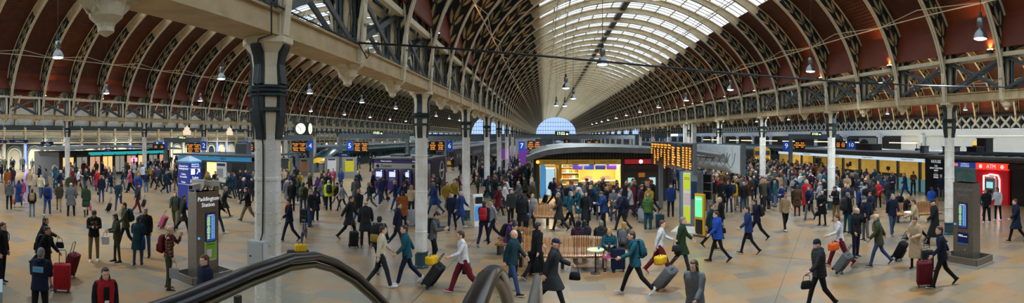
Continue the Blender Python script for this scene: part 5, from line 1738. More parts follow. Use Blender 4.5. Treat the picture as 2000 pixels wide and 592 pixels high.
# ---------------------------------------------------------------- benches of bent wooden slats
WOOD = mat('bench_wood', srgb('a5703e'), .4, noise=.3, nscale=9)
WOODL = mat('bench_wood_pale', srgb('b5834f'), .4, noise=.3, nscale=9)
def bench(x, y, rz, length, label, bow=.0, n=None):
    o = thing('slatted_bench', label, 'bench', (x, y, 0), rz)
    n = n or int(length / .075)
    prof = [(-.42, .36), (-.44, .43), (-.36, .46), (-.12, .43), (.02, .46), (.10, .60), (.16, .86), (.20, .93), (.26, .90), (.24, .70), (.20, .45), (.05, .34), (-.2, .36)]
    a, b = MB(), MB()
    for k in range(n):
        u = (k + .5) / n - .5
        xx = u * length
        yy = bow * (4 * u * u - 1)
        wob = .04 * math.sin(u * 9)
        pr = [(p[0], p[1] + (wob if p[1] > .6 else 0)) for p in prof]
        (a if k % 2 else b).prism(pr, (xx - .029, yy, 0), (0, 1, 0), (0, 0, 1), (1, 0, 0), .058)
    a.build('seat_slats', WOOD, o); b.build('back_slats', WOODL, o)
    for s in (-.42, 0, .42):
        MB().box((s * length, bow * (4 * s * s - 1) - .05, .17), (.10, .5, .34)).build('leg', BLACK, o)
    MB().tube([(u * length, bow * (4 * u * u - 1) + .05, .30) for u in np.linspace(-.48, .48, 9)], .03, 6).build('under_rail', BLACK, o)
    return o
bench(.62, 16.0, R(-4), 3.2, 'curved wooden slat bench first the staircase with a round table', .12)
bench(-1.05, 17.5, R(-14), 1.2, 'short end of slatted bench behind the woman in black', .0)
bench(.2, 23.6, R(-6), 2.6, 'curved slatted bench before the food kiosk entrance', .1)
x, y, th = ground(1790, 432)
bench(x, y, -th + R(15), 2.4, 'slatted bench near the assistance office glass', .1)
x, y, th = ground(1163, 534)
rt = thing('round_table', 'small round lime table on a single stem at the wooden bench', 'table', (x, y, 0), 0)
MB().lathe([(.25, .70), (.27, .71), (.27, .735), (.25, .745)], n=24).build('table_top', mat('table_lime', srgb('d8dfa4'), .4), rt)
MB().lathe([(.16, 0), (.15, .02), (.025, .04), (.022, .70)], n=14).build('stem', BLACK, rt)
cup = thing('paper_cup', 'blue paper cup on the small round lime table', 'cup', (x + .1, y - .02, .746), 0)
MB().lathe([(.032, 0), (.042, .12)], n=14).build('cup_body', mat('cup_blue', srgb('2f7fb5'), .5), cup)
MB().lathe([(.044, .12), (.044, .132), (.036, .138)], n=14).build('lid', BLACK, cup)
x, y, th = ground(1779, 446)
rt = thing('round_table', 'small round white table among seated travellers near the assistance office', 'table', (x, y, 0), 0)
MB().lathe([(.30, .72), (.32, .73), (.32, .75), (.3, .76)], n=24).build('table_top', PAPER, rt)
MB().lathe([(.18, 0), (.16, .02), (.025, .04), (.022, .72)], n=14).build('stem', BLACK, rt)

# ---------------------------------------------------------------- moving staircase
es = thing('escalator', 'moving staircase with black handrails and clear glass balustrades', 'escalator', (0, 0, 0), 0)
RUB = mat('handrail_rubber', (.010, .010, .010), .28, coat=.25)
HZ = CAM_H - .60
def railpath(x):
    pts = [(-1.2, .58), (.6, .58), (1.25, .58), (1.7, .572), (2.05, .585), (2.32, .632), (2.57, .722), (2.87, .868), (3.145, 1.034), (3.45, 1.229), (7.0, 3.50)]
    return [(x, y, CAM_H - h) for y, h in pts]
for x in (-1.17, -.235):
    MB().tube(railpath(x), [(.045, .024)] * len(railpath(x)), 16, side=(1, 0, 0)).build('handrail', RUB, es, smooth=True)
    tr = [(a, b, c - .045) for a, b, c in railpath(x)]
    MB().tube(tr, [(.030, .016)] * len(tr), 8, side=(1, 0, 0)).build('handrail_track', mat('track_steel', srgb('6d6650'), .4, metal=.7), es, smooth=True)
    P = railpath(x)
    g = MB()
    g.loft([[(p[0] - .006, p[1], p[2] - .06), (p[0] + .006, p[1], p[2] - .06), (p[0] + .006, p[1], p[2] - .86), (p[0] - .006, p[1], p[2] - .86)] for p in P])
    g.build('glass_panel', clear_glass('balustrade_glass', (.93, .95, .92), .05), es)
    MB().loft([[(p[0] - .09, p[1], p[2] - .84), (p[0] + .09, p[1], p[2] - .84), (p[0] + .09, p[1], p[2] - 1.3), (p[0] - .09, p[1], p[2] - 1.3)] for p in P]).build('skirt_panel', STEEL, es)
MB().box((-1.17, 1.63, HZ - .45), (.02, .03, .8)).build('glass_joint', BLACK, es)
stp = MB()
P = railpath(0)
for k in range(9):
    y = 2.0 + k * .38
    z = HZ - 1.1 - max(0, (y - 2.2)) * math.tan(R(31))
    stp.box((-.705, y, z - .15), (.86, .36, .3))
stp.build('steps', DARKM, es)
hd = thing('steel_handrail', 'brushed steel handrail falling beside the moving staircase', 'handrail', (0, 0, 0), 0)
MB().tube([(-.05, .6, 3.62), (-.045, 1.6, 3.62), (-.028, 2.05, 3.61), (-.024, 2.3, 3.50), (-.02, 2.6, 3.31), (0, 5.6, 1.41)], .017, 10).build('rail', mat('rail_steel', srgb('b9bcbd'), .25, metal=.9), hd)
for t in (.15, .5, .85):
    p = Vector((-.02, 2.6, 3.31)).lerp(Vector((0, 5.6, 1.41)), t)
    MB().tube([p, p - Vector((0, 0, .7))], .012, 8).build('stanchion', STEEL, hd)
mz = MB().box((-.2, -1.9, 2.05), (10, 6.0, .5)).build('trim_landing', CONC); mz['kind'] = 'structure'
# pale box on the floor at the picture edge
gb = thing('equipment_box', 'pale grey-green box with sloping lid standing at the floor edge', 'box', (-10.93, 5.1, 0), R(62))
MB().loft([[(-.4, -.3, 0), (.4, -.3, 0), (.4, .3, 0), (-.4, .3, 0)], [(-.4, -.3, .48), (.4, -.3, .48), (.4, .3, .62), (-.4, .3, .62)]]).build('body', mat('box_grey_green', srgb('8fa3a3'), .5), gb)
MB().box((0, -.31, .35), (.3, .02, .05)).build('handle', FRAME, gb)

# utility box and cable on the first column
ub = thing('utility_box', 'pale grey electrical box strapped to the first iron column', 'electrical box', (-3.9 - .02, 6.2 - .185 * 1.0, 1.62), R(0))
ub.location = (-3.90, 5.925, 2.36); ub.rotation_euler = (0, 0, R(4))
MB().box((0, 0, .17), (.26, .14, .34)).box((0, -.075, .17), (.235, .015, .31)).build('casing', mat('box_pale', srgb('b4b8b3'), .45), ub)
MB().tube([(-.07, -.083, .13), (-.07, -.092, .13)], .012, 8).build('lock', BLACK, ub)
MB().box((.02, .03, -.04), (.2, .12, .06)).build('bracket', FRAME, ub)
cc = thing('column_cable', 'black cable climbing the first iron column from the electrical box', 'cable', (0, 0, 0), 0)
MB().tube([(-3.87, 5.95, 2.68), (-3.86, 5.995, 2.8), (-3.85, 5.995, 3.3), (-3.85, 5.995, 4.08), (-3.86, 5.93, 4.45), (-3.86, 5.88, 4.78), (-3.86, 5.86, 4.95), (-3.87, 5.92, 5.25), (-3.85, 5.83, 5.45), (-3.80, 5.80, 5.58), (-3.55, 5.74, 5.60), (-3.54, 5.72, 6.03)], .013, 6).build('run', BLACK, cc)
MB().tube([(-3.54, 5.72, 6.03), (-3.58, 6.6, 6.035), (-3.59, 8.0, 6.04), (-3.55, 8.95, 6.03), (-3.52, 9.15, 5.90), (-3.5, 9.3, 5.78), (-3.5, 9.45, 5.88), (-3.55, 9.5, 6.03)], .014, 6).build('loop', BLACK, cc)
sk = thing('bird_spikes', 'long strip of metal bird spikes along the arcade girder top', 'bird spikes', (0, 0, 0), 0, kind='stuff')
sm = MB()
r3 = random.Random(2)
yy = 1.0
while yy < 26:
    for s in (-1, 0, 1):
        sm.bar((-3.66 + s * .02, yy, 6.0), (-3.62 + s * .09, yy + r3.uniform(-.05, .05), 6.10), .004, .004)
    yy += .06
sm.build('spikes', STEELG, sk)
# tension cable across the vault
x0_, y0_ = -3.6, 15.4
cz = thing('span_cable', 'black power cable strung across the vault from one girder to the other', 'cable', (0, 0, 0), 0)
pp = []
for k in range(15):
    t = k / 14
    xx = -3.6 + 18.9 * t
    yy = 9.0 + 1.5 * t
    pp.append((xx, yy, 6.05 - .62 * math.sin(PI * t) * (1 - .3 * t)))
MB().tube(pp, .022, 6).build('run', BLACK, cz)
MB().tube([(p[0], p[1] + .05, p[2] + .03 * math.sin(i * 2.1)) for i, p in enumerate(pp[3:])], .012, 5).build('second_wire', BLACK, cz)

# ---------------------------------------------------------------- hanging lamps
LG = MB().lathe([(.10, .52), (.115, .50), (.115, .26), (.09, .24), (.06, .22), (.07, .18), (.12, .14), (.20, .02), (.245, -.12), (.25, -.14), (.235, -.14)], n=20).mesh('shade', mat('lamp_aluminium', srgb('8c8f8c'), .3, metal=.8), True)
LD = MB().lathe([(.21, -.125), (.20, -.15), (.12, -.175), (.02, -.18)], n=20).mesh('diffuser', emat('lamp_white', (.80, .93, 1.0), 16.0), True)
LT = MB().lathe([(.05, .72), (.06, .62), (.06, .52)], n=10).mesh('gear_box', DARKM)
def lamp(x, y, z, top, label, group, power=260, light=True):
    o = thing('pendant_lamp', label, 'lamp', (x, y, z), 0, group)
    put('shade', LG, o); put('diffuser', LD, o); put('gear_box', LT, o)
    MB().tube([(0, 0, .70), (0, 0, top - z)], .012, 5).build('cable', DARKM, o)
    if light:
        L = bpy.data.lights.new('lamp_light', 'SPOT')
        L.energy = power * 2.6
        L.spot_size = R(140); L.spot_blend = .7; L.shadow_soft_size = .18
        L.color = (.82, .93, 1.0)
        q = bpy.data.objects.new('lamp_light', L); COL.objects.link(q); q.parent = o; q.location = (0, 0, -.22)
words_ = ['first', 'second', 'third', 'fourth', 'fifth', 'sixth', 'seventh', 'eighth', 'ninth', 'tenth', 'eleventh', 'twelfth']
zl = 7.3
def vault_top(cx, half, rise, x):
    return ZB + rise * math.sqrt(max(0, 1 - ((x - cx) / half) ** 2)) + .05
for k, (lx, ly) in enumerate(((2.5, 10.7), (2.4, 20.0), (1.35, 30.0), (2.3, 38.2), (1.2, 47.0), (2.05, 47.6))):
    lamp(lx, ly, zl + (.16 if not k else 0), vault_top(5.85, 9.47, 7.77, 2.4), 'bell lamp hanging below the glazed ridge, %s from the staircase' % words_[k], 'lamps below the glazed ridge', 420, k < 7)
for k in range(12):
    lamp(12.3, 10.0 + k * 10.4, 7.5, vault_top(5.85, 9.47, 7.77, 12.3), 'bell lamp hanging near the red vault boards, %s from the staircase' % words_[k], 'lamps beside the assistance office row', 420, k < 7)
for k in range(8):
    lamp(17.2, 21.0 + k * 10.4, 7.3, 10.2, 'bell lamp hanging just beyond the assistance office girder, %s from the staircase' % words_[k], 'lamps beyond the girder', 300, k < 4)
for k in range(9):
    lamp(-16.4, 10.8 + k * 10.5, 7.5, vault_top(-19.5, 15.3, 10.6, -16.4), 'bell lamp in the wide middle vault near the ticket kiosk side, %s from the staircase' % words_[k], 'lamps in the middle vault', 420, k < 6)
for k in range(9):
    lamp(-27.9, 12.0 + k * 10.6, 7.5, vault_top(-19.5, 15.3, 10.6, -27.9), 'bell lamp in the wide middle vault near the arched wall side, %s from the staircase' % words_[k], 'lamps in the middle vault near the wall', 420, k < 6)
for k in range(5):  # lamp row added close to the arched wall to brighten it
    lamp(-50.5, 24.0 + k * 12, 6.9, 13.0, 'bell lamp in the first platform vault, %s from the picture edge' % words_[k], 'lamps in the first platform vault', 1900, k < 5)
for k in range(6):
    lamp(37.0, 20.0 + k * 12, 7.0, 15.6, 'bell lamp over the outer platforms behind the assistance office, %s from the staircase' % words_[k], 'lamps over the outer platforms', 5000, k < 4)
# warm uplights sitting on the girders
UPB = MB().box((0, 0, .06), (.18, .22, .12)).mesh('housing', DARKM)
UPL = MB().box((0, 0, .13), (.14, .18, .02)).mesh('lens', emat('uplight_lens', (1.0, .55, .15), 25.0))
def uplight(x, y, dx, label, group, p=190):
    o = thing('girder_uplight', label, 'uplight', (x + dx, y, ZB + 1.80), 0, group)
    put('housing', UPB, o); put('lens', UPL, o)
    L = bpy.data.lights.new('uplight', 'SPOT')
    L.energy = p; L.color = (1.0, .50, .16); L.spot_size = R(110); L.spot_blend = .8; L.shadow_soft_size = .05
    q = bpy.data.objects.new('uplight', L); COL.objects.link(q); q.parent = o; q.location = (0, 0, .2); q.rotation_euler = (PI, 0, 0)
for k, y in enumerate((11.35, 17.4, 23.5, 32.7, 38.8, 44.9, 48.0, 51.0, 54.0)):
    uplight(15.6, y + .5, -.42, 'small warm uplight on the assistance office girder, %s from the staircase' % words_[k], 'warm uplights on the assistance office girder')
for k, y in enumerate((15.3, 18.4, 24.5, 30.6, 39.7, 48.9, 58.0)):
    uplight(-3.9, y + .6, .42, 'small warm uplight on the near column row girder, %s from the staircase' % words_[k], 'warm uplights on the near girder')
for k in range(9):
    uplight(-35.1, 21.05 + 3.047 * (2 * k) + .5, .42, 'small warm uplight on the far girder, %s from the picture edge' % words_[k], 'warm uplights on the far girder', 130)

# ---------------------------------------------------------------- camera, world, view
cd = bpy.data.cameras.new('camera')
cd.type = 'PANO'
cd.panorama_type = 'CENTRAL_CYLINDRICAL'
cd.central_cylindrical_range_u_min = -X0 / FPX
cd.central_cylindrical_range_u_max = (2000 - X0) / FPX
cd.central_cylindrical_range_v_min = -(592 - Y0) / FPX
cd.central_cylindrical_range_v_max = Y0 / FPX
cd.central_cylindrical_radius = 1.0
cd.clip_start = .05; cd.clip_end = 900
cam = bpy.data.objects.new('camera', cd); COL.objects.link(cam)
cam.location = (0, 0, CAM_H); cam.rotation_euler = (PI / 2, 0, 0)
sc = bpy.context.scene
sc.camera = cam
w = bpy.data.worlds.new('sky'); sc.world = w; w.use_nodes = True
nt = w.node_tree
bg = nt.nodes['Background']
bg.inputs[0].default_value = (.78, .88, 1.0, 1)
bg.inputs[1].default_value = 1.55
sc.view_settings.view_transform = 'Standard'
sc.view_settings.look = 'None'
sc.view_settings.exposure = 0.85
sc.view_settings.gamma = 1.0
sc.view_settings.use_curve_mapping = False
sc.cycles.use_denoising = True
sc.cycles.max_bounces = 6
sc.cycles.diffuse_bounces = 3
sc.cycles.glossy_bounces = 3
sc.cycles.transparent_max_bounces = 10
sc.cycles.transmission_bounces = 3
sc.cycles.sample_clamp_indirect = 3
sc.cycles.caustics_reflective = False
sc.cycles.caustics_refractive = False
# ---------------------------------------------------------------- luggage
def C(h): return srgb(h)
CL = {}
COLS = dict(black='15171a', charcoal='26282b', navy='141d33', blue='1c3566', bright_blue='1b46a0', teal='174b59', dark_teal='15343b', grey='5a5d60', light_grey='8f9294', white='c9ccd0',
            olive='3c3f2a', green='20361f', leaf_green='43602f', khaki='6b5f43', tan='8a6f4c', beige='b09877', cream='c7b999', brown='43301f', rust='8a4a1f', maroon='5c1620', red='a01c22', pink='a84d68',
            purple='4b2a63', yellow='d6a81c', lime='b9cc1e', orange='d65a1e', jeans='2c4566', pale_jeans='56708c', mustard='8f7426', plum='3a2233', silver='9a9ea2')
def cl(n):
    if n not in CL:
        CL[n] = mat('cloth_' + n, C(COLS[n]), .85, noise=.18, nscale=14, spec=.25)
    return CL[n]
HAIRC = {n: mat('hair_' + n, C(h), .6, noise=.3, nscale=60) for n, h in dict(black='100e0d', dark_brown='22160f', brown='3d2616', blond='a57d45', grey='77746f', white='b5b1a8', red='3d120d', auburn='5a2a16').items()}
PLAID = bpy.data.materials.new('cloth_plaid'); PLAID.use_nodes = True
_nt = PLAID.node_tree; _b = _nt.nodes['Principled BSDF']; _b.inputs['Roughness'].default_value = .9
_tc = _nt.nodes.new('ShaderNodeTexCoord'); _sp = _nt.nodes.new('ShaderNodeSeparateXYZ'); _nt.links.new(_tc.outputs['Object'], _sp.inputs[0])
def _m(op, a, b):
    n = _nt.nodes.new('ShaderNodeMath'); n.operation = op
    for i, q in enumerate((a, b)):
        if isinstance(q, (int, float)): n.inputs[i].default_value = q
        else: _nt.links.new(q, n.inputs[i])
    return n.outputs[0]
_h = _m('GREATER_THAN', _m('SINE', _m('MULTIPLY', _sp.outputs[2], 75.0), 0), 0.0)
_v = _m('GREATER_THAN', _m('SINE', _m('MULTIPLY', _m('ADD', _sp.outputs[0], _m('MULTIPLY', _sp.outputs[1], .7)), 70.0), 0), 0.0)
_r = _nt.nodes.new('ShaderNodeValToRGB'); _r.color_ramp.interpolation = 'CONSTANT'
_e = _r.color_ramp.elements; _e[0].color = (*C('8a6a48'), 1); _e[1].position = .34; _e[1].color = (*C('5a2420'), 1); _q = _e.new(.67); _q.color = (*C('231416'), 1)
_nt.links.new(_m('MULTIPLY', _m('ADD', _h, _v), .5), _r.inputs[0]); _nt.links.new(_r.outputs[0], _b.inputs['Base Color'])

def rbox(mb, c, d, r=.03, m=0, M=None):
    """box with rounded upright edges and slightly rounded rims"""
    w, l, h = d[0] / 2, d[1] / 2, d[2] / 2
    S = []
    for z, k in ((-h, r * .6), (-h + r * .5, 0), (h - r * .5, 0), (h, r * .6)):
        ring = []
        for cx, cy, a0 in ((w - r, l - r, 0), (-w + r, l - r, 90), (-w + r, -l + r, 180), (w - r, -l + r, 270)):
            for a in (0, 30, 60, 90):
                ring.append(Vector((c[0] + (cx + r * math.cos(R(a0 + a))) * (1 - k), c[1] + (cy + r * math.sin(R(a0 + a))) * (1 - k), c[2] + z)))
        S.append([M @ p if M else p for p in ring])
    return mb.loft(S, m)
def _suit():
    b = MB(); rbox(b, (0, 0, .40), (.44, .27, .62), .05)
    for k in range(5):
        b.box((-.16 + .08 * k, -.137, .40), (.02, .012, .5))
    h = MB(); h.tube([(-.09, .11, .70), (-.09, .11, 1.02), (-.07, .11, 1.05), (.07, .11, 1.05), (.09, .11, 1.02), (.09, .11, .70)], .011, 6)
    w = MB()
    w.tube([(-.015, 0, .045), (.015, 0, .045)], .045, 10); w.box((0, 0, .085), (.04, .04, .03))
    g = MB(); g.tube([(-.06, 0, .71), (-.05, 0, .745), (.05, 0, .745), (.06, 0, .71)], .012, 6)
    return b.mesh('shell', [None], True), h.mesh('handle', DARKM), w.mesh('wheel', BLACK), g.mesh('grip', DARKM)
SUIT = _suit()
def _soft():
    b = MB(); rbox(b, (0, 0, .36), (.36, .26, .56), .07); rbox(b, (0, -.14, .28), (.28, .06, .30), .025)
    return b.mesh('shell', [None], True)
SOFT = _soft()
def suitcase(x, y, rz, col, label, tilt=0, s=1.0, soft=False, group=None):
    o = thing('suitcase', label, 'suitcase', (x, y, 0), rz, group)
    o.scale = (s, s, s)
    if tilt: o.rotation_euler = (R(tilt), 0, rz); o.location.z = .0 if tilt < 0 else .0
    b = put('shell', SOFT if soft else SUIT[0], o); setm(b, [cl(col)])
    put('handle', SUIT[1], o); [put('wheel', SUIT[2], o, (sx * .17, sy * .09, 0)) for sx in (-1, 1) for sy in (-1, 1)]; put('grip', SUIT[3], o)
    if tilt:
        o.location.z = abs(math.sin(R(tilt))) * .135 * s * .9
    return o
def _pack():
    b = MB(); b.loft([[(w * math.cos(2 * PI * k / 16), d * math.sin(2 * PI * k / 16) * (1 if math.sin(2 * PI * k / 16) > 0 else .4), z) for k in range(16)] for z, w, d in ((-.22, .10, .06), (-.20, .145, .11), (-.05, .155, .14), (.10, .15, .13), (.19, .125, .10), (.225, .07, .05))])
    p = MB(); p.loft([[(w * math.cos(2 * PI * k / 12), .115 + d * math.sin(2 * PI * k / 12), z) for k in range(12)] for z, w, d in ((-.19, .08, .03), (-.16, .115, .05), (-.02, .11, .05), (0.0, .08, .03))])
    s = MB()
    for q in (-1, 1):
        s.tube([(q * .10, .0, .19), (q * .11, -.07, .245), (q * .12, -.20, .235), (q * .125, -.292, .15), (q * .13, -.295, .0), (q * .135, -.22, -.12), (q * .135, -.02, -.17)], [(.022, .007)] * 7, 6, side=(1, 0, 0))
    return b.mesh('body', [None], True), p.mesh('pocket', [None], True), s.mesh('straps', [None], True)
PACK = _pack()
def backpack(wearer, pose, col, label, pcol=None, group=None, s=1.0, off=.165):
    J = FKS[pose]
    Mx = wearer.matrix_basis @ J['T'] @ Matrix.Translation((0, off, .30))
    o = thing('backpack', label, 'backpack', (0, 0, 0), 0, group)
    o.matrix_basis = Mx @ Matrix.Diagonal((s, s, s, 1))
    for n, me, c in (('body', PACK[0], col), ('pocket', PACK[1], pcol or col), ('straps', PACK[2], col)):
        setm(put(n, me, o), [cl(c)])
    return o
def hand_pos(wearer, pose, n):
    J = FKS[pose]
    return wearer.matrix_basis @ (J['wr' + n] + J['fd' + n] * .10)
def _bag():
    b = MB(); b.loft([[(x * w, y * d, z) for x, y in ((-1, -1), (1, -1), (1, 1), (-1, 1))] for z, w, d in ((-.62, .15, .06), (-.60, .17, .075), (-.28, .18, .075), (-.26, .18, .07))])
    h = MB()
    for s in (-1, 1):
        h.tube([(-.09, s * .06, -.28), (-.07, s * .04, -.08), (0, s * .01, .0), (.07, s * .04, -.08), (.09, s * .06, -.28)], .006, 5)
    return b.mesh('bag_body', [None]), h.mesh('handles', [None])
PBAG = _bag()
def _hbag():
    b = MB(); b.loft([[(x * w, y * d, z) for x, y in ((-1, -.6), (-.6, -1), (.6, -1), (1, -.6), (1, .6), (.6, 1), (-.6, 1), (-1, .6))] for z, w, d in ((-.40, .15, .05), (-.38, .17, .07), (-.22, .15, .06), (-.17, .12, .03))])
    h = MB(); h.tube([(-.11, 0, -.18), (-.09, 0, -.04), (0, 0, 0.0), (.09, 0, -.04), (.11, 0, -.18)], .009, 6)
    return b.mesh('bag_body', [None], True), h.mesh('handles', [None])
HBAG = _hbag()
def bag(wearer, pose, n, col, label, kind='paper', hcol=None, group=None, s=1.0):
    p = hand_pos(wearer, pose, n)
    o = thing('shopping_bag' if kind == 'paper' else 'handbag', label, 'bag', p, wearer.rotation_euler.z + PI / 2, group)
    s *= .72
    o.scale = (s, s, s)
    B = PBAG if kind == 'paper' else HBAG
    setm(put('bag_body', B[0], o), [cl(col)]); setm(put('handles', B[1], o), [cl(hcol or col)])
    return o
PHM = MB().box((0, 0, 0), (.072, .010, .148)).mesh('casing', [BLACK])
PHS = MB().box((0, -.006, 0), (.066, .002, .138)).mesh('display', [emat('phone_glow', (.6, .75, 1), .6)])
def phone(wearer, pose, label, group=None):
    J = FKS[pose]
    a = J['wrL'] + J['fdL'] * .12; b = J['wrR'] + J['fdR'] * .12
    c = (a + b) / 2
    Mx = wearer.matrix_basis @ Matrix.Translation(c + Vector((0, -.03, .03))) @ Matrix.Rotation(R(205), 4, 'X')
    o = thing('mobile_phone', label, 'phone', (0, 0, 0), 0, group)
    o.matrix_basis = Mx
    put('casing', PHM, o); put('display', PHS, o)

# ---------------------------------------------------------------- people the photo shows clearly
J_, P_, CT, CTL, SH, HD, VE = ('jacket', -.12), ('puffer', -.12), ('coat', -.36), ('coat', -.56), ('shirt', -.05), ('hoodie', -.10), ('vest', -.10)
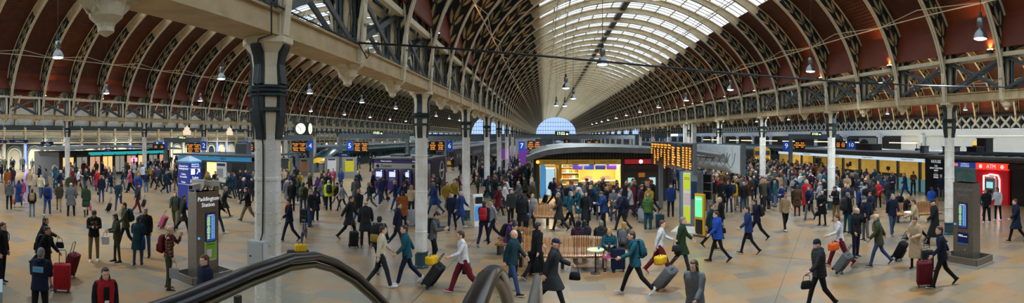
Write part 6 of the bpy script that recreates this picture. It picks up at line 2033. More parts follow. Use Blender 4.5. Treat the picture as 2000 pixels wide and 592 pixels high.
# px, foot_y, view, pose, top, bottom, hair, shoe, fine, skin, ctop, cbot, chair, cshoe, height, label, extras
H = [
 (197,510,  5,'phone',HD,'trousers','curly','shoe',1,5,'black','khaki','black','white',1.76,'young person in black hoodie with yellow lettering looking at a phone',[('phone','phone held by the person in the lettered black hoodie'),('text','MFC')]),
 (226,512,-75,'hold',J_,'leggings','long','boot',1,2,'olive','olive','black','black',1.66,'long-haired person in dark jacket and tall boots facing the lettered hoodie wearer',[('bagL','white','white shopping bag with red side held beside the lettered hoodie wearer','red')]),
 (264,517,165,'hold',CT,'jeans','short','shoe',1,5,'dark_teal','jeans','black','brown',1.62,'short person in dark coat seen from behind with big blue bag',[('sack','blue')]),
 (284,503,-15,'stand',J_,'jeans','short','shoe',1,5,'black','jeans','grey','charcoal',1.76,'grey-haired person in black jacket facing the one with the blue bag',[]),
 (330,566, 80,'chin',SH,'trousers','fringe','shoe',1,2,'plaid','olive','grey','brown',1.80,'bald bearded person in plaid shirt and olive trousers with hand at mouth',[('pack','maroon','maroon backpack worn over the plaid shirt'),('bagL','light_grey','pale grey paper bag at the side of the plaid shirt wearer','light_grey')]),
 (78,640,160,'hold',VE,'trousers','short','shoe',1,2,'navy','black','grey','black',1.78,'grey-haired officer in navy uniform with pale blue back panel',[('patch',''),('sleeves','navy')]),
 (98,566, 60,'walk',J_,'shorts','short','shoe',1,5,'black','charcoal','black','grey',1.76,'person in black jacket and shorts walking behind the uniformed officer',[('pack','black','black backpack on the walker behind the uniformed officer')]),
 (84,525, 70,'stride',CT,'trousers','long','boot',1,2,'charcoal','black','dark_brown','black',1.72,'hurrying person in dark coat leaning forward past the red suitcases',[('hbagR','black','black holdall swinging from the hurrying dark-coated person')]),
 (4,553, 60,'stand',J_,'trousers','short','shoe',1,2,'black','black','dark_brown','black',1.78,'person in black suit at the picture edge with coat over the arm',[('pack','charcoal','dark rolled coat carried on the back of the suited person at the picture edge')]),
 (205,690, 12,'stand',VE,'trousers','plaits','shoe',1,2,'red','black','red','black',1.70,'member of staff in red gilet with lanyard and dark red plaits',[('sleeves','black'),('lanyard','')]),
 (402,655,-60,'stand',CTL,'trousers','short','shoe',1,2,'navy','black','auburn','black',1.74,'auburn-haired person in long dark coat passing before the steel totem',[]),
 (66,423,180,'stand',J_,'jeans','short','shoe',0,2,'black','pale_jeans','brown','black',1.50,'child in black top and patterned blue trousers with pale backpack',[('pack','tan','pale patterned backpack on the child in black')]),
 (90,423,170,'walk',HD,'jeans','short','shoe',0,2,'bright_blue','jeans','brown','white',1.82,'tall person in bright blue hooded jacket walking away',[('pack','navy','navy backpack on the tall person in bright blue')]),
 (115,412,0,'walk_mirror',P_,'leggings','short','shoe',0,2,'olive','tan','dark_brown','black',1.66,'person in olive jacket with pale legs walking towards the steel totem',[]),
 (146,422,175,'stand_wide',CT,'trousers','fringe','shoe',0,2,'grey','black','brown','black',1.80,'balding person in grey overcoat walking away beside a green puffer coat',[]),
 (163,422,185,'walk',('puffer',-.3),'skirt','short','boot',0,2,'green','charcoal','black','black',1.68,'dark-haired person in shiny green puffer coat and dark skirt',[('bagL','pink','small pink bag carried by the green puffer wearer','pink')]),
 (198,395,180,'stand',J_,'jeans','short','shoe',0,2,'navy','jeans','blond','black',1.76,'person in navy jacket and blue jeans standing alone with shoulder bag',[('hbagR','black','black shoulder bag beside the person in navy jacket standing alone')]),
 (232,412,-20,'walk',J_,'jeans','short','shoe',0,2,'dark_teal','jeans','grey','black',1.74,'person in open dark teal jacket and cream top walking nearer the hoodie pair',[]),
 (245,486,-80,'walk',J_,'jeans','short','shoe',0,2,'olive','navy','brown','black',1.80,'person in olive jacket striding past the hoodie pair',[('pack','dark_teal','dark teal backpack on the strider in olive')]),
 (18,409,175,'stand',HD,'trousers','short','shoe',0,2,'grey','black','grey','black',1.70,'person in grey hoodie walking away with orange bag',[('bagL','orange','orange carrier bag held by the grey hoodie wearer','orange')]),
 (36,405,150,'walk',CTL,'leggings','long','shoe',0,2,'blue','black','dark_brown','white',1.66,'person in long blue coat beside the one with the orange bag',[]),
 (44,398,-140,'walk',J_,'leggings','short','shoe',0,2,'pink','pink','brown','white',1.60,'person dressed in pink beside the long blue coat',[]),
 (80,388,10,'walk',J_,'jeans','short','shoe',0,2,'cream','jeans','brown','black',1.72,'person in cream jacket among the crowd near the arched doors',[]),
 (137,389,5,'stand',J_,'trousers','short','shoe',0,3,'olive','black','black','black',1.74,'person in olive top standing before the first white wall column',[]),
 (145,382,90,'walk',J_,'trousers','short','shoe',0,2,'maroon','tan','brown','black',1.70,'person in maroon top walking past the first white wall column',[]),
 (268,418,120,'pull',J_,'trousers','beanie','shoe',0,2,'charcoal','maroon','maroon','black',1.74,'person in dark coat and maroon woolly hat pulling a small case',[]),
 (270,390,170,'stand',P_,'trousers','short','shoe',0,2,'bright_blue','grey','blond','black',1.74,'person in bright blue jacket near the wave-roof shop',[('pack','blue','blue backpack on the person near the wave-roof shop')]),
 (301,368,-80,'walk',J_,'trousers','short','shoe',0,2,'brown','black','dark_brown','black',1.74,'person in brown jacket walking in front of the wave-roof shop',[]),
 (323,378,70,'walk',J_,'jeans','short','shoe',0,2,'dark_teal','navy','dark_brown','black',1.76,'person in dark teal jacket walking towards the blue direction pillar',[]),
 (343,446,-10,'walk_mirror',J_,'wide','short','shoe',0,2,'olive','khaki','brown','black',1.78,'person all in olive green walking beside the steel totem',[('pack','teal','teal backpack on the walker all in olive green'),('hbagR','black','black bag in the hand of the walker all in olive green')]),
 (357,455,100,'walk',CT,'trousers','short','shoe',0,2,'charcoal','black','black','black',1.72,'person in charcoal coat partly behind the steel totem with pale cameras',[]),
 (424,457,85,'pull',J_,'jeans','short','shoe',0,2,'black','jeans','black','white',1.80,'person in black jacket emerging from behind the steel totem',[('pack','black','large black backpack on the person emerging from behind the totem')]),
 (438,424,85,'stride',CT,'leggings','short','shoe',0,2,'charcoal','black','grey','black',1.66,'grey-haired person in charcoal dress coat walking past the totem cameras',[]),
 (484,433,-85,'stride',J_,'wide','short','shoe',0,2,'black','khaki','brown','black',1.78,'person in black jacket and khaki trousers striding towards the first column',[]),
 (478,400,-70,'walk',J_,'jeans','short','shoe',0,2,'navy','charcoal','white','black',1.74,'white-haired person in navy jacket near the notice board',[]),
 (455,385,100,'walk',P_,'jeans','short','shoe',0,2,'blue','jeans','dark_brown','black',1.72,'person in blue padded jacket near the cyan fascia kiosk',[('pack','bright_blue','bright blue backpack near the cyan fascia kiosk')]),
 (565,472,-75,'walk',HD,'jeans','short','shoe',0,2,'navy','navy','dark_brown','brown',1.78,'person in navy top with orange scarf wheeling a folding bicycle',[('scarf','orange')]),
 (606,444,60,'chin',J_,'jeans','short','shoe',1,2,'charcoal','jeans','grey','black',1.78,'grey-haired person in dark leather jacket and jeans touching the chin',[]),
 (616,433,140,'stand',CT,'trousers','short','shoe',0,2,'navy','black','dark_brown','white',1.76,'person in navy coat with black briefcase behind the leather jacket wearer',[('hbagR','black','black briefcase behind the dark leather jacket wearer')]),
 (642,411,185,'stand',P_,'trousers','short','shoe',0,2,'lime','black','white','brown',1.76,'person in bright lime jacket walking away from the first column',[('pack','charcoal','dark backpack over the bright lime jacket')]),
 (570,413,10,'stand',J_,'trousers','short','shoe',0,3,'black','black','black','black',1.74,'person in black suit jacket and white shirt by the first column',[]),
 (592,421,160,'stand',J_,'jeans','short','shoe',0,2,'olive','jeans','brown','black',1.80,'person in olive jacket with dark suitcase near the first column',[('pack','olive','olive rucksack near the first column')]),
 (682,468,80,'pull',('coat',-.3),'trousers','short','shoe',1,2,'charcoal','black','brown','brown',1.86,'tall person in charcoal coat striding with a black wheeled case',[]),
 (700,440,150,'walk',J_,'jeans','short','shoe',0,2,'black','jeans','blond','brown',1.76,'person in black top and jeans behind the tall charcoal-coated strider',[]),
 (714,480,180,'stand_wide',CT,'trousers','fringe','shoe',1,2,'charcoal','charcoal','grey','brown',1.78,'person in long olive-grey coat seen from behind beside the wheeled case',[]),
 (740,530,160,'walk_mirror',P_,'trousers','beanie','shoe',1,2,'dark_teal','black','charcoal','black',1.78,'person in dark woolly hat with bulging backpack near the second column',[('pack','black','bulging black backpack with orange pocket near the second column','mustard')]),
 (757,560,95,'walk',SH,'trousers','short','shoe',1,2,'cream','charcoal','brown','white',1.78,'person in cream shirt walking past the bulging backpack',[]),
 (786,556,-80,'pull',J_,'trousers','short','shoe',1,2,'teal','navy','brown','white',1.76,'person in teal jacket pulling a dark case with yellow bag on it',[]),
 (776,484,80,'walk',J_,'trousers','short','shoe',1,2,'navy','charcoal','brown','white',1.78,'person in dark blue suit walking towards the second column',[]),
 (788,444,-150,'chin',CT,'trousers','long','shoe',1,2,'rust','black','dark_brown','white',1.72,'person in rust-brown coat with hand raised beside a tall grey suitcase',[]),
 (803,425,150,'stand',SH,'trousers','long','shoe',0,2,'beige','black','blond','black',1.72,'person in pale yellow top just behind the tall grey suitcase',[]),
 (845,517,80,'phone_lean',HD,'trousers','short','boot',1,2,'grey','black','dark_brown','tan',1.80,'person in grey hooded jacket leaning on the second column with a phone',[('pack','charcoal','dark grey backpack pressed against the second column'),('phone','phone held by the person leaning on the second column')]),
 (906,573,-80,'stride',SH,'wide','short','shoe',1,2,'white','maroon','brown','red',1.76,'person in white shirt and wide maroon trousers walking towards the second column',[('hbagL','charcoal','dark shoulder bag swinging below the white shirt beside the landing')]),
 (883,452,-10,'walk',J_,'jeans','short','shoe',0,2,'navy','navy','brown','brown',1.80,'person in dark navy jacket with brown shoes past the second column',[]),
 (903,443,60,'walk',CT,'jeans','short','shoe',0,2,'blue','jeans','white','white',1.72,'white-haired person in blue coat near the touch screen kiosk',[]),
 (848,400,-70,'walk',J_,'jeans','short','shoe',0,2,'navy','jeans','auburn','black',1.76,'person in navy jumper and jeans behind the second column',[]),
 (845,390,100,'walk',J_,'jeans','short','shoe',0,2,'maroon','charcoal','grey','black',1.76,'person in maroon top behind the second column',[]),
 (887,405,10,'walk',J_,'trousers','short','shoe',0,2,'mustard','black','brown','black',1.72,'person in mustard jacket walking between the second and third columns',[]),
 (945,480,160,'walk',J_,'trousers','short','shoe',1,2,'navy','navy','brown','black',1.78,'person in navy carrying a bright red backpack near the third column',[('pack','red','bright red backpack near the third column')]),
 (962,470,-60,'walk_mirror',SH,'trousers','short','shoe',0,2,'light_grey','navy','brown','black',1.74,'person in pale grey shirt beside the bright red backpack',[]),
 (1020,458,178,'stand',CT,'trousers','short','shoe',1,2,'black','black','black','black',1.80,'person in long black coat standing with back to the staircase by the short bench',[]),
 (1015,440,40,'stand',J_,'trousers','short','shoe',0,2,'charcoal','black','brown','black',1.76,'person in charcoal jacket next to the long black coat',[]),
 (1028,538,35,'hold',CT,'wide','curly','shoe',1,2,'black','black','black','black',1.66,'curly-haired person all in black beside a ribbed black suitcase',[]),
 (1000,575,60,'walk',J_,'jeans','fringe','shoe',1,2,'dark_teal','jeans','grey','black',1.78,'person in dark teal jacket walking past the escalator foot',[]),
 (1078,606,75,'stride',CT,'trousers','cap','shoe',1,2,'charcoal','black','navy','black',1.82,'big person in dark coat and navy cap striding by the steel handrail',[('hbagR','black','black satchel of the capped strider by the steel handrail')]),
 (1045,520,120,'walk',J_,'trousers','short','shoe',0,2,'black','black','dark_brown','black',1.74,'person in black jacket behind the ribbed black suitcase',[]),
 (1240,576,-80,'stride',J_,'jeans','short','shoe',1,2,'teal','black','brown','white',1.78,'person in teal jacket striding past the first bench',[('pack','teal','turquoise rucksack on the strider passing the first bench')]),
 (1276,448,170,'stand',P_,'wide','short','shoe',1,2,'leaf_green','teal','grey','black',1.66,'grey-haired person in leaf green jacket with dark blue case',[('hbagR','light_grey','blue and white carrier beside the leaf green jacket')]),
 (1297,535,85,'stride',SH,'wide','short','shoe',1,2,'white','maroon','auburn','red',1.74,'person in white shirt and wide maroon trousers walking away from the first bench',[('hbagR','charcoal','dark shoulder bag below the white shirt beyond the first bench')]),
 (1325,530,80,'walk',CT,'trousers','short','shoe',1,2,'green','charcoal','grey','black',1.74,'person in dark green coat beside the maroon-trousered walker',[]),
 (1358,668,-30,'walk',CTL,'trousers','long','shoe',1,2,'grey','black','dark_brown','black',1.74,'person in long grey coat walking first to the help point',[('hbagR','black','large black bag at the side of the long grey coat')]),
 (1408,466,-95,'hold',J_,'trousers','cap','shoe',1,2,'black','charcoal','cream','black',1.74,'person in black with white cap pushing a pushchair',[]),
 (1402,512,-80,'walk',P_,'leggings','short','boot',1,2,'bright_blue','black','brown','black',1.76,'person in vivid blue jacket and black boots below the pushchair',[]),
 (1388,486,70,'walk',J_,'trousers','short','shoe',0,2,'dark_teal','black','auburn','black',1.76,'person in dark teal top beside the vivid blue jacket',[('hbagR','black','black holdall near the vivid blue jacket')]),
 (1462,497,-85,'walk',J_,'leggings','short','shoe',1,2,'blue','black','dark_brown','charcoal',1.78,'person in mid-blue coat walking in front of the dense crowd',[]),
 (1478,470,-80,'stride',J_,'trousers','short','shoe',0,2,'navy','black','brown','black',1.76,'person in navy jacket with bag just behind the mid-blue coat',[('pack','charcoal','charcoal backpack behind the mid-blue coat')]),
 (1310,424,10,'stand',P_,'trousers','short','shoe',0,2,'blue','black','brown','black',1.78,'person in blue jacket with rucksack before the departure board pillar',[('pack','bright_blue','vivid blue rucksack before the departure board pillar')]),
 (1383,412,170,'stand',J_,'trousers','short','shoe',0,2,'black','khaki','brown','black',1.76,'person in dark jacket with lime backpack watching the boards',[('pack','lime','lime backpack in the crowd by the help point')]),
 (1432,410,185,'stand',P_,'trousers','short','shoe',0,2,'yellow','beige','black','brown',1.76,'person in bright yellow jacket and beige trousers in the crowd',[('pack','charcoal','charcoal backpack on the bright yellow jacket')]),
 (1534,450,20,'walk',J_,'trousers','short','shoe',1,2,'beige','black','auburn','white',1.76,'person in beige jacket and black trousers leaving the dense crowd',[]),
 (1557,422,180,'stand',CT,'leggings','short','boot',0,2,'brown','maroon','brown','black',1.68,'person in fur-hooded brown coat over a red skirt',[]),
 (1581,430,-30,'walk',HD,'trousers','short','shoe',0,2,'navy','grey','brown','black',1.78,'person in navy with grey trousers walking out of the crowd',[('pack','blue','blue rucksack on the walker in grey trousers')]),
 (1606,440,-30,'look_up',CT,'leggings','long','boot',1,2,'black','black','black','black',1.68,'person in black coat looking up at the boards with handbag',[('hbagL','black','black handbag of the person looking up at the boards')]),
 (1633,432,-40,'phone',J_,'trousers','short','shoe',1,2,'black','tan','dark_brown','black',1.80,'person in black jacket reading a phone beneath the number 10 sign',[('phone','phone read by the black-jacketed person beneath the number 10 sign')]),
 (1655,455,130,'stand',J_,'trousers','short','shoe',1,2,'black','teal','grey','black',1.80,'grey-haired person with large black backpack beside the chin-holding person',[('pack','charcoal','large charcoal backpack on the grey-haired person in the crowd edge')]),
 (1672,503, 50,'chin',P_,'trousers','fringe','shoe',1,2,'black','navy','grey','charcoal',1.78,'bald person in shiny black padded jacket holding the chin',[]),
 (1690,470,-60,'stand',P_,'trousers','beanie','shoe',1,2,'navy','grey','grey','black',1.80,'person in navy padded jacket and grey woolly hat',[('pack','charcoal','charcoal rucksack on the wearer of the grey woolly hat')]),
 (1716,520,-80,'pull',('coat',-.2),'jeans','fringe','shoe',1,2,'olive','jeans','grey','brown',1.78,'person in olive coat and jeans pulling a dark case past the totem',[('scarf','teal')]),
 (1640,520,-80,'stride',SH,'wide','short','shoe',1,2,'white','maroon','auburn','red',1.76,'person in white shirt and maroon trousers pulling a grey case in open floor',[]),
 (1600,602,-70,'walk',P_,'trousers','beanie','shoe',1,2,'charcoal','black','navy','black',1.74,'person in black puffer and knitted hat first to the camera on open floor',[('hbagR','black','large black bag in the hand of the knitted hat wearer')]),
 (1803,528,-25,'hold',CTL,'leggings','bun','shoe',1,2,'beige','black','dark_brown','black',1.68,'person in beige trench coat standing with a dark case',[]),
 (1840,560,-75,'pull',J_,'trousers','short','shoe',1,2,'navy','black','auburn','black',1.78,'person in dark suit passing the trench coat and pulling a maroon case',[]),
 (1826,480,-80,'walk',CTL,'trousers','cap','shoe',0,2,'black','black','charcoal','black',1.84,'tall person in black coat and cap beside the fourth white column',[]),
 (1788,470,-80,'stride',CTL,'trousers','short','boot',0,2,'beige','black','brown','black',1.74,'person in pale beige long coat rushing past the seated travellers',[]),
 (1743,458,15,'walk',J_,'jeans','short','shoe',1,2,'navy','jeans','grey','black',1.80,'person in navy suit jacket and light scarf walking from the office glass',[]),
 (1797,383,10,'phone',SH,'trousers','short','shoe',0,2,'plaid','charcoal','dark_brown','black',1.76,'person in red tartan shirt by the office glass door',[('phone','phone of the tartan shirt wearer by the office glass')]),
 (1838,393,15,'stand',J_,'jeans','fringe','shoe',0,2,'navy','grey','grey','black',1.78,'balding person in navy jumper waiting near the white column',[]),
 (1930,434,-20,'talk',J_,'wide','long','shoe',1,5,'black','black','black','white',1.70,'long-haired person all in black by the cash machine',[]),
 (1947,431,-30,'talk',J_,'trousers','long','shoe',1,5,'white','black','black','white',1.70,'person in white jacket and black trousers by the cash machine',[]),
 (1922,428,30,'walk',J_,'leggings','short','shoe',0,2,'teal','pink','blond','white',1.55,'smaller person in pale teal beside the two by the cash machine',[]),
 (1985,473,-70,'walk',CT,'trousers','short','shoe',1,2,'navy','black','brown','black',1.78,'person in navy coat walking near the far edge of the open floor',[]),
 (1692,372,160,'walk',CT,'jeans','short','shoe',0,2,'blue','navy','brown','black',1.76,'person in blue coat walking into the assistance office',[]),
 (1768,385,-80,'walk',CT,'jeans','short','shoe',0,2,'blue','blue','grey','black',1.74,'person in blue coat passing the frosted office glass',[]),
 (1742,384,170,'stand',J_,'trousers','short','shoe',0,2,'charcoal','black','grey','black',1.76,'grey-haired person in charcoal at the frosted office glass',[]),
 (1080,398,80,'walk',J_,'trousers','short','shoe',1,2,'navy','black','black','black',1.78,'person in dark suit at the bright kiosk entrance',[('pack','black','black backpack at the bright kiosk entrance')]),
 (1063,396,-70,'walk',J_,'trousers','short','shoe',0,2,'olive','black','dark_brown','black',1.74,'person in olive jacket pulling a case at the bright kiosk entrance',[]),
 (1102,450,-80,'walk',CT,'trousers','short','shoe',1,2,'charcoal','charcoal','grey','black',1.78,'grey-haired person in charcoal coat behind the first bench',[]),
 (1118,447,90,'walk',J_,'trousers','short','shoe',1,2,'teal','black','grey','black',1.76,'grey-haired person in teal jacket behind the first bench',[('pack','teal','teal backpack behind the first bench')]),
 (1136,445,0,'walk',CTL,'trousers','long','shoe',0,2,'black','black','dark_brown','black',1.72,'person in long black coat behind the first bench',[]),
 (1156,425,-80,'walk',CT,'trousers','short','shoe',0,2,'navy','black','blond','black',1.74,'blond person in dark coat before the kiosk counter',[]),
 (1188,452,-90,'phone',P_,'trousers','short','shoe',1,2,'blue','black','brown','black',1.82,'person in deep blue padded jacket looking down behind the bench',[]),
 (1208,452,-80,'walk',P_,'trousers','short','shoe',1,2,'navy','charcoal','dark_brown','black',1.80,'person in navy padded jacket following the deep blue one',[('pack','navy','navy rucksack following the deep blue padded jacket')]),
 (1232,430,-85,'walk',J_,'jeans','short','shoe',0,2,'light_grey','charcoal','brown','black',1.74,'person in pale grey jacket pulling luggage before the brown shop front',[]),
]
SEAT = [  # x, y, rz, pose, top, bottom, hair, skin, ctop, cbot, chair, label, extras
 (1190, 523, 0, 'sit_phone', P_, 'skirt_long', 'bob', 2, 'teal', 'pink', 'blond', 'seated person in deep teal puffer and pink patterned skirt using a phone', [('phone', 'phone of the seated teal puffer wearer')], -.02),
 (1218, 512, 165, 'sit', J_, 'trousers', 'long', 2, 'olive', 'black', 'blond', 'long-haired blond person seated behind the teal puffer wearer', [('pack','grey','grey rucksack on the long-haired blond person on the bench')], 0),
 (1174, 508, 178, 'sit', P_, 'trousers', 'short', 2, 'charcoal', 'black', 'grey', 'grey-haired person seated on the rear side of the first bench', [], 0),
 (1130, 508, 180, 'sit', P_, 'trousers', 'hood', 2, 'plum', 'black', 'black', 'hooded person in plum padded coat seated facing the kiosk', [], 0),
 (1143, 506, 200, 'sit', P_, 'trousers', 'long', 2, 'charcoal', 'black', 'black', 'dark-haired person seated beside the hooded plum coat', [], 0),
 (992, 498, 70, 'sit_phone', HD, 'trousers', 'short', 2, 'purple', 'charcoal', 'brown', 'person in purple hoodie seated at the short bench end', [('pack', 'black', 'black rucksack on the purple hoodie wearer')], 0),
 (1033, 443, 10, 'sit', CT, 'trousers', 'long', 2, 'grey', 'black', 'brown', 'person in grey scarf seated at the bench near the kiosk', [], 0),
 (1041, 430, -10, 'sit', J_, 'trousers', 'long', 2, 'light_grey', 'black', 'blond', 'fair-haired person in light jacket seated near the kiosk bench', [], 0),
 (1768, 432, 70, 'sit_phone', J_, 'trousers', 'long', 2, 'black', 'black', 'blond', 'blond person in black with bare arms seated near the office glass', [], 0),
 (1756, 424, 20, 'sit', J_, 'trousers', 'long', 2, 'black', 'black', 'dark_brown', 'dark-haired person seated behind the blond one near the office', [], 0),
 (1819, 412, 170, 'sit', P_, 'jeans', 'short', 2, 'bright_blue', 'jeans', 'dark_brown', 'person in bright blue jacket seated by the fourth white column', [], 0),
 (1701, 425, -30, 'sit', P_, 'trousers', 'short', 2, 'navy', 'black', 'auburn', 'person in navy padded jacket crouched low at the crowd edge', [], 0),
]
# ---------------------------------------------------------------- waiting crowd: who stands where
rc = random.Random(21)
PL = []          # (x, y)
HP = [list(ground(h[0], h[1])) for h in H]
SP = [ground(q[0], q[1])[:2] for q in SEAT]
BLOCK = [(-.9, 30.0, 8.4, 44), (-13.8, 36.2, -8.3, 43.2), (-47, 22, -41.2, 42), (-30.8, 32.6, -21.8, 40), (25.6, 24, 40, 51), (23.4, 9, 40, 25.5), (5.6, 19.7, 7.2, 21.2), (6.2, 19.2, 6.9, 20.0), (-1.9, 15.0, 2.6, 17.9), (-1.3, 22.9, 1.7, 24.3), (16, 17.2, 20, 20.5), (-3.6, 22.5, -2.6, 23.6), (-24.6, 30.9, -23.4, 31.5), (15.1, 49.0, 16.1, 53.1), (-3.4, 61.7, -1.8, 62.3), (-5.7, 59.7, -4.1, 60.3), (-27.5, 45.6, -23.5, 46.5), (-22.4, 46.0, -18.5, 47.0)]
BLOCK += [(ground(a, b)[0] - .3, ground(a, b)[1] - .25, ground(a, b)[0] + .3, ground(a, b)[1] + .25) for a, b in ((121, 570), (133, 542), (803, 441), (1046, 537), (1207, 530), (1812, 530), (594, 438), (1289, 447))]
for _ in range(60):                               # nobody stands inside a neighbour, a bench or a kiosk
    for i in range(len(HP)):
        for j in range(len(HP) + len(SP)):
            if i == j: continue
            b = HP[j] if j < len(HP) else SP[j - len(HP)]
            dx, dy = HP[i][0] - b[0], HP[i][1] - b[1]
            d = math.hypot(dx, dy) or .01
            if d < .80:
                k = (.80 - d) * .3 / d
                HP[i][0] += dx * k; HP[i][1] += dy * k
        for a, b, c, e in BLOCK:
            m = .26
            if a - m < HP[i][0] < c + m and b - m < HP[i][1] < e + m:
                o_ = min((HP[i][0] - a + m, 0, -1), (c + m - HP[i][0], 0, 1), (HP[i][1] - b + m, 1, -1), (e + m - HP[i][1], 1, 1))
                HP[i][o_[1]] += o_[2] * (o_[0] + .01)
PL += [(p[0], p[1]) for p in HP] + list(SP)
COLP = [(ROWS[k][0], ROWS[k][1] + BAY * i) for k in ROWS for i in range(12)]
def free(x, y, d):
    if any(a - .42 < x < c + .42 and b - .42 < y < e + .42 for a, b, c, e in BLOCK): return False
    if any((x - a) ** 2 + (y - b) ** 2 < .5 for a, b in COLP): return False
    if (x + 9.15) ** 2 + (y - 10.9) ** 2 < 1.8 or (x - 12.3) ** 2 + (y - 10.4) ** 2 < 2.2 or (x + 19.8) ** 2 + (y - 22.4) ** 2 < 1.2: return False
    return all((x - a) ** 2 + (y - b) ** 2 > d * d for a, b in PL)
ZONES = [  # px range, foot range, how many, min gap, towards, place phrase
 ((1375, 1500), (352, 416), 80, .68, 'board', 'in the dense crowd beneath the departure boards'),
 ((1500, 1640), (350, 416), 100, .68, 'board', 'in the dense crowd before the assistance office'),
 ((1640, 1745), (376, 428), 34, .72, 'board', 'at the crowd edge by the office glass'),
 ((1090, 1275), (372, 432), 58, .72, 'any', 'passing in front of the central kiosk'),
 ((925, 1045), (350, 440), 46, .75, 'any', 'between the near columns and the central kiosk'),
 ((545, 720), (366, 415), 30, .80, 'any', 'near the ticket gates'),
 ((700, 915), (378, 425), 16, .90, 'any', 'by the purple ticket kiosk'),
 ((0, 345), (343, 378), 60, .80, 'any', 'in front of the wave-roof shop and arches'),
 ((395, 500), (352, 395), 16, .80, 'any', 'near the cyan fascia kiosk'),
]
TOPK = [(J_, 'jacket', 5), (P_, 'padded jacket', 4), (CT, 'coat', 4), (HD, 'hoodie', 3), (SH, 'shirt', 1), (CTL, 'long coat', 2)]
TCOL = [('black', 9), ('navy', 7), ('charcoal', 6), ('grey', 3), ('dark_teal', 3), ('olive', 3), ('blue', 3), ('brown', 2), ('green', 1), ('maroon', 2), ('beige', 2), ('white', 2), ('tan', 1), ('red', 1), ('light_grey', 2), ('rust', 1), ('plum', 2), ('pink', 1), ('mustard', 1), ('teal', 2), ('purple', 1)]
BCOL = [('black', 8), ('charcoal', 5), ('navy', 4), ('grey', 2), ('khaki', 2), ('tan', 1), ('jeans', 5), ('pale_jeans', 2)]
HKIND = [('short', 9), ('long', 5), ('bob', 2), ('bun', 1), ('tail', 1), ('beanie', 2), ('cap', 1), ('fringe', 2)]
HCOL = [('black', 4), ('dark_brown', 6), ('brown', 5), ('blond', 3), ('grey', 3), ('white', 1), ('auburn', 1)]
def pick(L):
    t = rc.uniform(0, sum(q[-1] for q in L))
    for q in L:
        t -= q[-1]
        if t <= 0: return q
    return L[-1]
used = set(h[15] for h in H)
CR = []
nice = lambda s: s.replace('_', ' ')
for (pa0, pa1), (fy0, fy1), n, gap, mode, phrase in ZONES:
    got = tries = 0
    while got < n and tries < 6000:
        tries += 1
        px = rc.uniform(pa0, pa1)
        r0, r1 = CAM_H * FPX / (fy1 - Y0), CAM_H * FPX / (fy0 - Y0)
        r = math.sqrt(rc.uniform(r0 * r0, r1 * r1)); th = (px - X0) / FPX
        x, y = r * math.sin(th), r * math.cos(th)
        if not free(x, y, gap): continue
        PL.append((x, y))
        if mode == 'board':
            view = 180 + rc.uniform(-70, 70) if rc.random() < .45 else rc.uniform(-110, 20)
            pose = rc.choice(('stand', 'stand', 'stand_wide', 'phone', 'look_up', 'look_up', 'hold', 'talk'))
        else:
            view = rc.choice((-85, 85, 180, 0, -85, 85)) + rc.uniform(-25, 25)
            pose = rc.choice(('walk', 'walk_mirror', 'stride', 'pull', 'stand', 'talk', 'hold', 'walk'))
        for att in range(60):
            T = pick(TOPK); c1 = pick(TCOL)[0]; bk = rc.choice(('trousers', 'jeans', 'trousers', 'wide' if att % 2 else 'trousers', 'leggings')); c2 = pick(BCOL)[0]
            if bk == 'jeans': c2 = rc.choice(('jeans', 'pale_jeans', 'charcoal'))
            hk = pick(HKIND)[0]; hc = pick(HCOL)[0]
            if hk in ('beanie', 'cap'): hc2 = rc.choice(('black', 'charcoal', 'maroon', 'navy', 'grey', 'red', 'mustard', 'white', 'teal'))
            hd = {'short': 'short %s hair', 'long': 'long %s hair', 'bob': 'chin-length %s hair', 'bun': '%s hair in a bun', 'tail': '%s ponytail', 'fringe': 'thinning %s hair', 'beanie': '%s woolly hat', 'cap': '%s cap'}[hk] % nice(hc2 if hk in ('beanie', 'cap') else hc)
            lab = '%s %s, %s legs, %s, %s' % (nice(c1), T[1], nice(c2), hd, phrase)
            if len(lab.split()) > 15:
                lab = '%s %s, %s, %s' % (nice(c1), T[1], hd, phrase)
            lab = 'person in ' + lab if len(lab.split()) <= 14 else lab
            if len(lab.replace('-', ' ').split()) > 16: continue
            if lab not in used: break
        used.add(lab)
        CR.append((x, y, -th + R(view), pose, T[0], bk, hk, rc.choice((0, 1, 2, 2, 3, 4, 5)), c1, c2, (hc2 if hk in ('beanie', 'cap') else hc), rc.uniform(1.58, 1.86), lab, rc.random(), phrase, c1, T[1]))
        got += 1
CR.sort(key=lambda c: c[0] ** 2 + c[1] ** 2)
MASS = CR[300 - len(H) - len(SEAT):]
CR = CR[:300 - len(H) - len(SEAT)]
make_lib([(h[3], h[4], h[5], h[6], h[7], bool(h[8])) for h in H] + [(s[3], s[4], s[5], s[6], 'shoe', True) for s in SEAT] + [(c[3], c[4], c[5], c[6], 'shoe', False) for c in CR]
         + [('hold', HD, 'trousers', 'short', 'shoe', True), ('stand', HD, 'trousers', 'short', 'shoe', True)])
def hairmat(hair, c):
    return cl(c) if hair in ('beanie', 'cap', 'hood') else HAIRC[c]
def cm_(n): return PLAID if n == 'plaid' else cl(n)
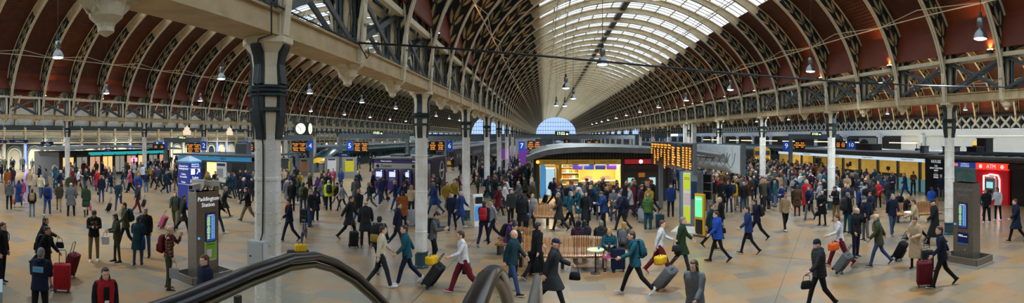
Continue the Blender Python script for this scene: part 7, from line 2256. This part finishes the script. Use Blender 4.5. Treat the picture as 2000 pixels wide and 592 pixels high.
def extras(o, pose, ex, ctop):
    T = FKS[pose]['T']
    for e in ex:
        if e[0] == 'phone': phone(o, pose, e[1])
        elif e[0] == 'pack': backpack(o, pose, e[1], e[2], e[3] if len(e) > 3 else None, s=1.25 if 'large' in e[2] or 'bulging' in e[2] else 1.08, off=.175)
        elif e[0][:3] == 'bag': bag(o, pose, e[0][3], e[1], e[2], 'paper', e[3] if len(e) > 3 else None)
        elif e[0][:4] == 'hbag': bag(o, pose, e[0][4], e[1], e[2], 'hand', s=1.15)
        elif e[0] == 'text':
            q = text('lettering', e[1], (0, -.152, 1.30), 0, .115, mat('letter_yellow', C('d0a52a'), .7), o, ex=.002)
        elif e[0] == 'sack':
            b = thing('tote_bag', 'big blue tote hanging from the shoulder of the short dark-coated person', 'bag', (0, 0, 0), 0)
            b.matrix_basis = o.matrix_basis @ Matrix.Translation((-.24, .10, 0))
            m = MB().loft([[(.05 * w * math.cos(2 * PI * k / 14), .19 * w * math.sin(2 * PI * k / 14), z) for k in range(14)] for z, w in ((.58, .7), (.62, 1), (.80, 1.05), (.95, .8), (1.05, .4))])
            m.build('bag_body', cl('blue'), b, smooth=True)
            MB().tube([(0, -.03, 1.03), (.03, -.03, 1.2), (.07, -.02, 1.45), (.03, .04, 1.2), (0, .03, 1.03)], .008, 5).build('strap', cl('blue'), b)
        elif e[0] == 'scarf':
            m = MB().tube([T @ Vector((.075 * math.cos(2 * PI * k / 12), .075 * math.sin(2 * PI * k / 12), .575 - .03 * math.sin(2 * PI * k / 12) * -1)) for k in range(12)], .032, 8, closed=True)
            m.tube([T @ Vector((.02, -.09, .56)), T @ Vector((.03, -.155, .45)), T @ Vector((.03, -.165, .25))], [(.04, .015)] * 3, 8, side=(1, 0, 0))
            m.build('scarf', cl(e[1]), o, smooth=True)
        elif e[0] == 'sleeves':
            k = ('top', pose) + HD
            q = put('undershirt', LIB[k], o); setm(q, [cl(e[1])])
        elif e[0] == 'patch':
            m = MB()
            m.prism([(-.12, .30), (.12, .30), (.12, .42), (-.12, .42)], T @ Vector((0, .150, 0)), T.to_3x3() @ Vector((1, 0, 0)), T.to_3x3() @ Vector((0, 0, 1)), T.to_3x3() @ Vector((0, 1, 0)), .012)
            m.build('back_panel', mat('patch_silver', C('7f97a6'), .5), o)
            m = MB().prism([(-.09, .32), (.09, .32), (.09, .39), (-.09, .39)], T @ Vector((0, .160, 0)), T.to_3x3() @ Vector((1, 0, 0)), T.to_3x3() @ Vector((0, 0, 1)), T.to_3x3() @ Vector((0, 1, 0)), .008)
            m.build('blue_badge', mat('badge_blue', C('3a9cc4'), .5), o)
        elif e[0] == 'lanyard':
            m = MB().tube([T @ Vector((-.07, -.06, .56)), T @ Vector((-.05, -.15, .42)), T @ Vector((0, -.172, .20)), T @ Vector((.05, -.15, .42)), T @ Vector((.07, -.06, .56))], .006, 5)
            m.build('lanyard', BLACK, o)
            MB().box(T @ Vector((0, -.178, .14)), (.085, .008, .11)).build('name_card', PAPER, o)
            MB().loft([[T @ Vector((s * .055, -.158 + .02 * (z < .1), z)) for s in (-1, 1)] + [T @ Vector((s * .055, -.145, z)) for s in (1, -1)] for z in (-.05, .15, .35, .45)]).build('shirt_front', cl('black'), o)
for hi_, h in enumerate(H):
    px, fy, view, pose, top, bot, hair, shoe, fine, sk, ct, cb_, ch, cs_, ht, lab, ex = h
    x, y, th = HP[hi_]
    o = person(lab, x, y, -th + R(view), pose, top, bot, hair, shoe, bool(fine), sk, cm_(ct), cm_(cb_), hairmat(hair, ch), cl(cs_), ht)
    bpy.context.view_layer.update() if False else None
    o.matrix_basis = Matrix.LocRotScale(o.location, o.rotation_euler, o.scale)
    extras(o, pose, ex, ct)
for s in SEAT:
    px, fy, view, pose, top, bot, hair, sk, ct, cb_, ch, lab, ex, dz = s
    x, y, th = ground(px, fy)
    o = person(lab, x, y, -th + R(view), pose, top, bot, hair, 'shoe', True, sk, cm_(ct), cm_(cb_), hairmat(hair, ch), cl('brown' if 'pink' in lab else 'black'), 1.70, z=dz)
    extras(o, pose, ex, ct)
for c in CR:
    x, y, rz, pose, top, bk, hk, sk, c1, c2, ch, ht, lab, rnd, phrase, cc1, tn = c
    o = person(lab, x, y, rz, pose, top, bk, hk, 'shoe', False, sk, cl(c1), cl(c2), hairmat(hk, ch), cl(rc.choice(('black', 'black', 'brown', 'white', 'charcoal'))), ht)
    if rnd < .22:
        bc_ = rc.choice(('black', 'charcoal', 'navy', 'grey', 'olive', 'teal', 'maroon', 'blue', 'red'))
        lb = '%s backpack on a %s %s wearer %s' % (nice(bc_), nice(cc1), tn, phrase)
        k = 0
        while lb in used and k < 20:
            bc_ = rc.choice(list(COLS)); lb = '%s backpack on a %s %s wearer %s' % (nice(bc_), nice(cc1), tn, phrase); k += 1
        if lb in used: continue
        used.add(lb)
        backpack(o, pose, bc_, lb.replace(' on a ', ' on ').replace('in the dense crowd beneath', 'in crowd beneath').replace('in the dense crowd before', 'in crowd before'))
    elif rnd < .34 and pose in ('walk', 'pull', 'stand', 'walk_mirror'):
        bc_ = rc.choice(('black', 'charcoal', 'brown', 'tan', 'navy', 'maroon', 'white'))
        lb = '%s handbag of a %s %s wearer %s' % (nice(bc_), nice(cc1), tn, phrase)
        if lb in used: continue
        used.add(lb)
        bag(o, pose, 'L', bc_, lb, 'hand')
# ---------------------------------------------------------------- luggage standing or rolling
LUG = [
 (121,570,-10,'red',0,1.05,'upright red suitcase behind the uniformed officer',0),
 (133,542,60,'maroon',18,1.0,'tilted maroon suitcase rolling past the upright red one',0),
 (314,446,60,'pink',25,.8,'small pink suitcase lying alone on the open floor',0),
 (209,414,70,'black',25,.75,'small black case rolling behind the dark teal jacket',1),
 (278,405,70,'charcoal',20,.7,'small charcoal case pulled by the maroon hat wearer',1),
 (690,484,15,'black',12,.95,'black wheeled case pulled by the tall charcoal-coated strider',1),
 (803,441,10,'silver',0,1.05,'tall grey suitcase beside the rust-brown coat',0),
 (833,562,65,'charcoal',35,1.0,'dark tilted suitcase with a yellow bag on top near the second column',0),
 (848,437,60,'charcoal',20,.8,'charcoal case rolling behind the second column',1),
 (1046,537,20,'black',0,1.0,'ribbed black suitcase beside the curly-haired person',0),
 (1207,530,5,'navy',0,1.0,'navy suitcase standing against the first bench',0),
 (1289,447,0,'dark_teal',0,.9,'dark blue case beside the leaf green jacket',0),
 (1284,566,60,'grey',40,1.0,'grey tilted suitcase with yellow bag passing the first bench',0),
 (1255,435,-10,'light_grey',0,.95,'pale grey suitcase in front of the brown shop front',0),
 (1750,508,60,'black',30,1.0,'black suitcase pulled by the olive coat past the totem',1),
 (1634,533,60,'grey',38,.95,'grey suitcase with orange bag pulled across the open floor',0),
 (1812,530,15,'black',0,1.0,'black case standing against the beige trench coat',1),
 (1805,560,10,'maroon',8,1.0,'maroon case pulled by the dark-suited person',0),
 (1062,398,60,'black',20,.85,'black case rolling into the bright kiosk',1),
 (594,438,0,'charcoal',0,1.0,'charcoal suitcase standing behind the leather jacket wearer',0),
]
for px, fy, vw, c, tilt, s, lab, soft in LUG:
    x, y, th = ground(px, fy)
    suitcase(x, y, -th + R(vw), c, lab, tilt, s, bool(soft))
for px, fy, c, lab in ((843, 548, 'yellow', 'yellow holdall strapped on the dark tilted suitcase'), (1290, 548, 'yellow', 'yellow holdall strapped on the grey tilted suitcase'), (1628, 515, 'orange', 'orange bag resting on the grey suitcase in open floor')):
    x, y, th = ground(px, fy + 20)
    o = thing('holdall', lab, 'bag', (x, y, .74), -th + R(60))
    m = MB(); rbox(m, (0, 0, .10), (.40, .24, .20), .07); m.build('bag_body', cl(c), o, smooth=True)
    MB().tube([(-.08, 0, .19), (-.06, 0, .26), (.06, 0, .26), (.08, 0, .19)], .01, 6).build('handle', BLACK, o)
x, y, th = ground(587, 508)
o = thing('holdall', 'yellow bag on dark luggage just above the handrail bend', 'bag', (x, y, .32), -th + R(10))
m = MB(); rbox(m, (0, 0, .10), (.42, .26, .22), .08); m.build('bag_body', cl('yellow'), o, smooth=True); MB().tube([(-.08, 0, .20), (-.06, 0, .27), (.06, 0, .27), (.08, 0, .20)], .01, 6).build('handle', BLACK, o)
o2 = thing('duffel_bag', 'dark duffel bag lying beneath the yellow bag', 'bag', (x - .1, y, 0), -th + R(10))
m = MB(); rbox(m, (0, 0, .16), (.75, .34, .31), .09); m.build('bag_body', cl('charcoal'), o2, smooth=True); MB().tube([(-.30, -.10, .28), (-.15, -.19, .30), (.15, -.19, .30), (.30, -.10, .28)], .012, 6).build('strap', BLACK, o2)
x, y, th = ground(617, 537)
o = person('person in maroon trousers half hidden by the handrail bend', x, y, -th + R(-80), 'stride', SH, 'wide', 'short', 'shoe', True, 2, cl('white'), cl('maroon'), HAIRC['brown'], cl('red'), 1.2) if False else None

def wheel(mb, c, r, ax, t=.02, n=20, m=0):
    pts = []
    u = Vector((0, 0, 1)); v = Vector(ax).cross(u)
    mb.tube([Vector(c) + u * (r * math.cos(2 * PI * k / n)) + v * (r * math.sin(2 * PI * k / n)) for k in range(n)], t, 6, m, closed=True)
    for k in range(8):
        a = PI * k / 8
        d = u * math.cos(a) + v * math.sin(a)
        mb.tube([Vector(c) - d * r, Vector(c) + d * r], .003, 4, m)
def bicycle(px, fy, vw, lab, col, s=1.0, small=False):
    x, y, th = ground(px, fy)
    o = thing('bicycle', lab, 'bicycle', (x, y, 0), -th + R(vw)); o.scale = (s, s, s)
    r = .22 if small else .33
    for xx in (-.48, .48):
        m = MB(); wheel(m, (xx, 0, r + .02), r, (0, 1, 0)); m.build('wheel', BLACK, o)
    f = MB()
    A, B, Cc, D, E = (-.48, 0, r + .02), (-.05, 0, r - .02), (-.18, 0, .80), (.36, 0, .82), (.48, 0, r + .02)
    for p, q in ((A, B), (B, Cc), (A, Cc), (Cc, D), (B, D), (D, E)):
        f.tube([p, q], .016, 6)
    f.build('frame', cl(col), o)
    MB().tube([D, (.34, 0, .96)], .014, 6).tube([(.34, -.26, .98), (.34, .26, .98)], .013, 6).build('handlebar', BLACK, o)
    MB().tube([Cc, (-.20, 0, .88)], .013, 6).ell((-.22, 0, .90), (.12, .07, .03)).build('saddle', BLACK, o)
bicycle(594, 470, 80, 'folding bicycle wheeled beside the orange scarf wearer', 'blue', .95, True)
bicycle(978, 418, 60, 'bicycle with thin wheels among people near the third column', 'grey', 1.0)
# pushchair
x, y, th = ground(1393, 458)
o = thing('pushchair', 'black pushchair with hood beside the information pillar', 'pushchair', (x, y, 0), -th + R(-90))
f = MB()
for s in (-1, 1):
    f.tube([(s * .22, -.35, .12), (s * .22, .10, .55), (s * .22, .42, 1.0)], .014, 6); f.tube([(s * .22, .32, .10), (s * .22, -.10, .60)], .014, 6)
f.tube([(-.22, .42, 1.0), (.22, .42, 1.0)], .016, 6); f.build('frame', STEEL, o)
for s in (-1, 1):
    for yy in (-.35, .32):
        m = MB(); wheel(m, (s * .24, yy, .12), .10, (1, 0, 0), .02, 14); m.build('wheel', BLACK, o)
m = MB(); rbox(m, (0, -.02, .52), (.40, .46, .16), .05); m.bar((0, .16, .55), (0, .26, .95), .38, .05); m.build('seat', cl('black'), o)
m = MB()
m.loft([[(.20 * math.cos(PI * k / 8), .20 - d * math.sin(R(t)), .72 + .30 * math.sin(PI * k / 8) * (1 - t / 300)) for k in range(9)] + [(.18 * math.cos(PI * (8 - k) / 8), .20 - d * math.sin(R(t)), .72 + .27 * math.sin(PI * (8 - k) / 8) * (1 - t / 300)) for k in range(9)] for t, d in ((0, 0), (30, .3), (60, .36), (85, .42))])
m.build('hood', cl('charcoal'), o)

# ---------------------------------------------------------------- the distant rest of the crowd, too small to count
def crowd(name, label, spots):
    mb = MB()
    r4 = random.Random(9)
    for x, y in spots:
        h = r4.uniform(1.6, 1.84); a = r4.uniform(0, PI); M = Matrix.Translation((x, y, 0)) @ Matrix.Rotation(a, 4, 'Z') @ Matrix.Scale(h / 1.75, 4)
        q = MB()
        ci, li, hi = r4.randrange(6), r4.choice((0, 1, 0, 5)), 6 + r4.randrange(3)
        for s in (-1, 1):
            st = r4.uniform(-.12, .12)
            q.tube([(s * .1, 0, .92), (s * .11, st * .5, .5), (s * .11, st, .04)], [.09, .065, .05], 6, li)
            q.tube([(s * .18, 0, 1.44), (s * .25, .02, 1.15), (s * .22, -.08, .90)], [.06, .05, .035], 6, ci)
            q.box((s * .11, st - .04, .04), (.09, .26, .08), 0)
        q.loft([ringp(Matrix.Identity(4), 0, 0, z, rx, ry, 8) for z, rx, ry in ((.82, .18, .13), (1.1, .17, .12), (1.38, .20, .12), (1.48, .12, .08), (1.53, .06, .05))], ci)
        q.ell((0, -.01, 1.63), (.075, .09, .11), 9, 8, 5); q.ell((0, .02, 1.67), (.083, .095, .095), hi, 8, 5)
        mb.merge(q, M)
    o = mb.build(name, [cl('black'), cl('navy'), cl('charcoal'), cl('olive'), cl('blue'), cl('grey'), HAIRC['black'], HAIRC['brown'], HAIRC['blond'], SKIN[2]])
    tag(o, label, 'crowd', kind='stuff')
r5 = random.Random(4)
def spots(x0, x1, y0, y1, n, gap=.55):
    out = []
    for _ in range(n * 12):
        if len(out) >= n: break
        x, y = r5.uniform(x0, x1), r5.uniform(y0, y1)
        if not free(x, y, gap): continue
        if any((x - a) ** 2 + (y - b) ** 2 < gap * gap for a, b in out): continue
        out.append((x, y))
    PL.extend(out)
    return out
def crowd_mass(name, label, people):
    mb = MB()
    cs = sorted(set([c[8] for c in people] + [c[9] for c in people]))
    hs = sorted(set(c[10] for c in people if c[6] not in ('beanie', 'cap')))
    mats = [cl(c) for c in cs] + [HAIRC[c] for c in hs] + [SKIN[2], cl('maroon')]
    for c in people:
        x, y, rz, pose, top, bk, hk, sk_, c1, c2, ch, ht = c[:12]
        J = FKS[pose]; M = Matrix.Translation((x, y, 0)) @ Matrix.Rotation(rz, 4, 'Z') @ Matrix.Scale(ht / 1.75, 4)
        hm = cs.index(c1) if ch not in hs or hk in ('beanie', 'cap') else len(cs) + hs.index(ch)
        for q, mi in ((head_mb(J), len(cs) + len(hs)), (jacket_mb(J, top[0] if top[0] != 'puffer' else 'jacket', top[1]), cs.index(c1)), (trousers_mb(J, bk), cs.index(c2)), (hair_mb(J, hk), hm), (shoe_mb(J, 'L'), cs.index(c2)), (shoe_mb(J, 'R'), cs.index(c2))):
            q.m = [mi] * len(q.m)
            mb.merge(q, M)
        for n, sd in (('L', -1), ('R', 1)):
            q = MB(); q.tube([J['wr' + n], J['wr' + n] + J['fd' + n] * .09, J['wr' + n] + J['fd' + n] * .16], [.03, .04, .02], 6, len(cs) + len(hs)); mb.merge(q, M)
    o = mb.build(name, mats, None, smooth=True)
    tag(o, label, 'crowd', kind='stuff')
crowd_mass('waiting_crowd', 'densely packed waiting travellers farther back in the hall', MASS)
sp1 = spots(10, 25.3, 36, 60, 330, .6)
crowd('distant_crowd', 'distant packed crowd of travellers beyond the departure boards', sp1)
crowd('platform_crowd', 'distant travellers on the platforms beyond the gates and columns', spots(-36, -30.5, 54, 75, 26, .9) + spots(-11.5, -1, 48, 80, 60, .9) + spots(-25.5, -16, 53.5, 70, 22, 1.0) + spots(9, 12, 48, 60, 5))
crowd('arch_side_crowd', 'distant travellers close to the arched wall and shop windows', spots(-54, -42.2, 42.5, 52, 30, .9) + spots(-41, -33, 36, 52, 50, .8) + spots(-54.5, -47.5, 25, 42, 36, .8))

# ---------------------------------------------------------------- lettering becomes plain geometry
_dg = bpy.context.evaluated_depsgraph_get()
_dg.update()
for o in [q for q in COL.objects if q.type == 'FONT']:
    me = bpy.data.meshes.new_from_object(o.evaluated_get(_dg), depsgraph=_dg)
    n = put('tmp', me, o.parent)
    n.matrix_basis = o.matrix_basis.copy()
    nm = o.name.split('.')[0]
    bpy.data.objects.remove(o)
    n.name = nm
